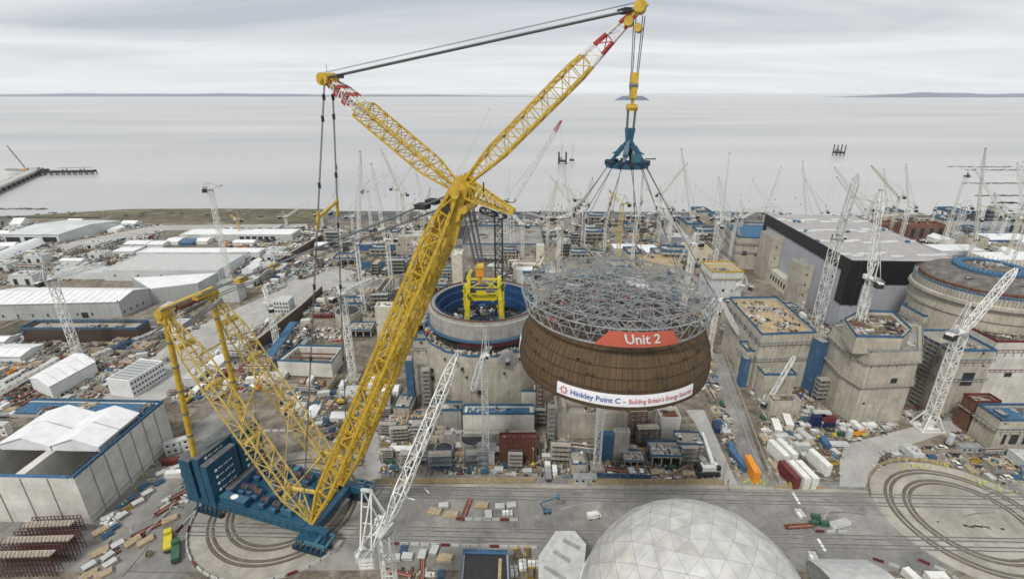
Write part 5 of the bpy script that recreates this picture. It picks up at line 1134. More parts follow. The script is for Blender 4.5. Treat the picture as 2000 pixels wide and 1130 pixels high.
# formwork racks, bottom left
for i, (x0, x1, yt, yg) in enumerate(((52, 148, 1032, 1062), (18, 148, 1062, 1098), (-20, 112, 1092, 1128))):
    a, b = G(x0, yg), G(x1, yg-4); h = max(4.5, HT(x0, yg, yt)); t = thing('formwork_rack', ('rearmost', 'middle', 'front')[i]+' of three rust red rows of formwork props, bottom left', 'rack', tuple(a), 'rows of formwork props'); mm = MB(); d_ = (b-a); L = d_.length; d_.normalize(); s2 = Vector((-d_.y, d_.x, 0)); n = int(L/1.2)
    for k in range(n+1):
        c = a+d_*(L*k/n)
        for o_ in (0, 2.4, 5.0): mm.bar(c+s2*o_, c+s2*o_+UP*h, .16, 'props')
        mm.bar(c, c+s2*5.0+UP*h, .1, 'maroon'); mm.bar(c+UP*h, c+s2*1.6+UP*(h+1.2), .12, 'rust')
    for z in (.3, .55, .8, 1.0):
        for o_ in (0, 2.4, 5.0): mm.bar(a+s2*o_+UP*h*z, b+s2*o_+UP*h*z, .18, 'props')
    obj('props', mm, t); mm = MB(); mm.bar(a+s2*1.6+UP*(h+.1), b+s2*1.6+UP*(h+.1), 2.4, 'timber_grey', h=.2); obj('deck', mm, t); foot([a, b, b+s2*5.2, a+s2*5.2], 1)
foot([G(850, 1130), G(850, 1075), G(1050, 1075), G(1050, 1130)], 0)

for n_, x_, y_ in (('row of white tents', 340, 475), ('long shoreside workshop', 460, 462), ('slim pale stair tower', 1054, 520), ('long pale wall block', 975, 840), ('pale blue roofed building', 1460, 470), ('white peaked canopy tent', 1262, 492), ('columned brown frame', 1800, 450), ('timber strewn slab', 740, 505), ('pale curved cradle block', 1150, 840), ('blue clad corner block', 1960, 850), ('trio of track containers', 1560, 945), ('brown scaffold block', 1905, 820), ('tall orange container', 1466, 925), ('right hand ring pavement', 1800, 925), ('maroon container row', 640, 625)):
    q_ = G(x_, y_); landmark(n_, q_[0], q_[1])

for x_, y_, w_, d_, h_, m_, lb_ in ((868, 800, 8, 3, 14, 'galvanised', 'grey scaffold on the lower left face of the open round reactor'), (1052, 800, 3, 4, 24, 'rust', 'tall rust coloured scaffold strip right of the open round reactor'), (835, 790, 4, 4, 20, 'galvanised', 'grey scaffold tower beside the blue stair, left of the reactor'), (1075, 860, 3, 3, 18, 'galvanised', 'slim grey scaffold by the pale curved cradle block'), (1240, 850, 8, 4, 14, 'rust', 'rusty scaffold behind the blue boarding under the dome'), (1262, 866, 10, 4, 9, 'dark', 'dark scaffold bay left of the open topped concrete box'), (930, 905, 9, 4, 6, 'blue', 'low blue scaffold in the yard below the reactor'), (860, 912, 10, 4, 7, 'net_blue', 'wide blue scaffold left in the yard below the reactor'), (1600, 780, 6, 4, 12, 'galvanised', 'grey scaffold between the tall pale block and stepped building'), (1745, 700, 4, 4, 22, 'galvanised', 'grey scaffold stair on the front of the stepped building'), (1870, 800, 5, 4, 22, 'galvanised', 'grey scaffold on the right hand wall block beside the dark opening')):
    if not False: scaffold('access_scaffold', lb_, G(x_, y_), w_, d_, h_, .05, m_)

# ------------------------------------------------------------------ cranes of the site
AUTO = []      # things labelled at the end from what they stand beside
def crane(base, topy, tip, dY, w=2.0, ch=0.28, br=0.15, mat='white', ctr=8.0, af=7.0, label=None, tipmat=None, base_box=None, legs=False, look='white lattice tower crane', dark=True, rope=True, W=None, h=None, jw=None):
    W = G(*base) if W is None else W; h = HT(base[0], base[1], topy) if h is None else h; top = W+UP*h
    tp = V(tip[0], tip[1], W[1]+dY) if isinstance(tip[0], (int, float)) and len(tip) == 2 else Vector(tip)
    t = thing('tower_crane', label or '', 'crane', tuple(W), None if label else 'tower cranes of the site')
    if not label: AUTO.append((t, look, W[0], W[1]))
    mm = MB(); n = max(4, int(h/(w*1.15))); mm.lattice(W+UP*(4 if legs else .3), top, w, w, n, ch, br, mat, up=(0, 1, 0), taper=(0, 0, .1, .1)); mo = obj('mast', mm, t)
    if legs:
        mm = MB()
        for sx in (-1, 1):
            for sy in (-1, 1): mm.bar(W+Vector((sx*5, sy*4, .3)), W+Vector((sx*w/2, sy*w/2, 8)), .55, mat)
            mm.bar(W+Vector((sx*5, -4, .4)), W+Vector((sx*5, 4, .4)), .5, mat); mm.bar(W+Vector((-5, sx*4, .4)), W+Vector((5, sx*4, .4)), .5, mat); mm.bar(W+Vector((-5, sx*2, .4)), W+Vector((5, sx*2, .4)), 1.2, mat)
        mm.bar(W, W+UP*4.5, w*.9, mat); obj('base', mm, t)
    elif base_box: mm = MB(); mm.box(W+UP*base_box[2]/2, base_box, 0, 'light_grey'); mm.box(W+UP*(base_box[2]+.4), (base_box[0]*1.1, base_box[1]*1.1, .5), 0, 'grey'); obj('base', mm, t)
    else: mm = MB(); mm.box(W+UP*.5, (w*2.4, w*2.4, 1.0), 0, 'concrete'); obj('base', mm, t)
    hd = Vector((tp[0]-top[0], tp[1]-top[1], 0)); hd = hd.normalized() if hd.length > .5 else Vector((1, 0, 0)); sd_ = Vector((-hd.y, hd.x, 0))
    mm = MB(); mm.tube(top, top+UP*1.0, w*.75, 12, 'grey'); mm.bar(top+UP*1.3+hd*2.4, top+UP*1.3-hd*ctr, w*.9, mat, h=.5)
    for s in (-1, 1): mm.bar(top+UP*2.2-hd*ctr+sd_*s*w*.5, top+UP*2.2+sd_*s*w*.5, .1, mat)
    mm.box(top+UP*2.0-hd*ctr*.55, (2.6, 2.0, 1.6), math.atan2(hd.y, hd.x), 'grey'); obj('slewing_platform', mm, t)
    mm = MB()
    for k in range(3): mm.box(top+UP*.2-hd*(ctr-.7-k*.95), (.8, w*1.1, 2.6), math.atan2(hd.y, hd.x), 'dark' if dark else 'light_grey')
    obj('ballast', mm, t); mm = MB(); c = top+UP*1.6+hd*1.3+sd_*w*.8; mm.box(c, (1.8, 1.4, 2.0), math.atan2(hd.y, hd.x), 'white'); mm.box(c+hd*.72+UP*.1, (.5, 1.2, 1.2), math.atan2(hd.y, hd.x), 'glass'); obj('cab', mm, t)
    at = top+UP*(1.5+af)-hd*2.0; mm = MB()
    for s in (-1, 1): mm.bar(top+UP*1.5+hd*.5+sd_*s*w*.45, at+sd_*s*.3, .24, mat); mm.bar(top+UP*1.5-hd*ctr*.6+sd_*s*w*.45, at+sd_*s*.3, .2, mat); mm.bar(top.lerp(at, .5)+UP*.8-sd_*w*.3, top.lerp(at, .5)+UP*.8+sd_*w*.3, .12, mat)
    mm.bar(at-sd_*.4, at+sd_*.4, .35, 'grey'); obj('a_frame', mm, t)
    root = top+UP*1.6+hd*1.8; L = (tp-root).length; mm = MB(); cf = None
    if tipmat: cf = lambda f: tipmat if f > .86 else mat
    jw = jw or w*.75; mm.lattice(root, tp, jw, jw, max(5, int(L/(jw*1.3))), ch*.85, br, mat, up=sd_.cross((tp-root).normalized()), taper=(.4, .35, .1, .12), colour=cf); mm.box(tp, (1.0, 1.0, .9), 0, tipmat or 'grey'); obj('jib', mm, t)
    mm = MB(); mm.tube(at, root.lerp(tp, .93), .05, 4, 'cable'); mm.tube(at+sd_*.3, root.lerp(tp, .7), .05, 4, 'cable'); mm.tube(at, top+UP*1.6-hd*(ctr-.5), .07, 4, 'cable'); obj('pendant', mm, t)
    if rope and tp[2] > 20: 
        z = max(4, tp[2]*.45); mm = MB(); mm.tube(tp, (tp[0], tp[1], z), .04, 4, 'cable'); mm.box((tp[0], tp[1], z), (.6, .5, 1.2), 0, 'dark'); obj('hook', mm, t)
    foot([(W[0]+a*w*1.5, W[1]+b*w*1.5) for a, b in ((-1, -1), (1, -1), (1, 1), (-1, 1))], 0); return t
C_ = crane
# foreground white luffing crane
Wf = Vector((-32.0, 95.0, 0)); C_((0, 0), 0, tuple(V(893, 692, 133)), 0, w=2.9, ch=.34, br=.2, W=Wf, h=40.5, ctr=9.5, af=4, label='large white lattice crane in the foreground, mast rising from the bottom edge', dark=False, rope=False, jw=2.5)
t = thing('crane_gantry', 'white counterweight gantry with hanging ballast box behind the foreground crane jib', 'crane frame', tuple(Wf+UP*42)); g0 = V(707, 956, 93); g1 = V(725, 958, 91); bz = V(716, 1085, 87)
mm = MB(); 
for a, b in ((g0, bz+Vector((-1.3, 0, 1.8))), (g1, bz+Vector((1.3, 0, 1.8))), (g0, Wf+UP*42), (g1, Wf+UP*42+Vector((1, 1, 0))), (g1, bz+Vector((-1, 0, 1.8))), (g1+Vector((2.5, .5, -7)), bz+Vector((1.3, 0, 1.8))), (g0, g1), (g1, g1+Vector((2.5, .5, -7)))): mm.bar(a, b, .28, 'white')
for f in (.25, .5, .7): mm.bar(g0.lerp(bz, f)-Vector((.8*f, 0, 0)), g1.lerp(bz, f)+Vector((.8*f, 0, 0)), .2, 'white')
mm.tube(g0, g1, .5, 8, 'light_grey'); obj('frame', mm, t)
mm = MB(); mm.box(bz, (3.4, 2.4, 1.2), .1, 'white', top='grey'); mm.box(bz-UP*1.5, (3.4, 2.4, .5), .1, 'white'); mm.box(bz-UP*2.6, (3.4, 2.4, .5), .1, 'white')
for s in (-1.5, 1.5):
    for q in (-1, 1): mm.bar(bz+Vector((s, q, 1.8)), bz+Vector((s, q, -2.8)), .2, 'white')
obj('ballast_box', mm, t)
# mid-field cranes: base px, top row, tip px, tip depth offset
C_((152, 690), 548, (206, 513), 30, w=3.2, ch=.36, br=.22, af=9, label='white tower crane left of the frame before the long grey shed')
C_((457, 585), 372, (432, 362), 3, w=2.6, ch=.30, br=.16, base_box=(14, 10, 14), af=4, ctr=5, label='tall slim white hoist mast standing on a pale cabin stack', rope=False)
C_((690, 738), 578, (727, 545), 20, w=3.0, ch=.34, br=.2, label='cream tower crane with dark machinery deck between the tank and the yellow boom', mat='white')
C_((712, 612), 478, (703, 296), -5, w=2.2, ch=.3, br=.15, label='cream slim tower crane left of the boom, jib raised nearly upright')
C_((545, 692), 598, (515, 560), 20, w=2.6, ch=.3, br=.17, label='white tower crane beside the sheet pile wall above the open tank')
C_((950, 898), 700, (922, 765), -14, w=2.3, ch=.3, br=.17, base_box=(7, 6, 6), af=11, ctr=7, label='white tower crane in front of the round reactor, jib drooping to the left')
C_((1165, 912), 745, (1150, 700), 20, w=2.4, ch=.3, br=.17, label='white tower crane mast standing under the hanging brown dome', rope=False)
C_((1590, 652), 468, (1675, 342), -20, w=4.6, ch=.34, br=.2, label='broad cream tower crane against the black framed hall, jib raised to the right')
C_((1638, 775), 548, (1722, 372), 10, w=2.7, ch=.34, br=.2, af=9, label='leaning white tower crane between the tall pale block and stepped building')
C_((1810, 835), 652, (1985, 525), 10, w=3.4, ch=.4, br=.24, legs=True, af=14, ctr=9, label='white tower crane on splayed legs before the right hand reactor, jib reaching right')
C_((1495, 800), 786, (1553, 694), 12, w=2.2, ch=.25, br=.16, af=3, ctr=4, label='small white crane with stubby base in front of the tall pale block', rope=False)
C_((975, 575), 424, (938, 408), -8, w=5.4, ch=1.0, br=.4, mat='dark', tipmat='red', ctr=6, af=3, label='dark lattice tower crane with a red head behind the yellow gantry', rope=False)
C_((1330, 640), 480, (1296, 408), -6, w=2.4, ch=.3, br=.16, label='white tower crane seen through the right of the lattice canopy')
C_((1385, 690), 590, (1445, 655), -12, w=2.0, ch=.28, br=.16, label='white low jib crane just right of the hanging brown dome', rope=False)
C_((1430, 640), 560, (1370, 610), 10, w=2.0, label='short white crane behind the right rim of the lattice canopy', rope=False)
for b, ty, tip, dy, kw in (
 ((1000, 500), 395, (1096, 236), -30, dict(w=3.4, ch=.4, tipmat='red', look='red headed tall crane')), ((1137, 500), 402, (1157, 347), -10, dict(w=3.2, dark=True, look='dark topped lattice crane')),
 ((1205, 520), 400, (1190, 372), 5, dict(w=2.6, mat='pale_yellow', look='yellow lattice crane')), ((1180, 470), 452, (1197, 376), 15, dict(mat='pale_yellow', look='small yellow lattice crane')), ((1232, 540), 425, (1251, 400), 0, {}), ((1297, 470), 408, (1290, 405), 5, dict(dark=True, look='dark decked white crane')),
 ((1410, 500), 432, (1404, 346), -4, dict(w=4.0, dark=True, look='broad white lattice crane')), ((1392, 540), 440, (1425, 300), 10, dict(w=2.4)), ((1346, 470), 425, (1331, 291), -5, {}), ((1440, 470), 425, (1447, 380), 10, {}), ((1573, 445), 425, (1568, 315), 5, {}),
 ((1600, 440), 415, (1574, 350), 5, {}), ((1645, 470), 432, (1757, 418), 20, {}), ((1725, 440), 405, (1727, 330), 5, {}), ((1770, 430), 405, (1770, 320), 5, {}), ((1812, 455), 408, (1830, 398), 10, dict(dark=True, look='dark decked white crane')), ((1840, 480), 420, (1885, 345), -5, dict(w=2.6)), ((1862, 470), 405, (1870, 398), 5, dict(w=3.4, tipmat='red', look='red topped lattice crane')),
 ((1890, 510), 470, (1925, 290), -20, {}), ((1960, 560), 520, (2010, 420), 10, dict(w=2.6)), ((870, 425), 405, (956, 212), 10, {}), ((765, 560), 470, (725, 320), 0, dict(w=2.6)), ((830, 440), 405, (804, 302), 5, {}), ((840, 430), 398, (873, 356), 10, dict(dark=True, look='dark decked white crane')), ((880, 440), 402, (835, 358), 10, {}),
 ((668, 500), 415, (657, 322), 5, dict(tipmat='red', look='red tipped pale crane')), ((690, 450), 425, (720, 352), 5, {}), ((820, 540), 480, (802, 470), 5, dict(w=2.4)), ((857, 520), 470, (816, 470), 5, {}), ((790, 480), 445, (775, 430), 5, {}), ((1060, 440), 415, (1085, 360), 10, {}), ((1020, 520), 440, (1002, 420), 10, dict(w=2.4)), ((1090, 540), 450, (1068, 452), 10, {}),
 ((1120, 470), 440, (1112, 380), 8, {}), ((1265, 440), 420, (1305, 405), 8, {}), ((1500, 430), 415, (1470, 350), 8, {}), ((1350, 540), 460, (1320, 520), 5, {}), ((985, 470), 425, (995, 335), 5, {}), ((560, 440), 425, (600, 395), 8, {}), ((470, 462), 430, (450, 420), 4, dict(mat='pale_yellow', look='slim yellow crane')), ((630, 440), 420, (650, 380), 8, {}), ((1950, 470), 430, (1905, 330), 8, {})):
    C_(b, ty, tip, dy, **kw)
rc_ = random.Random(55)
for i in range(40):
    x = rc_.uniform(690, 1990) if i % 4 else rc_.uniform(1050, 1480); by = rc_.uniform(432, 520); ty = by-rc_.uniform(28, 75); sg = rc_.choice([-1, 1]); tp_ = (x+sg*rc_.uniform(8, 60), ty-rc_.uniform(10, 90))
    if ty > 432: ty = 428
    C_((x, by), ty, tp_, rc_.uniform(-10, 20), w=rc_.choice([1.8, 2.2, 2.6]), **({'mat': 'cream', 'look': 'cream lattice crane'} if rc_.random() < .3 else {}))
# fallen jib section lying left
a, b = G(0, 790), G(120, 720); mm = MB(); mm.lattice(a+UP*6, b+UP*6, 2.2, 2.2, 18, .3, .18, 'white'); o = obj('jib_section', mm, origin=tuple(a)); tag(o, 'white lattice jib section lying along the yard left of the gabled workshop', 'jib section')
a, b = G(185, 705), G(310, 655); mm = MB(); mm.lattice(a+UP*2.5, b+UP*2.5, 3.0, 3.0, 20, .34, .2, 'white', colour=lambda f: 'blue' if .2 < f < .6 else 'white'); o = obj('jib_section', mm, origin=tuple(a)); tag(o, 'blue and white lattice jib section lying behind the gabled workshop', 'jib section')

# ------------------------------------------------------------------ on the water
def on(px, py, z=-7.4): return G(px, py, z)
t = thing('jetty', 'long concrete jetty on piles running out to sea at the left edge', 'jetty', tuple(on(40, 350)))
a, b = on(-60, 400), on(78, 338); mm = MB(); mm.bar(a+UP*7, b+UP*9, 17, 'concrete_grey', h=3.2); mm.bar(a+UP*8.6, b+UP*10.6, 7, 'light_grey', h=.4); obj('deck', mm, t); d_ = (b-a).normalized(); s2 = Vector((-d_.y, d_.x, 0))
mm = MB()
for k in range(15):
    c = a.lerp(b, k/14)
    for o_ in (-6, 6): mm.tube(c+s2*o_-UP*2, c+s2*o_*.8+UP*(7+2*k/14), 2.2, 7, 'dark')
    mm.bar(c-s2*5+UP*6, c+s2*5+UP*6, 1.6, 'dark')
obj('piles', mm, t); c0, c1 = on(60, 342), on(186, 340); mm = MB(); mm.bar(c0+UP*6, c1+UP*6, 14, 'dark', h=4.5); mm.bar(c0+UP*9, c1+UP*8, 8, 'grey', h=.6)
for k in range(12):
    c = c0.lerp(c1, k/11)
    for o_ in (-4, 5): mm.tube(c+Vector((0, o_, -3)), c+Vector((0, o_, 11 if k % 3 == 0 else 6)), .9, 6, 'dark')
mm.bar(c0.lerp(c1, .45)+UP*13, c1+UP*13, 1.0, 'grey'); mm.box(c0+Vector((12, 0, 12)), (14, 8, 7), .1, 'light_grey'); mm.box(c0+Vector((30, 0, 10)), (12, 6, 4), .1, 'dark'); mm.bar(c0+Vector((-60, 20, 8)), c0+Vector((4, 0, 8)), 10, 'concrete_grey', h=4); obj('jetty_head', mm, t)
t = thing('crawler_crane', 'small crane with a long thin jib on the jetty head', 'crane', tuple(c0+Vector((-8, 4, 10)))); mm = MB(); mm.box(c0+Vector((-8, 4, 11.5)), (7, 5, 3), 0, 'orange'); mm.box(c0+Vector((-6, 2, 14)), (2, 2, 2), 0, 'white'); obj('body', mm, t); mm = MB(); mm.lattice(c0+Vector((-9, 4, 12)), V(13, 284, c0[1]), 1.6, 1.6, 14, .35, .2, 'grey', taper=(.5, .4, .1, .2)); obj('jib', mm, t)
def rig(c, w, label, legs=6):
    t = thing('jack_up_barge', label, 'barge', tuple(c)); mm = MB(); mm.box(c+UP*7, (w, w*.8, 5), 0, 'dark', top='grey'); mm.box(c+Vector((-w*.2, 0, 12)), (w*.35, w*.4, 5), 0, 'grey'); obj('hull', mm, t)
    for sx in (-1, 0, 1)[::2] if legs == 4 else (-1, 0, 1):
        for sy in (-1, 1): mm = MB(); x = c+Vector((sx*w*.45, sy*w*.35, 0)); mm.tube(x-UP*2, x+UP*(26 if sx else 15), 1.3, 8, 'dark'); obj('leg', mm, t)
    return t
c = on(1105, 320); t = rig(c+Vector((-8, 0, 0)), 18, 'dark jack up barge with tall legs out at sea, beyond the red headed jib', 4); mm = MB(); mm.box(c+Vector((14, 6, 8)), (10, 10, 5), 0, 'rust', top='grey'); mm.bar(c+Vector((14, 6, 10)), c+Vector((16, 6, 44)), .8, 'grey'); mm.bar(c+Vector((-10, 0, 14)), c+Vector((-8, 0, 46)), .9, 'grey'); obj('working_platform', mm, t)
rig(on(1637, 303), 22, 'dark squat pile platform standing alone out at sea on the right')
c = on(1888, 346); t = thing('beacon', 'small dark marker structure on the rock ledges, right', 'beacon', tuple(c)); mm = MB(); mm.box(c+UP*2, (9, 6, 3), 0, 'dark'); mm.bar(c+UP*3, c+UP*9, 1.4, 'dark'); mm.tube(c+Vector((3, 0, 3)), c+Vector((3, 0, 6)), .8, 6, 'rust'); obj('frame', mm, t)
c = on(1270, 311); t = thing('workboat', 'small dark workboat on the grey water right of the crane spreader', 'boat', tuple(c)); mm = MB(); mm.prism([(c[0]-12, c[1]-2), (c[0]+9, c[1]-3), (c[0]+14, c[1]), (c[0]+9, c[1]+3), (c[0]-12, c[1]+2)], -8, -5, 'navy', top='grey'); obj('hull', mm, t); mm = MB(); mm.box(c+Vector((-3, 0, 4)), (6, 4, 3.5), 0, 'white'); mm.bar(c+Vector((-2, 0, 5)), c+Vector((-2, 0, 9)), .3, 'grey'); obj('wheelhouse', mm, t)

# ------------------------------------------------------------------ small things: one of each kind, then copies
def P_(): return MB()
PROTO = {}
def proto(key, name, cat, look, group, mb, r, parts=()):
    o = obj(name, mb); COL.objects.unlink(o); ps = []
    for pn_, pm in parts: q = obj(pn_, pm); COL.objects.unlink(q); ps.append(q)
    PROTO[key] = [name, cat, look, group, o, ps, r, 0]
def place(key, x, y, rot, z=0.0, label=None):
    name, cat, look, group, o, ps, r, cnt = PROTO[key]
    if cnt >= 295: return None
    PROTO[key][7] += 1; n = o.copy(); COL.objects.link(n); n.location = (x, y, z); n.rotation_euler = (0, 0, rot)
    n['category'] = cat; n['group'] = group; n['kind'] = 'thing'
    if label: n['label'] = label
    else: n['label'] = look; AUTO.append((n, look, x, y))
    for q in ps: c = q.copy(); c.parent = n; COL.objects.link(c)
    return n
def container(mat):
    b = P_(); b.box((0, 0, 1.35), (6.06, 2.44, 2.5), 0, mat)
    for k in range(17): 
        for s in (-1, 1): b.box((-2.85+k*.356, s*1.24, 1.35), (.16, .06, 2.2), 0, mat)
    for sx in (-1, 1):
        for sy in (-1, 1): b.box((sx*3.0, sy*1.2, 1.35), (.16, .16, 2.62), 0, mat)
    for k in (-.8, -.3, .3, .8): b.bar((3.09, k, .3), (3.09, k, 2.4), .06, 'steel')
    return b
for key, mat, lk in (('c_white', 'white', 'white shipping container'), ('c_blue', 'blue', 'blue shipping container'), ('c_maroon', 'maroon', 'maroon shipping container'), ('c_green', 'green', 'green shipping container'), ('c_grey', 'light_grey', 'pale grey shipping container'), ('c_orange', 'orange', 'orange shipping container'), ('c_navy', 'navy', 'navy shipping container')):
    proto(key, 'shipping_container', 'container', lk, lk+'s in the yards', container(mat), 3.4)
def longc(mat, two):
    b = P_()
    for k in range(2 if two else 1): z = 1.35+k*2.62; b.box((0, 0, z), (10.6, 2.44, 2.55), 0, mat); [b.box((-5.1+i*.53, s_*1.24, z), (.22, .06, 2.2), 0, mat) for i in range(20) for s_ in (-1, 1)]; [b.bar((5.33, y, z-1), (5.33, y, z+1), .07, 'steel') for y in (-.8, -.3, .3, .8)]
    return b
proto('l_white', 'shipping_container', 'container', 'long white container', 'long white containers', longc('white', True), 6); proto('l_orange', 'shipping_container', 'container', 'long orange container', 'long orange containers', longc('orange', True), 6); proto('l_blue', 'shipping_container', 'container', 'long blue container', 'long blue containers', longc('blue', False), 6); proto('l_maroon', 'shipping_container', 'container', 'long maroon container', 'long maroon containers', longc('maroon', True), 6)
def cabin(mat, roof, two=False):
    b = P_(); h = 2.7
    for k in range(2 if two else 1):
        z = k*2.9; b.box((0, 0, z+1.45), (9.0, 3.0, h), 0, mat); b.box((0, 0, z+2.86), (9.3, 3.3, .14), 0, roof)
        for s in (-1, 1):
            for x in (-3.2, -.9, 3.2): b.box((x, s*1.51, z+1.7), (1.1, .06, .9), 0, 'glass')
            b.box((1.2, s*1.51, z+1.2), (.9, .06, 2.0), 0, 'grey')
    return b
proto('cabin', 'site_cabin', 'cabin', 'cream site cabin', 'single storey site cabins', cabin('cream', 'white'), 5); proto('cabin2', 'site_cabin', 'cabin', 'two storey white cabin', 'two storey site cabins', cabin('white', 'light_grey', True), 5); proto('cabin3', 'site_cabin', 'cabin', 'grey site cabin', 'grey site cabins', cabin('clad_grey', 'grey'), 5)
def wheels(b, xs, y, r=.45):
    for x in xs:
        for s in (-1, 1): b.tube((x, s*y-.14, r), (x, s*y+.14, r), r, 10, 'dark')
def car(mat, van=False):
    b = P_()
    if van: b.prism([(-2.6, -.95), (2.5, -.95), (2.5, .95), (-2.6, .95)], .4, 1.2, mat); b.prism([(-2.6, -.9), (1.5, -.9), (1.5, .9), (-2.6, .9)], 1.2, 2.2, mat); b.add([(1.5, -.88, 1.2), (2.1, -.88, 1.2), (2.1, .88, 1.2), (1.5, .88, 1.2), (1.5, -.85, 2.15), (1.5, .85, 2.15)], [(1, 2, 5, 4), (0, 1, 4), (2, 3, 5)], 'glass'); wheels(b, (-1.7, 1.6), .9, .36)
    else: b.prism([(-2.1, -.88), (2.15, -.88), (2.15, .88), (-2.1, .88)], .35, .9, mat); b.add([(-1.7, -.8, .9), (1.1, -.8, .9), (1.1, .8, .9), (-1.7, .8, .9), (-1.2, -.65, 1.45), (.4, -.65, 1.45), (.4, .65, 1.45), (-1.2, .65, 1.45)], [(0, 1, 5, 4), (1, 2, 6, 5), (2, 3, 7, 6), (3, 0, 4, 7)], 'glass'); b.box((-.4, 0, 1.48), (1.6, 1.3, .05), 0, mat); wheels(b, (-1.35, 1.35), .8, .33)
    return b
for k_, m_, v_ in (('car_w', 'white', 0), ('car_g', 'grey', 0), ('car_b', 'navy', 0), ('car_r', 'red', 0)): proto(k_, 'parked_car', 'car', {'white': 'white', 'grey': 'grey', 'navy': 'dark blue', 'red': 'red'}[m_]+' car', m_+' cars', car(m_), 2.6)
proto('van', 'van', 'van', 'white van', 'white vans', car('white', True), 3); proto('van_b', 'van', 'van', 'blue van', 'blue vans', car('blue', True), 3)
def truck(cab_, body):
    b = P_(); b.box((3.2, 0, 1.7), (2.0, 2.3, 2.4), 0, cab_); b.box((4.0, 0, 2.1), (.5, 2.0, .9), 0, 'glass'); b.box((-.8, 0, 1.0), (8.6, 2.2, .35), 0, 'dark'); b.box((-1.2, 0, 1.6), (6.2, 2.4, .9), 0, body); wheels(b, (3.0, -1.6, -3.2), 1.05, .5); return b
proto('truck', 'truck', 'truck', 'white flatbed truck', 'white trucks', truck('white', 'grey'), 5); proto('truck_g', 'truck', 'truck', 'green tipper truck', 'green tipper trucks', truck('green', 'green'), 5); proto('truck_y', 'truck', 'truck', 'yellow dump truck', 'yellow dump trucks', truck('lime_yellow', 'lime_yellow'), 5)
def excav(mat='yellow'):
    b = P_()
    for s in (-1, 1): b.box((0, s*1.1, .45), (4.0, .6, .9), 0, 'dark')
    b.box((-.4, 0, 1.6), (3.4, 2.6, 1.3), 0, mat); b.box((.8, .8, 2.6), (1.3, 1.0, 1.4), 0, 'glass'); b.bar((1.0, -.3, 1.8), (3.6, -.3, 4.4), .55, mat); b.bar((3.6, -.3, 4.4), (5.4, -.3, 1.8), .4, mat); b.box((5.4, -.3, 1.2), (1.0, 1.1, 1.0), 0, 'grey'); return b
proto('excav', 'excavator', 'excavator', 'yellow excavator', 'yellow excavators', excav(), 4); proto('excav_b', 'excavator', 'excavator', 'blue excavator', 'blue excavators', excav('blue'), 4)
def tele():
    b = P_(); b.box((0, 0, 1.1), (4.4, 2.0, 1.0), 0, 'orange'); b.box((.2, .6, 2.0), (1.4, .9, 1.2), 0, 'glass'); b.bar((-1.8, -.4, 1.9), (4.0, -.4, 3.4), .45, 'orange'); wheels(b, (-1.4, 1.4), 1.0, .6); return b
proto('tele', 'telehandler', 'telehandler', 'orange telehandler', 'orange telehandlers', tele(), 3.4)
def cherry():
    b = P_(); b.box((0, 0, .9), (2.6, 2.0, .8), 0, 'blue'); wheels(b, (-.9, .9), .9, .45); b.bar((-.8, 0, 1.2), (-2.6, 0, 4.6), .35, 'blue'); b.bar((-2.6, 0, 4.6), (3.6, 0, 6.8), .32, 'blue'); b.box((4.0, 0, 6.9), (1.0, 1.6, 1.0), 0, 'blue'); return b
proto('cherry', 'boom_lift', 'boom lift', 'blue boom lift', 'blue boom lifts', cherry(), 3)
def stack(kind, seed):
    r_ = random.Random(seed); b = P_()
    if kind == 'rebar':
        for k in range(16): y = r_.uniform(-1.1, 1.1); z = r_.uniform(.15, .9); b.bar((-5+r_.uniform(-.6, .6), y, z), (5+r_.uniform(-.6, .6), y+r_.uniform(-.1, .1), z), .24, r_.choice(['rebar', 'rust', 'rebar', 'pink_red']))
        for x in (-3, 0, 3): b.box((x, 0, .08), (.2, 2.6, .16), 0, 'timber')
    if kind == 'cage':
        for k in range(9): x = -4+k; [b.bar((x, -1.2, .2), (x, -1.2, 2.2), .1, 'rust'), b.bar((x, 1.2, .2), (x, 1.2, 2.2), .1, 'rust'), b.bar((x, -1.2, 2.2), (x, 1.2, 2.2), .1, 'rebar')]
        for z in (.3, 1.0, 1.7, 2.2): [b.bar((-4.2, s*1.2, z), (4.2, s*1.2, z), .12, 'rust') for s in (-1, 1)]
    if kind == 'timber':
        for i in range(4):
            for j in range(3): b.box((r_.uniform(-.2, .2), -1.1+i*.72, .2+j*.4), (4.8, .62, .34), r_.uniform(-.03, .03), r_.choice(['timber', 'timber', 'timber_grey']))
    if kind == 'panel':
        for i in range(7): b.box((r_.uniform(-.15, .15), r_.uniform(-.15, .15), .15+i*.2), (3.6, 2.4, .15), r_.uniform(-.06, .06), r_.choice(['timber_grey', 'light_grey', 'timber', 'red' if i == 6 else 'grey']))
    if kind == 'pipe':
        for i in range(5): b.tube((-4, -1.3+i*.65, .35), (4, -1.3+i*.65, .35), .32, 9, 'light_grey')
        for i in range(4): b.tube((-4, -.98+i*.65, .9), (4, -.98+i*.65, .9), .32, 9, 'light_grey')
    if kind == 'scaf':
        for i in range(5): b.box((0, -1+i*.5, .6), (3.2, .3, r_.uniform(.7, 1.3)), 0, r_.choice(['galvanised', 'steel', 'blue']))
    if kind == 'tanks':
        for i in range(3):
            for j in range(2): b.box((-1.3+i*1.3, -.65+j*1.3, .65), (1.1, 1.1, 1.1), 0, r_.choice(['white', 'tent_white', 'light_grey'])); b.box((-1.3+i*1.3, -.65+j*1.3, .08), (1.2, 1.2, .14), 0, 'timber')
    return b
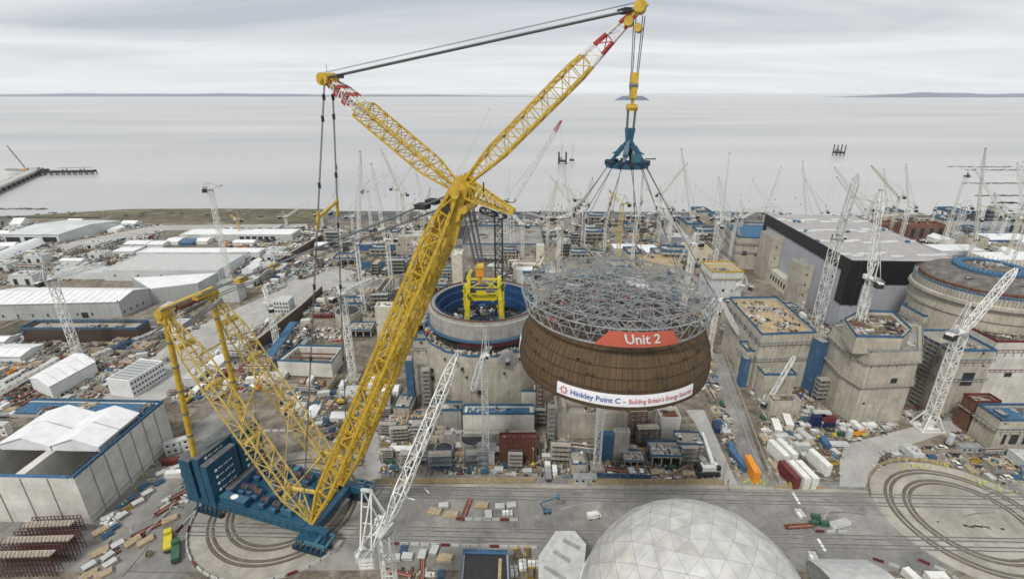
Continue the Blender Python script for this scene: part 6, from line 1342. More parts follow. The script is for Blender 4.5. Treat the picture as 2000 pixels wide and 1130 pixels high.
for k_, nm, ct, lk, gr_, kd, r_ in (('rebar', 'rebar_stack', 'rebar stack', 'rusty rebar stack', 'stacks of rebar', 'rebar', 4), ('cage', 'rebar_cage', 'rebar cage', 'rust brown rebar cage', 'rebar cages', 'cage', 4), ('timber', 'timber_stack', 'timber stack', 'pale timber stack', 'timber stacks', 'timber', 2.6), ('panel', 'formwork_stack', 'formwork stack', 'formwork panel stack', 'stacks of formwork panels', 'panel', 2.4), ('pipe', 'pipe_stack', 'pipe stack', 'pale grey pipe stack', 'pipe stacks', 'pipe', 3.6), ('scaf', 'scaffold_rack', 'scaffold rack', 'steel scaffold rack', 'scaffold part racks', 'scaf', 2), ('tanks', 'pallet_tanks', 'pallet load', 'white pallet load', 'pallet loads', 'tanks', 2.2)):
    proto(k_, nm, ct, lk, gr_, stack(kd, 5), r_)
def skip(mat):
    b = P_(); b.add([(-1.4, -.8, 0), (1.4, -.8, 0), (1.4, .8, 0), (-1.4, .8, 0), (-2, -.95, 1.4), (2, -.95, 1.4), (2, .95, 1.4), (-2, .95, 1.4)], [(3, 2, 1, 0), (0, 1, 5, 4), (1, 2, 6, 5), (2, 3, 7, 6), (3, 0, 4, 7)], mat); b.box((0, 0, 1.1), (3.2, 1.6, .2), 0, 'brown_earth'); return b
proto('skip', 'waste_skip', 'skip', 'open yellow waste skip', 'yellow skips', skip('yellow'), 2); proto('skip_b', 'waste_skip', 'skip', 'open blue waste skip', 'blue skips', skip('blue'), 2)
b = P_(); b.box((0, 0, .5), (3.0, 1.6, 1.0), 0, 'green'); b.box((0, 0, 1.4), (2.8, 1.4, .8), 0, 'green'); b.tube((1, 0, 1.8), (1, 0, 2.6), .1, 6, 'dark'); proto('gen', 'generator', 'generator', 'green generator set', 'green generators', b, 2)
b = P_(); b.tube((-.5, 0, 1.1), (-.4, 0, 1.1), 1.1, 14, 'timber'); b.tube((.4, 0, 1.1), (.5, 0, 1.1), 1.1, 14, 'timber'); b.tube((-.4, 0, 1.1), (.4, 0, 1.1), .75, 12, 'dark'); proto('drum', 'cable_drum', 'cable drum', 'wooden cable drum', 'cable drums', b, 1.4)
b = P_(); b.tube((0, 0, 1.4), (0, 0, 6.0), 1.3, 12, 'light_grey'); b.tube((0, 0, 6), (0, 0, 6.6), 1.3, 12, 'light_grey', r2=.5); b.tube((0, 0, .3), (0, 0, 1.4), .4, 12, 'light_grey', r2=1.3)
for sx in (-1, 1):
    for sy in (-1, 1): b.bar((sx*.95, sy*.95, 0), (sx*.95, sy*.95, 2.2), .14, 'steel')
proto('silo', 'cement_silo', 'silo', 'pale cement silo', 'cement silos', b, 2)
for k_, m_ in (('bar_r', 'maroon'), ('bar_w', 'light_grey')):
    b = P_(); b.prism([(-1.45, -.28), (1.45, -.28), (1.45, .28), (-1.45, .28)], 0, .35, m_); b.prism([(-1.45, -.14), (1.45, -.14), (1.45, .14), (-1.45, .14)], .35, 1.0, m_); m_ = 'red' if m_ == 'maroon' else 'white'; proto(k_, 'road_barrier', 'barrier', m_+' water filled barrier', m_+' road barriers', b, 1.5)
b = P_(); b.bar((0, 0, 0), (0, 0, 8), .14, 'galvanised'); b.box((0, 0, .4), (1.6, 1.0, .8), 0, 'lime_yellow'); b.box((0, 0, 8), (1.2, .3, .5), 0, 'light_grey'); proto('light', 'lighting_tower', 'lighting tower', 'mobile lighting tower', 'lighting towers', b, 1)
def person_mesh():
    J = [((0, 0, .95), .15), ((0, 0, 1.2), .15), ((0, 0, 1.42), .17), ((0, 0, 1.55), .06), ((0, .01, 1.66), .095), ((0, .01, 1.76), .085), ((-.1, 0, .88), .1), ((-.12, .02, .48), .07), ((-.13, 0, .08), .055), ((-.13, .14, .04), .045), ((.1, 0, .88), .1), ((.13, -.04, .48), .07), ((.15, -.02, .08), .055), ((.15, .12, .04), .045), ((-.2, 0, 1.42), .07), ((-.28, .02, 1.15), .05), ((-.24, .16, .95), .04), ((.2, 0, 1.42), .07), ((.3, .0, 1.15), .05), ((.26, .14, .93), .04)]
    E_ = [(0, 1), (1, 2), (2, 3), (3, 4), (4, 5), (0, 6), (6, 7), (7, 8), (8, 9), (0, 10), (10, 11), (11, 12), (12, 13), (2, 14), (14, 15), (15, 16), (2, 17), (17, 18), (18, 19)]
    me = bpy.data.meshes.new('person'); me.from_pydata([j[0] for j in J], E_, []); ob = bpy.data.objects.new('person_skin', me); COL.objects.link(ob); md = ob.modifiers.new('s', 'SKIN')
    if not me.skin_vertices: 
        bpy.context.view_layer.update()
    for i, j in enumerate(J): me.skin_vertices[0].data[i].radius = (j[1], j[1]*.8)
    me.skin_vertices[0].data[0].use_root = True; sb = ob.modifiers.new('u', 'SUBSURF'); sb.levels = 1; bpy.context.view_layer.update()
    ev = ob.evaluated_get(bpy.context.evaluated_depsgraph_get()); m2 = ev.to_mesh(); b = MB(); vs = [tuple(v.co) for v in m2.vertices]
    for p in m2.polygons: pass
    fs = {'hivis': [], 'navy': [], 'skin': [], 'white': []}
    for p in m2.polygons:
        z = p.center[2]; fs['white' if z > 1.72 else 'skin' if z > 1.54 else 'skin' if (z < 1.0 and abs(p.center[0]) > .2) else 'hivis' if z > .12 else 'navy'].append(tuple(p.vertices))
    first = True
    for k, f in fs.items():
        if first: b.add(vs, f, k); first = False
        else:
            for q in f: b.f.append(q); b.m.append(b.mi(k))
    ev.to_mesh_clear(); bpy.data.objects.remove(ob); return b
try: proto('person', 'person', 'person', 'person in yellow hi-vis', 'workers in hi-vis clothes', person_mesh(), .5)
except Exception as ex: print('PERSON', ex)

PLACED = []
def free(x, y, r):
    if blocked(x, y): return False
    for a in range(4):
        if blocked(x+r*.8*math.cos(a*1.57), y+r*.8*math.sin(a*1.57)): return False
    for px_, py_, pr_ in PLACED:
        if (px_-x)**2+(py_-y)**2 < (pr_+r)**2*.62: return False
    return True
def scatter(pix, n, mix, seed, rots=(0, 1.57), jit=.12):
    r_ = random.Random(seed); P = [G(*p) for p in pix]; x0, x1 = min(p[0] for p in P), max(p[0] for p in P); y0, y1 = min(p[1] for p in P), max(p[1] for p in P); Q = [(p[0], p[1]) for p in P]; k = 0; tries = 0
    keys = [m[0] for m in mix]; ws = [m[1] for m in mix]
    while k < n and tries < n*25:
        tries += 1; x, y = r_.uniform(x0, x1), r_.uniform(y0, y1)
        if not inside(x, y, Q): continue
        key = r_.choices(keys, ws)[0]
        if key not in PROTO: continue
        rr = PROTO[key][6]
        if not free(x, y, rr): continue
        place(key, x, y, r_.choice(rots)+r_.gauss(0, jit)); PLACED.append((x, y, rr)); k += 1
def at(key, px, py, rot=0.0, z=0.0, label=None):
    p = G(px, py); o = place(key, p[0], p[1], rot, z, label); PLACED.append((p[0], p[1], PROTO[key][6])); return o
# placed by hand where the photograph shows them
at('l_orange', 1466, 925, 1.5, 0, 'tall long orange container by the haul road mouth');
for x, y, c, rot, l in ((1517, 893, 'l_white', 1.75, 'long stacked white containers, left row of the white pair'), (1533, 890, 'l_white', 1.75, 'long stacked white containers, right row of the white pair'), (1597, 912, 'l_white', 1.75, 'single white container with a rounded pale roof right of the white pair'), (1538, 936, 'l_maroon', 1.7, 'maroon container stacked beside two white ones by the track'), (1556, 936, 'l_white', 1.7, 'white container between the maroon one and the track, left'), (1572, 936, 'l_white', 1.7, 'white container at the right end of the trio by the track'), (1595, 830, 'c_navy', 0, 'navy container, left of the pair under a rust red roof'), (1614, 832, 'c_navy', 0, 'navy container, right of the pair under a rust red roof'), (1515, 838, 'cabin', 1.3, 'pale cabin left of the navy container pair'), (1537, 828, 'cabin', 1.3, 'pale cabin close left of the navy containers'), (1398, 838, 'c_navy', 1.4, 'navy container on the verge below the brown dome'), (1428, 880, 'c_blue', 1.35, 'blue container on the verge, third from the orange container'), (1438, 898, 'l_blue', 1.7, 'blue container on the verge, second from the orange container'), (1450, 912, 'c_blue', 1.7, 'blue container on the verge next to the orange container'),
  (785, 885, 'cabin', 0, 'white roofed cabin right of the foot of the yellow boom'), (350, 880, 'cabin2', 0.5, 'cream cabin behind the blue ballast wall'), (335, 905, 'c_maroon', 0.1, 'maroon container left of the blue ballast wall'), (342, 930, 'c_white', 0.1, 'white container touching the left of the blue ballast wall'), (1070, 925, 'truck', 1.57, 'white lorry standing between the hoardings below the reactor'), (1083, 920, 'van', 1.57, 'white van parked right of the white lorry'), (1142, 940, 'cabin3', 0, 'small grey cabin on the timber hoarding line'), (1160, 1010, 'van', 0.2, 'white recovery van with red bumper on the track apron'), (1068, 1000, 'cherry', 0.1, 'blue machine lying on the track apron'), (345, 1080, 'truck_g', 2.1, 'green and yellow truck beside the ring pavement'), (330, 1060, 'truck_y', 2.1, 'yellow dump truck next to the green truck'), (292, 1085, 'drum', 0, 'dark drum lying on the asphalt left of the ring'), (1890, 880, 'cabin3', 0, 'green grey cabin north of the right hand ring pavement'), (662, 620, 'c_maroon', 0, 'maroon container, right of the row behind the open tank'), (640, 620, 'c_maroon', 0, 'maroon container, middle of the row behind the open tank'), (620, 620, 'c_maroon', 0, 'maroon container, left of the row behind the open tank')):
    at(c, x, y, rot, 0, l)
at('c_navy', 1596, 829, 0, 2.6, 'navy container stacked on top of the left navy container'); at('c_maroon', 1614, 831, 0, 2.6, 'rust red container stacked on the right navy container')
# big white crawler crane under the dome
c = G(1380, 922); t = thing('crawler_crane', 'white crawler crane with dark tracks beside the light haul road', 'crane', tuple(c)); mm = MB()
for s in (-1, 1): mm.box(c+Vector((0, s*2.4, .8)), (9.0, 1.1, 1.6), .05, 'dark')
obj('tracks', mm, t); mm = MB(); mm.box(c+UP*2.8, (8.5, 3.4, 2.0), .05, 'white'); mm.box(c+Vector((-3.6, 0, 3.0)), (1.6, 3.8, 2.2), .05, 'dark'); mm.box(c+Vector((0, .8, 4.1)), (3, 1, .6), .05, 'grey'); obj('body', mm, t); mm = MB(); mm.bar(c+Vector((2, 0, 4)), V(1372, 845, c[1]+18), 1.5, 'white', w2=1.0); obj('boom', mm, t); mm = MB(); mm.box(c+Vector((3.8, -1.4, 3.6)), (1.6, 1.2, 1.8), .05, 'glass'); obj('cab', mm, t); PLACED.append((c[0], c[1], 6))
# work island on the track apron and the barrier lines
r5 = random.Random(5)
def barrier_line(pts, step=3.2):
    k = 0
    for p, q in zip(pts, pts[1:]):
        a, b = G(*p), G(*q); L = (b-a).length; n = max(1, int(L/step)); ang = math.atan2(b[1]-a[1], b[0]-a[0])
        for i in range(n): c = a.lerp(b, (i+.5)/n); place(('bar_r', 'bar_w', 'bar_w', 'bar_w', 'bar_w')[k % 5], c[0], c[1], ang, .05); k += 1
barrier_line([(890, 1014), (1012, 1016)]); barrier_line([(1590, 1038), (1655, 1040)]); barrier_line([(760, 1062), (860, 1065), (900, 1066), (1050, 1070)]); barrier_line([(1790, 1092), (1850, 1118), (1890, 1150)]); barrier_line([(1700, 1090), (1760, 1110), (1830, 1140)])
kp = [PX(C1+Vector((31.6*math.cos(a), 31.6*math.sin(a), 0))) for a in np.linspace(math.radians(165), math.radians(325), 26)]; barrier_line(kp); barrier_line([(345, 1040), (398, 985)]); barrier_line([(270, 1060), (330, 1000), (355, 965)]); barrier_line([(590, 842), (500, 842)])
STRUCT = {}
def sproto(key, name, look, w, d, fn, cat='structure'):
    b = MB(); fn(b, w, d); proto(key, name, cat, look, look+'s between the big buildings', b, math.hypot(w, d)/2)
rs = random.Random(77)
def bits(b, w, d, z, n):
    for _ in range(n): b.box((rs.uniform(-w/2, w/2)*.85, rs.uniform(-d/2, d/2)*.85, z+.3), (rs.uniform(.4, 3), rs.uniform(.3, 1.4), rs.uniform(.2, 1.1)), rs.choice([0, 1.57])+rs.gauss(0, .2), rs.choice(['timber', 'light_grey', 'white', 'dark', 'rebar', 'grey', 'timber_grey', 'net_blue', 'concrete']))
def rails(b, w, d, z, mat): rail(b, [(-w/2, -d/2), (w/2, -d/2), (w/2, d/2), (-w/2, d/2)], z, mat, 1.2)
def starters(b, w, d, z):
    for i in range(int(w/.9)):
        for s_ in (-1, 1): b.bar((-w/2+i*.9, s_*d/2*.95, z), (-w/2+i*.9, s_*d/2*.95, z+1.6), .1, 'rebar')
def f_core(b, w, d): b.box((0, 0, 4), (w, d, 8), 0, 'concrete'); starters(b, w, d, 8); rails(b, w, d, 8, 'net_blue'); bits(b, w, d, 8, 14); [b.box((x, -d/2-.04, 3+y), (1.2, .1, 1.6), 0, 'dark') for x in (-w*.3, 0, w*.3) for y in (0, 3.2)]; [b.bar((-w/2+i*w/6, -d/2-1.2, 0), (-w/2+i*w/6, -d/2-1.2, 8.5), .14, 'steel') for i in range(7)]; [b.box((0, -d/2-.7, z), (w, 1.0, .12), 0, 'timber_grey') for z in (2.5, 5, 7.5)]
def f_slab(b, w, d):
    for x in (-w*.45, -w*.15, w*.15, w*.45):
        for y in (-d*.42, 0, d*.42): b.box((x, y, 2.6), (.6, .6, 5.2), 0, 'concrete')
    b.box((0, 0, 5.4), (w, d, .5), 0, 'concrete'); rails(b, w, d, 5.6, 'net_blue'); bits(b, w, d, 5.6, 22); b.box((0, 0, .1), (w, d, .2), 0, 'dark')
def f_open(b, w, d):
    for c, s_ in (((0, -d/2, 2.6), (w, .6, 5.2)), ((0, d/2, 2.6), (w, .6, 5.2)), ((-w/2, 0, 2.6), (.6, d, 5.2)), ((w/2, 0, 2.6), (.6, d, 5.2)), ((0, 0, 2.6), (.5, d, 5.2))): b.box(c, s_, 0, 'concrete')
    b.box((0, 0, .3), (w, d, .4), 0, 'brown_earth'); bits(b, w, d, .5, 14); starters(b, w, d, 5.2)
def f_scaf(b, w, d):
    for i in range(int(w/2)+1):
        for y in (-d/2, d/2): b.bar((-w/2+i*2, y, 0), (-w/2+i*2, y, 9), .13, 'galvanised')
    for z in (2.2, 4.4, 6.6, 8.8): b.box((0, 0, z), (w, d*.9, .1), 0, 'timber_grey'); [b.bar((-w/2, y, z+1), (w/2, y, z+1), .09, 'galvanised') for y in (-d/2, d/2)]
    b.box((0, d/2+.1, 4.5), (w, .08, 9), 0, 'net_blue')
def f_deck(b, w, d): b.box((0, 0, 1.5), (w, d, 2.6), 0, 'concrete_grey'); b.box((0, 0, 3), (w*1.05, d*1.05, .25), 0, 'timber'); bits(b, w, d, 3.1, 30)
def f_pit(b, w, d):
    b.box((0, 0, .06), (w, d, .1), 0, 'dark'); bits(b, w, d, .1, 16)  # flat slab coloured dark in place of the shade down a pit
    for y in (-d/2, d/2): b.box((0, y, .9), (w, .3, 1.8), 0, 'timber_grey'); [b.bar((-w/2+i*2, y, 0), (-w/2+i*2, y, 2.4), .15, 'rust') for i in range(int(w/2))]
    for x in (-w/2, w/2): b.box((x, 0, .8), (.3, d, 1.6), 0, 'concrete')
def f_wall(b, w, d): b.box((0, 0, 3), (w, .8, 6), 0, 'concrete'); [b.box((-w/2+1+i*3.4, 1.2, 2), (.4, 2, 4), 0, 'concrete') for i in range(int(w/3.4))]; [b.bar((-w/2+i*.8, 0, 6), (-w/2+i*.8, 0, 7.4), .09, 'rebar') for i in range(int(w/.8))]; b.box((0, -1, 5.6), (w, 1, .12), 0, 'timber'); rail(b, [(-w/2, -1.4), (w/2, -1.4)], 5.7, 'net_blue', 1.1, False, False)
def f_tank(b, w, d): b.tube((0, 0, 0), (0, 0, 4.5), w/2, 28, 'concrete'); b.tube((0, 0, 4.5), (0, 0, 4.6), w/2-.6, 28, 'dark'); [b.bar((w/2*math.cos(k*.4), w/2*math.sin(k*.4), 4.5), (w/2*math.cos(k*.4), w/2*math.sin(k*.4), 5.7), .1, 'net_blue') for k in range(16)]
def f_rack(b, w, d):
    for i in range(int(w/3)+1):
        for y in (-d/2, d/2): b.bar((-w/2+i*3, y, 0), (-w/2+i*3, y, 6), .26, 'steel')
        for z in (3, 6): b.bar((-w/2+i*3, -d/2, z), (-w/2+i*3, d/2, z), .2, 'steel')
    for z in (3.2, 6.2): [b.tube((-w/2, y, z+.2), (w/2, y, z+.2), .22, 7, rs.choice(['light_grey', 'white', 'rust', 'galvanised'])) for y in (-d*.35, -d*.1, d*.15, d*.38)]
def f_tent(b, w, d): b.add([(-w/2, -d/2, 0), (w/2, -d/2, 0), (w/2, d/2, 0), (-w/2, d/2, 0), (-w/2, -d/2, 3.2), (w/2, -d/2, 3.2), (w/2, d/2, 3.2), (-w/2, d/2, 3.2), (-w/2, 0, 5.2), (w/2, 0, 5.2)], [(0, 1, 5, 4), (2, 3, 7, 6), (1, 2, 6, 9, 5), (3, 0, 4, 8, 7), (4, 5, 9, 8), (6, 7, 8, 9)], 'tent_white'); b.box((w*.1, -d/2-.03, 1.4), (2.4, .06, 2.6), 0, 'grey')
def f_shed(b, w, d): b.box((0, 0, 2.4), (w, d, 4.8), 0, 'clad_pale', top='roof_sheet'); b.box((0, 0, 4.85), (w*1.03, d*1.03, .15), 0, 'light_grey'); [b.box((x, -d/2-.03, 1.6), (2.4, .08, 3), 0, 'dark') for x in (-w*.25, w*.25)]; bits(b, w, d, 4.9, 5)
for a_ in (('s_core', 'part_built_block', 'part built concrete block', 12, 9, f_core), ('s_slab', 'columned_slab', 'columned concrete deck', 15, 11, f_slab), ('s_open', 'open_chamber', 'open concrete chamber', 11, 8, f_open), ('s_scaf', 'scaffold_bay', 'netted scaffold bay', 9, 3.4, f_scaf), ('s_deck', 'formwork_deck', 'timber formwork deck', 10, 8, f_deck), ('s_pit', 'excavation_pit', 'dark shored pit', 13, 7, f_pit), ('s_wall', 'retaining_wall', 'buttressed concrete wall', 18, 4, f_wall), ('s_tank', 'round_tank', 'round concrete tank', 11, 11, f_tank), ('s_rack', 'pipe_rack', 'steel pipe rack', 15, 4, f_rack), ('s_tent', 'store_tent', 'white store tent', 12, 8, f_tent), ('s_shed', 'site_shed', 'pale clad shed', 14, 9, f_shed)):
    sproto(*a_)
def struct_scatter(pix, n, keys, seed, smin=.8, smax=1.4):
    r_ = random.Random(seed); P = [G(*p) for p in pix]; Q = [(p[0], p[1]) for p in P]; k = tr = 0
    while k < n and tr < n*60:
        tr += 1; x, y = r_.uniform(min(q[0] for q in Q), max(q[0] for q in Q)), r_.uniform(min(q[1] for q in Q), max(q[1] for q in Q)); key = r_.choice(keys); sc_ = r_.uniform(smin, smax); rr = PROTO[key][6]*sc_
        if not inside(x, y, Q) or not free(x, y, rr): continue
        rot = r_.choice([0, 0, 1.57])+r_.gauss(0, .06); o = place(key, x, y, rot); o.scale = (sc_, sc_, sc_*r_.uniform(.7, 1.35)); w_ = rr*.72; c_, s_ = math.cos(rot), math.sin(rot)
        hx, hy = (rr*.82, rr*.5); FOOT.append(([(x+a*hx*c_-b*hy*s_, y+a*hx*s_+b*hy*c_) for a, b in ((-1, -1), (1, -1), (1, 1), (-1, 1))], x-rr, x+rr, y-rr, y+rr)); k += 1
        PLACED.append((x, y, rr*.5))
ALLS = ['s_core', 's_slab', 's_open', 's_scaf', 's_deck', 's_pit', 's_wall', 's_tank', 's_rack']
struct_scatter([(640, 470), (900, 455), (850, 640), (700, 660), (600, 560)], 52, ALLS, 301, .9, 1.7); struct_scatter([(850, 440), (1440, 436), (1400, 620), (1050, 580)], 120, ALLS+['s_core', 's_slab', 's_shed'], 302, .9, 1.9)
struct_scatter([(1680, 428), (2040, 426), (2060, 520), (1870, 505)], 36, ALLS+['s_shed', 's_shed', 's_tent'], 303, 1, 2); struct_scatter([(1400, 590), (1640, 590), (1640, 800), (1480, 800)], 18, ALLS, 304, .8, 1.3); struct_scatter([(740, 800), (1420, 800), (1440, 915), (748, 915)], 40, ALLS, 305, .55, 1.0)
struct_scatter([(560, 745), (770, 750), (700, 900), (640, 850), (560, 800)], 10, ['s_shed', 's_tent', 's_rack', 's_deck', 's_wall'], 306, .6, .9); struct_scatter([(0, 436), (330, 440), (230, 540), (-40, 560)], 20, ['s_shed', 's_tent', 's_shed', 's_rack'], 307, .8, 1.5); struct_scatter([(330, 600), (600, 560), (600, 700), (520, 760), (340, 790)], 14, ['s_shed', 's_tent', 's_rack', 's_deck', 's_shed'], 308, .7, 1.1)
struct_scatter([(430, 500), (640, 470), (640, 540), (450, 570)], 12, ['s_shed', 's_tent', 's_deck', 's_rack'], 309, .8, 1.4); struct_scatter([(0, 650), (330, 650), (260, 700), (-20, 700)], 8, ['s_rack', 's_deck', 's_pit', 's_wall'], 310, .8, 1.2); struct_scatter([(1690, 850), (2000, 840), (2000, 940), (1880, 905), (1760, 890)], 9, ['s_shed', 's_rack', 's_deck', 's_pit'], 311, .5, .8); struct_scatter([(1330, 650), (1400, 690), (1470, 925), (1440, 925)], 6, ['s_deck', 's_pit', 's_rack'], 312, .4, .7)
FOOT_SAVE = list(FOOT)
def unblock(): FOOT.clear()
unblock(); scatter([(836, 985), (1000, 985), (1004, 1008), (838, 1008)], 24, [('timber', 3), ('panel', 3), ('scaf', 2), ('skip', 1), ('tanks', 2), ('cabin3', .5), ('rebar', 1)], 11); scatter([(1545, 1003), (1640, 1010), (1645, 1030), (1560, 1030)], 9, [('pipe', 2), ('panel', 2), ('gen', 1), ('tanks', 1), ('rebar', 1)], 12)
scatter([(770, 1072), (880, 1072), (880, 1128), (775, 1128)], 18, [('timber', 2), ('rebar', 3), ('panel', 2), ('scaf', 2)], 13); scatter([(1010, 1080), (1045, 1080), (1045, 1128), (1000, 1128)], 7, [('skip', 2), ('gen', 1), ('timber', 1), ('tanks', 1)], 14); scatter([(1575, 1090), (1592, 1090), (1592, 1128), (1585, 1128)], 4, [('tanks', 2), ('gen', 2)], 15); scatter([(1740, 1108), (1850, 1128), (1760, 1160)], 6, [('tanks', 2), ('c_white', 2), ('timber', 2)], 16)
scatter([(255, 1065), (300, 1000), (372, 935), (392, 950), (330, 1020), (285, 1068)], 11, [('rebar', 5), ('timber', 1), ('pipe', 1)], 41, rots=(.95,), jit=.1); scatter([(190, 1035), (240, 985), (330, 905), (345, 915), (262, 1000), (215, 1050)], 16, [('timber', 3), ('scaf', 2), ('panel', 2), ('rebar', 2), ('skip', 1), ('tele', 1), ('gen', .2)], 42, rots=(.95,)); scatter([(150, 1130), (215, 1060), (250, 1070), (200, 1130)], 7, [('timber', 3), ('car_w', 1), ('panel', 2), ('rebar', 2)], 43, rots=(.95,))
FOOT.extend([f for f in FOOT_SAVE])
STK = [('rebar', 3), ('timber', 3), ('panel', 4), ('pipe', 1.5), ('scaf', 3), ('tanks', 2), ('cage', 1.5), ('drum', 1), ('skip', .6), ('skip_b', .6), ('gen', .3), ('silo', .3)]
BOX = [('c_white', 3.4), ('c_blue', .8), ('c_maroon', .45), ('c_grey', 2.4), ('c_green', .2), ('cabin', 1), ('cabin2', .6), ('cabin3', .6), ('c_navy', .5)]
VEH = [('car_w', 1.4), ('car_g', 1), ('car_b', .6), ('car_r', .3), ('van', 1.3), ('van_b', .4), ('truck', 1), ('truck_g', .2), ('excav', .6), ('excav_b', .3), ('tele', .6), ('cherry', .6), ('truck_y', .2)]
def mixw(a, b, c, l=0.4): return [(k, w*a) for k, w in STK]+[(k, w*b) for k, w in BOX]+[(k, w*c) for k, w in VEH]+[('light', l)]
ZONES = [
 ([(740, 872), (1420, 872), (1460, 938), (750, 938)], 120, mixw(1, .35, .25)), ([(1480, 790), (1790, 800), (1690, 880), (1630, 950), (1505, 948)], 75, mixw(.8, .8, .5)),
 ([(1690, 880), (2000, 850), (2000, 960), (1880, 915), (1760, 900), (1700, 925)], 62, mixw(1, .5, .9)), ([(1330, 650), (1400, 690), (1480, 935), (1440, 930)], 50, mixw(.7, .9, .6)), ([(190, 1080), (180, 1020), (340, 868), (400, 885), (280, 1050)], 34, mixw(1.2, .15, .5)),
 ([(560, 745), (770, 750), (700, 930), (640, 850), (560, 800)], 95, mixw(.9, .5, .8)), ([(330, 640), (600, 600), (600, 700), (520, 760), (340, 790)], 85, mixw(.6, .6, 1.2)), ([(440, 448), (900, 440), (830, 640), (560, 600), (430, 520)], 210, mixw(.9, 1.1, 1.0, 1)),
 ([(850, 432), (1440, 430), (1400, 640), (1040, 590)], 200, mixw(1, .9, .6, 1)), ([(1680, 428), (2040, 426), (2060, 520), (1870, 505)], 90, mixw(.9, .9, .7, 1)), ([(0, 436), (330, 440), (230, 540), (-40, 560)], 95, mixw(.6, .9, 1.2, .6)),
 ([(1400, 590), (1640, 590), (1640, 800), (1480, 800)], 60, mixw(1, .5, .5)), ([(-30, 645), (330, 645), (260, 770), (-30, 800)], 60, mixw(1, .35, .7)), ([(1590, 780), (1830, 790), (1800, 830), (1620, 860)], 26, mixw(1, .7, .6)), ([(600, 930), (745, 800), (830, 800), (850, 900), (740, 935)], 34, mixw(1, .4, .5)), ([(0, 780), (40, 760), (0, 860)], 8, mixw(1, .3, .3)), ([(1780, 700), (2000, 780), (2000, 860), (1800, 840)], 24, mixw(1, .4, .4))]
for i, (pz, n_, mx_) in enumerate(ZONES): scatter(pz, n_, mx_, 100+i)
# workers
if 'person' in PROTO:
    rp = random.Random(21); FOOT.clear(); sv = PLACED; PLACED = []
    for pz, n_ in (([(1745, 912), (1850, 905), (1855, 915), (1750, 922)], 16), ([(1870, 930), (1995, 962), (1990, 970), (1870, 938)], 14), ([(1450, 940), (1505, 940), (1505, 950), (1450, 950)], 14), ([(1520, 938), (1600, 944), (1600, 952), (1520, 950)], 9), ([(225, 960), (300, 900), (320, 910), (240, 990)], 9), ([(760, 940), (1300, 945), (1300, 952), (760, 948)], 8), ([(850, 990), (1010, 990), (1010, 1000), (850, 1000)], 4), ([(1000, 1080), (1048, 1080), (1040, 1128), (1000, 1128)], 6), ([(600, 760), (700, 760), (700, 840), (600, 820)], 6)):
        P = [G(*p) for p in pz]; Q = [(p[0], p[1]) for p in P]; k = 0
        while k < n_:
            x, y = rp.uniform(min(q[0] for q in Q), max(q[0] for q in Q)), rp.uniform(min(q[1] for q in Q), max(q[1] for q in Q))
            if inside(x, y, Q): place('person', x, y, rp.uniform(0, 6.28), .06); k += 1
    PLACED = sv; FOOT.extend(FOOT_SAVE)
# fences and hoardings
def fence(pts, h, mat, label, name='hoarding', z=.05, post=3.0, group=None):
    mm = MB(); P = [G(*p) for p in pts]
    for a, b in zip(P, P[1:]):
        mm.bar(a+UP*h*.55, b+UP*h*.55, .12, mat, h=h*.9); n = max(1, int((b-a).length/post))
        for i in range(n+1): c = a.lerp(b, i/n); mm.bar(c, c+UP*h*1.04, .16, 'timber_grey' if 'timber' in mat else 'galvanised')
    o = obj(name, mm, origin=tuple(P[0])); tag(o, label, 'fence', group); o['kind'] = 'thing'; return o
fence([(735, 944), (1045, 942)], 2.6, 'timber', 'timber hoarding along the track below the reactor, left stretch'); fence([(1110, 945), (1412, 946)], 2.6, 'timber', 'timber hoarding along the track below the dome, right stretch')
fence([(1412, 946), (1418, 900)], 1.6, 'timber', 'short timber hoarding turning back from the track at the haul road'); fence([(1510, 952), (1612, 955)], 1.4, 'timber', 'timber hoarding in front of the white container trio'); fence([(1280, 942), (1345, 912)], 1.6, 'timber', 'slanting timber ramp side below the dome', post=2)
rg = [PX(C2+Vector((30.6*math.cos(a), 30.6*math.sin(a), 0))) for a in np.linspace(math.radians(160), math.radians(62), 16)]; fence(rg, 1.8, 'timber', 'curved timber edging round the right hand ring pavement', name='timber_edging')
fence([(1400, 700), (1490, 940)], 1.2, 'light_grey', 'pale barrier along the left side of the haul road'); fence([(1418, 696), (1508, 940)], 1.2, 'light_grey', 'pale barrier along the right side of the haul road')
fence([(1338, 800), (1400, 905)], 1.0, 'light_grey', 'pale barrier beside the light coloured ramp road'); fence([(1120, 880), (1135, 930), (1270, 935)], 2.2, 'blue', 'blue boarding round the excavation under the dome'); fence([(1265, 880), (1262, 925)], 3, 'blue', 'blue boarding at the right of the excavation under the dome')
fence([(1612, 953), (1700, 957)], 1.3, 'galvanised', 'row of steel barriers across the road mouth left of the ring', post=1.6)
fence([(560, 842), (700, 792), (770, 780)], 2.2, 'concrete_grey', 'grey concrete wall along the yard left of the yellow boom'); fence([(590, 862), (690, 822), (735, 812)], 2.2, 'timber_grey', 'timber edged wall in front of the grey wall near the boom')
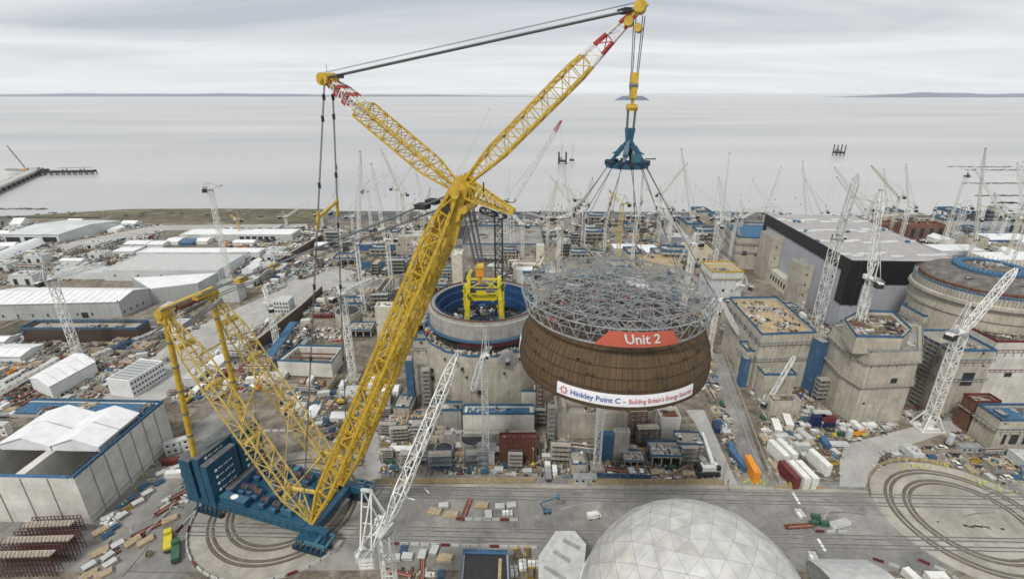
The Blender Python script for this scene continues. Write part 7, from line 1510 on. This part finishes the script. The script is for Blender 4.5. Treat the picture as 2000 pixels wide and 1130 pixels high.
# ground markings
mm = MB()
for (a, b, w_) in (((703, 957), (713, 960), .5), ((793, 970), (810, 975), .8), ((829, 953), (838, 962), .5), ((1548, 960), (1563, 985), .9), ((1597, 1050), (1612, 1075), .9), ((240, 1125), (290, 1065), .15), ((250, 1115), (380, 1118), .12)): mm.bar(G(*a, .12), G(*b, .12), w_, 'tent_white' if w_ > .3 else 'dark', h=.02)
struct('ground_markings', mm)
mm = MB(); r6 = random.Random(2)
for k in range(9): p = G(1883+k*6, 1026+k*.4, .1); [mm.box(p+Vector((r6.uniform(-.35, .35), r6.uniform(-.5, .5), 0)), (r6.uniform(.3, .9), r6.uniform(.2, 1.2), .03), r6.choice([0, 1.57, .5]), 'dark') for _ in range(2)]
p = G(1958, 1032, .1); mm.box(p, (1.4, .7, .03), .1, 'dark'); p = G(1832, 1018, .1); mm.box(p, (.7, .6, .03), .1, 'dark'); struct('ground_lettering', mm)
mm = MB(); r9 = random.Random(31)
for k in range(70):
    x = r9.uniform(-150, 300); y = trk(x)+r9.uniform(-17, 16); L_ = r9.uniform(3, 16); a_ = r9.gauss(0, .25) if k % 3 else r9.uniform(0, 3.1); z_ = .071+k*.0001; w_ = r9.uniform(.12, .5); pts_ = []
    if (x-GC[0])**2+(y-GC[1])**2 < 1100: continue
    for side in (1, -1):
        rng_ = range(7) if side == 1 else range(6, -1, -1)
        for i in rng_: u = i/6; cv = math.sin(u*3)*L_*.06; pts_.append((x+(u*L_)*math.cos(a_)-(cv+side*w_*(.6+.4*math.sin(u*9+k)))*math.sin(a_), y+(u*L_)*math.sin(a_)+(cv+side*w_*(.6+.4*math.sin(u*9+k)))*math.cos(a_), z_))
    mm.add(pts_, [(i, i+1, 12-i, 13-i) for i in range(6)], 'tyre_dirt' if k % 2 else 'pale_dust')
struct('dirt_marks', mm)
# slab joints on the asphalt
mm = MB()
for k in range(-16, 44): x = k*7.5; mm.bar((x, trk(x)-18.5, .078), (x, trk(x)+16.5, .078), .12, 'grey', h=.01)
struct('paving_joints', mm)
# bushes and weeds
for i, (x, y, s, lb) in enumerate(((1345, 850, 3.2, 'green scrub beside the excavation under the right of the dome'), (1322, 905, 3, 'olive scrub on the bank above the timber ramp'), (328, 705, 4, 'dark green clump of trees behind the white office block'), (1440, 625, 3, 'green scrub at the left foot of the tall pale block'), (1690, 770, 2.5, 'low green scrub near the stepped building'), (520, 640, 4, 'dark green shrub clump in the left yard'))):
    c = G(x, y); t = thing('shrub', lb, 'shrub', tuple(c)); mm = MB(); rr = random.Random(i)
    for k in range(500):
        q = Vector((rr.gauss(0, s*.6), rr.gauss(0, s*.8), abs(rr.gauss(s*.35, s*.3)))); e1 = Vector((rr.uniform(-1, 1), rr.uniform(-1, 1), rr.uniform(-1, 1))).normalized()*.4; e2 = Vector((rr.uniform(-1, 1), rr.uniform(-1, 1), rr.uniform(-1, 1))).normalized()*.4; mm.add([c+q, c+q+e1, c+q+e2], [(0, 1, 2)], 'foliage')
    obj('foliage', mm, t); mm = MB()
    for k in range(6): mm.bar(c, c+Vector((rr.uniform(-s, s)*.5, rr.uniform(-s, s)*.5, s*.6)), .14, 'brown_earth')
    obj('stem', mm, t)

# ------------------------------------------------------------------ loose litter of a building site
PAL = [('light_grey', 20), ('white', 12), ('concrete', 20), ('concrete_grey', 14), ('grey', 14), ('dark', 24), ('timber', 7), ('timber_grey', 12), ('rebar', 8), ('rust', 4), ('brown_earth', 16), ('net_blue', 2.2), ('blue', .8), ('red', .5), ('yellow', .4), ('green', .3), ('galvanised', 8), ('cream', 8), ('pink_red', 1.2), ('steel', 6)]  # dark pieces weighted up, also standing in for shade between items
def litter(name, polys, seed, big=1.0):
    r_ = np.random.RandomState(seed); names = [p[0] for p in PAL]; w = np.array([p[1] for p in PAL], float); w /= w.sum(); V_, F_, M_ = [], [], []; n0 = 0
    unit = np.array([(x, y, z) for z in (0, 1) for x, y in ((-.5, -.5), (.5, -.5), (.5, .5), (-.5, .5))]); fc = np.array([(0, 1, 5, 4), (1, 2, 6, 5), (2, 3, 7, 6), (3, 0, 4, 7), (4, 5, 6, 7)])
    for poly, z0, n in polys:
        xs_ = [p[0] for p in poly]; ys_ = [p[1] for p in poly]; k = 0; tr = 0
        nc = max(3, n//14); cl = [(r_.uniform(min(xs_), max(xs_)), r_.uniform(min(ys_), max(ys_)), r_.choice(len(names), p=w), r_.choice([0, 1.57])+r_.normal(0, .15)) for _ in range(nc)]
        while k < n and tr < n*6:
            tr += 1; cx, cy, cm, ca_ = cl[r_.randint(nc)]
            sc_ = 4.0 if z0 < .3 else 2.0
            x = cx+r_.normal(0, sc_); y = cy+r_.normal(0, sc_)
            if not inside(x, y, poly): continue
            if z0 < .3 and blocked(x, y): continue
            t_ = r_.rand()
            if t_ < .5: d = (r_.uniform(1.2, 5.5), r_.uniform(.12, .4), r_.uniform(.12, .45))
            elif t_ < .9: d = (r_.uniform(.3, 1.7), r_.uniform(.3, 1.3), r_.uniform(.2, 1.2))
            else: d = (r_.uniform(1.5, 4), r_.uniform(1, 2.6), r_.uniform(.1, .5))
            d = np.array(d)*(.7+.3*big)*(1.0 if z0 > .3 else max(.8, y/230.0)**.8); a = ca_ if r_.rand() < .75 else r_.uniform(0, 3.1); q = unit*d; c_, s_ = math.cos(a), math.sin(a)
            q = np.stack([x+q[:, 0]*c_-q[:, 1]*s_, y+q[:, 0]*s_+q[:, 1]*c_, z0+q[:, 2]], 1); V_.append(q); F_.append(fc+n0); n0 += 8; M_ += [cm if r_.rand() < .55 else r_.choice(len(names), p=w)]*5; k += 1
    me = bpy.data.meshes.new(name); me.from_pydata(np.concatenate(V_).tolist(), [], np.concatenate(F_).tolist())
    for n in names: me.materials.append(MATS[n])
    me.polygons.foreach_set('material_index', [int(m) for m in M_]); me.update(); o = bpy.data.objects.new(name, me); COL.objects.link(o); o['kind'] = 'stuff'; o['label'] = 'loose boards, bars and rubble strewn over the building site'; return o
def area(P): return abs(sum(P[i][0]*P[(i+1) % len(P)][1]-P[(i+1) % len(P)][0]*P[i][1] for i in range(len(P))))/2
gz = []
for i, (pz, n_, mx_) in enumerate(ZONES):
    P = [tuple(G(*p))[:2] for p in pz]; dens = .38 if i in (0, 1, 2, 3, 5, 11, 12, 13, 14, 16) else .14 if i in (4,) else .22; gz.append((P, .03, int(area(P)*dens)))
for pz, dn in (([(836, 983), (1004, 983), (1008, 1012), (838, 1012)], .35), ([(1545, 1003), (1640, 1010), (1645, 1030), (1560, 1030)], .25)):
    P = [tuple(G(*p))[:2] for p in pz]; gz.append((P, .24, int(area(P)*dn)))
for pz, dn in (([(255, 1065), (300, 1000), (372, 935), (392, 950), (330, 1020), (285, 1068)], .3), ([(190, 1035), (240, 985), (330, 905), (345, 915), (262, 1000), (215, 1050)], .35), ([(150, 1130), (215, 1060), (235, 1070), (180, 1130)], .4)): P = [tuple(G(*p))[:2] for p in pz]; gz.append((P, .32, int(area(P)*dn)))
for pz, dn in (([(765, 1068), (885, 1070), (885, 1130), (770, 1130)], .35), ([(1000, 1075), (1050, 1075), (1050, 1130), (1000, 1130)], .3)): P = [tuple(G(*p))[:2] for p in pz]; gz.append((P, .24, int(area(P)*dn)))
litter('site_debris', gz, 3); litter('roof_debris', [([tuple(p)[:2] for p in P], h+.02, n) for P, h, n in ROOFS], 4, .8)

# ------------------------------------------------------------------ labels for the copies: which one it is, from what it stands beside
LM = []
seen_ = set()
for n, x, y in LAND:
    if len(n.split()) <= 5 and n not in seen_: seen_.add(n); LM.append((n, x, y))
ORD = ['', 'nearest', 'second nearest', 'third nearest', 'fourth nearest', 'fifth nearest', 'sixth nearest', 'seventh nearest', 'eighth nearest', 'ninth nearest', 'tenth nearest', 'eleventh nearest', 'twelfth nearest', 'thirteenth nearest', 'fourteenth nearest', 'fifteenth nearest', 'sixteenth nearest', 'seventeenth nearest', 'eighteenth nearest', 'nineteenth nearest', 'twentieth nearest']
buck = {}
for o, look, x, y in AUTO:
    n, lx, ly = min(LM, key=lambda l: (l[1]-x)**2+(l[2]-y)**2); dx_, dy_ = x-lx, y-ly
    side = ('left of' if dx_ < 0 else 'right of') if abs(dx_) > abs(dy_) else ('in front of' if dy_ < 0 else 'behind'); buck.setdefault((look, n, side), []).append((math.hypot(dx_, dy_), o))
for (look, n, side), L_ in buck.items():
    L_.sort(key=lambda q: q[0])
    for i, (d, o) in enumerate(L_):
        if len(L_) == 1: o['label'] = f'{look} {side} the {n}'
        elif i < 20: o['label'] = f'{look} {side} the {n}, {ORD[i+1]} such'
        else: o['label'] = f'{look} {side} the {n}, number {i+1} outward'

# ------------------------------------------------------------------ the air
m = bpy.data.materials.new('air'); m.use_nodes = True; t_ = m.node_tree; t_.nodes.clear(); ov = t_.nodes.new('ShaderNodeOutputMaterial'); pv = t_.nodes.new('ShaderNodeVolumePrincipled'); pv.inputs['Color'].default_value = (0.94, 0.96, 1.0, 1); pv.inputs['Density'].default_value = 0.000022; pv.inputs['Anisotropy'].default_value = 0.0; t_.links.new(pv.outputs[0], ov.inputs['Volume']); MATS['air'] = m
mm = MB(); mm.box((0, 11700, 85), (90000, 24400, 195), 0, 'air'); hz = obj('haze', mm); hz['kind'] = 'stuff'
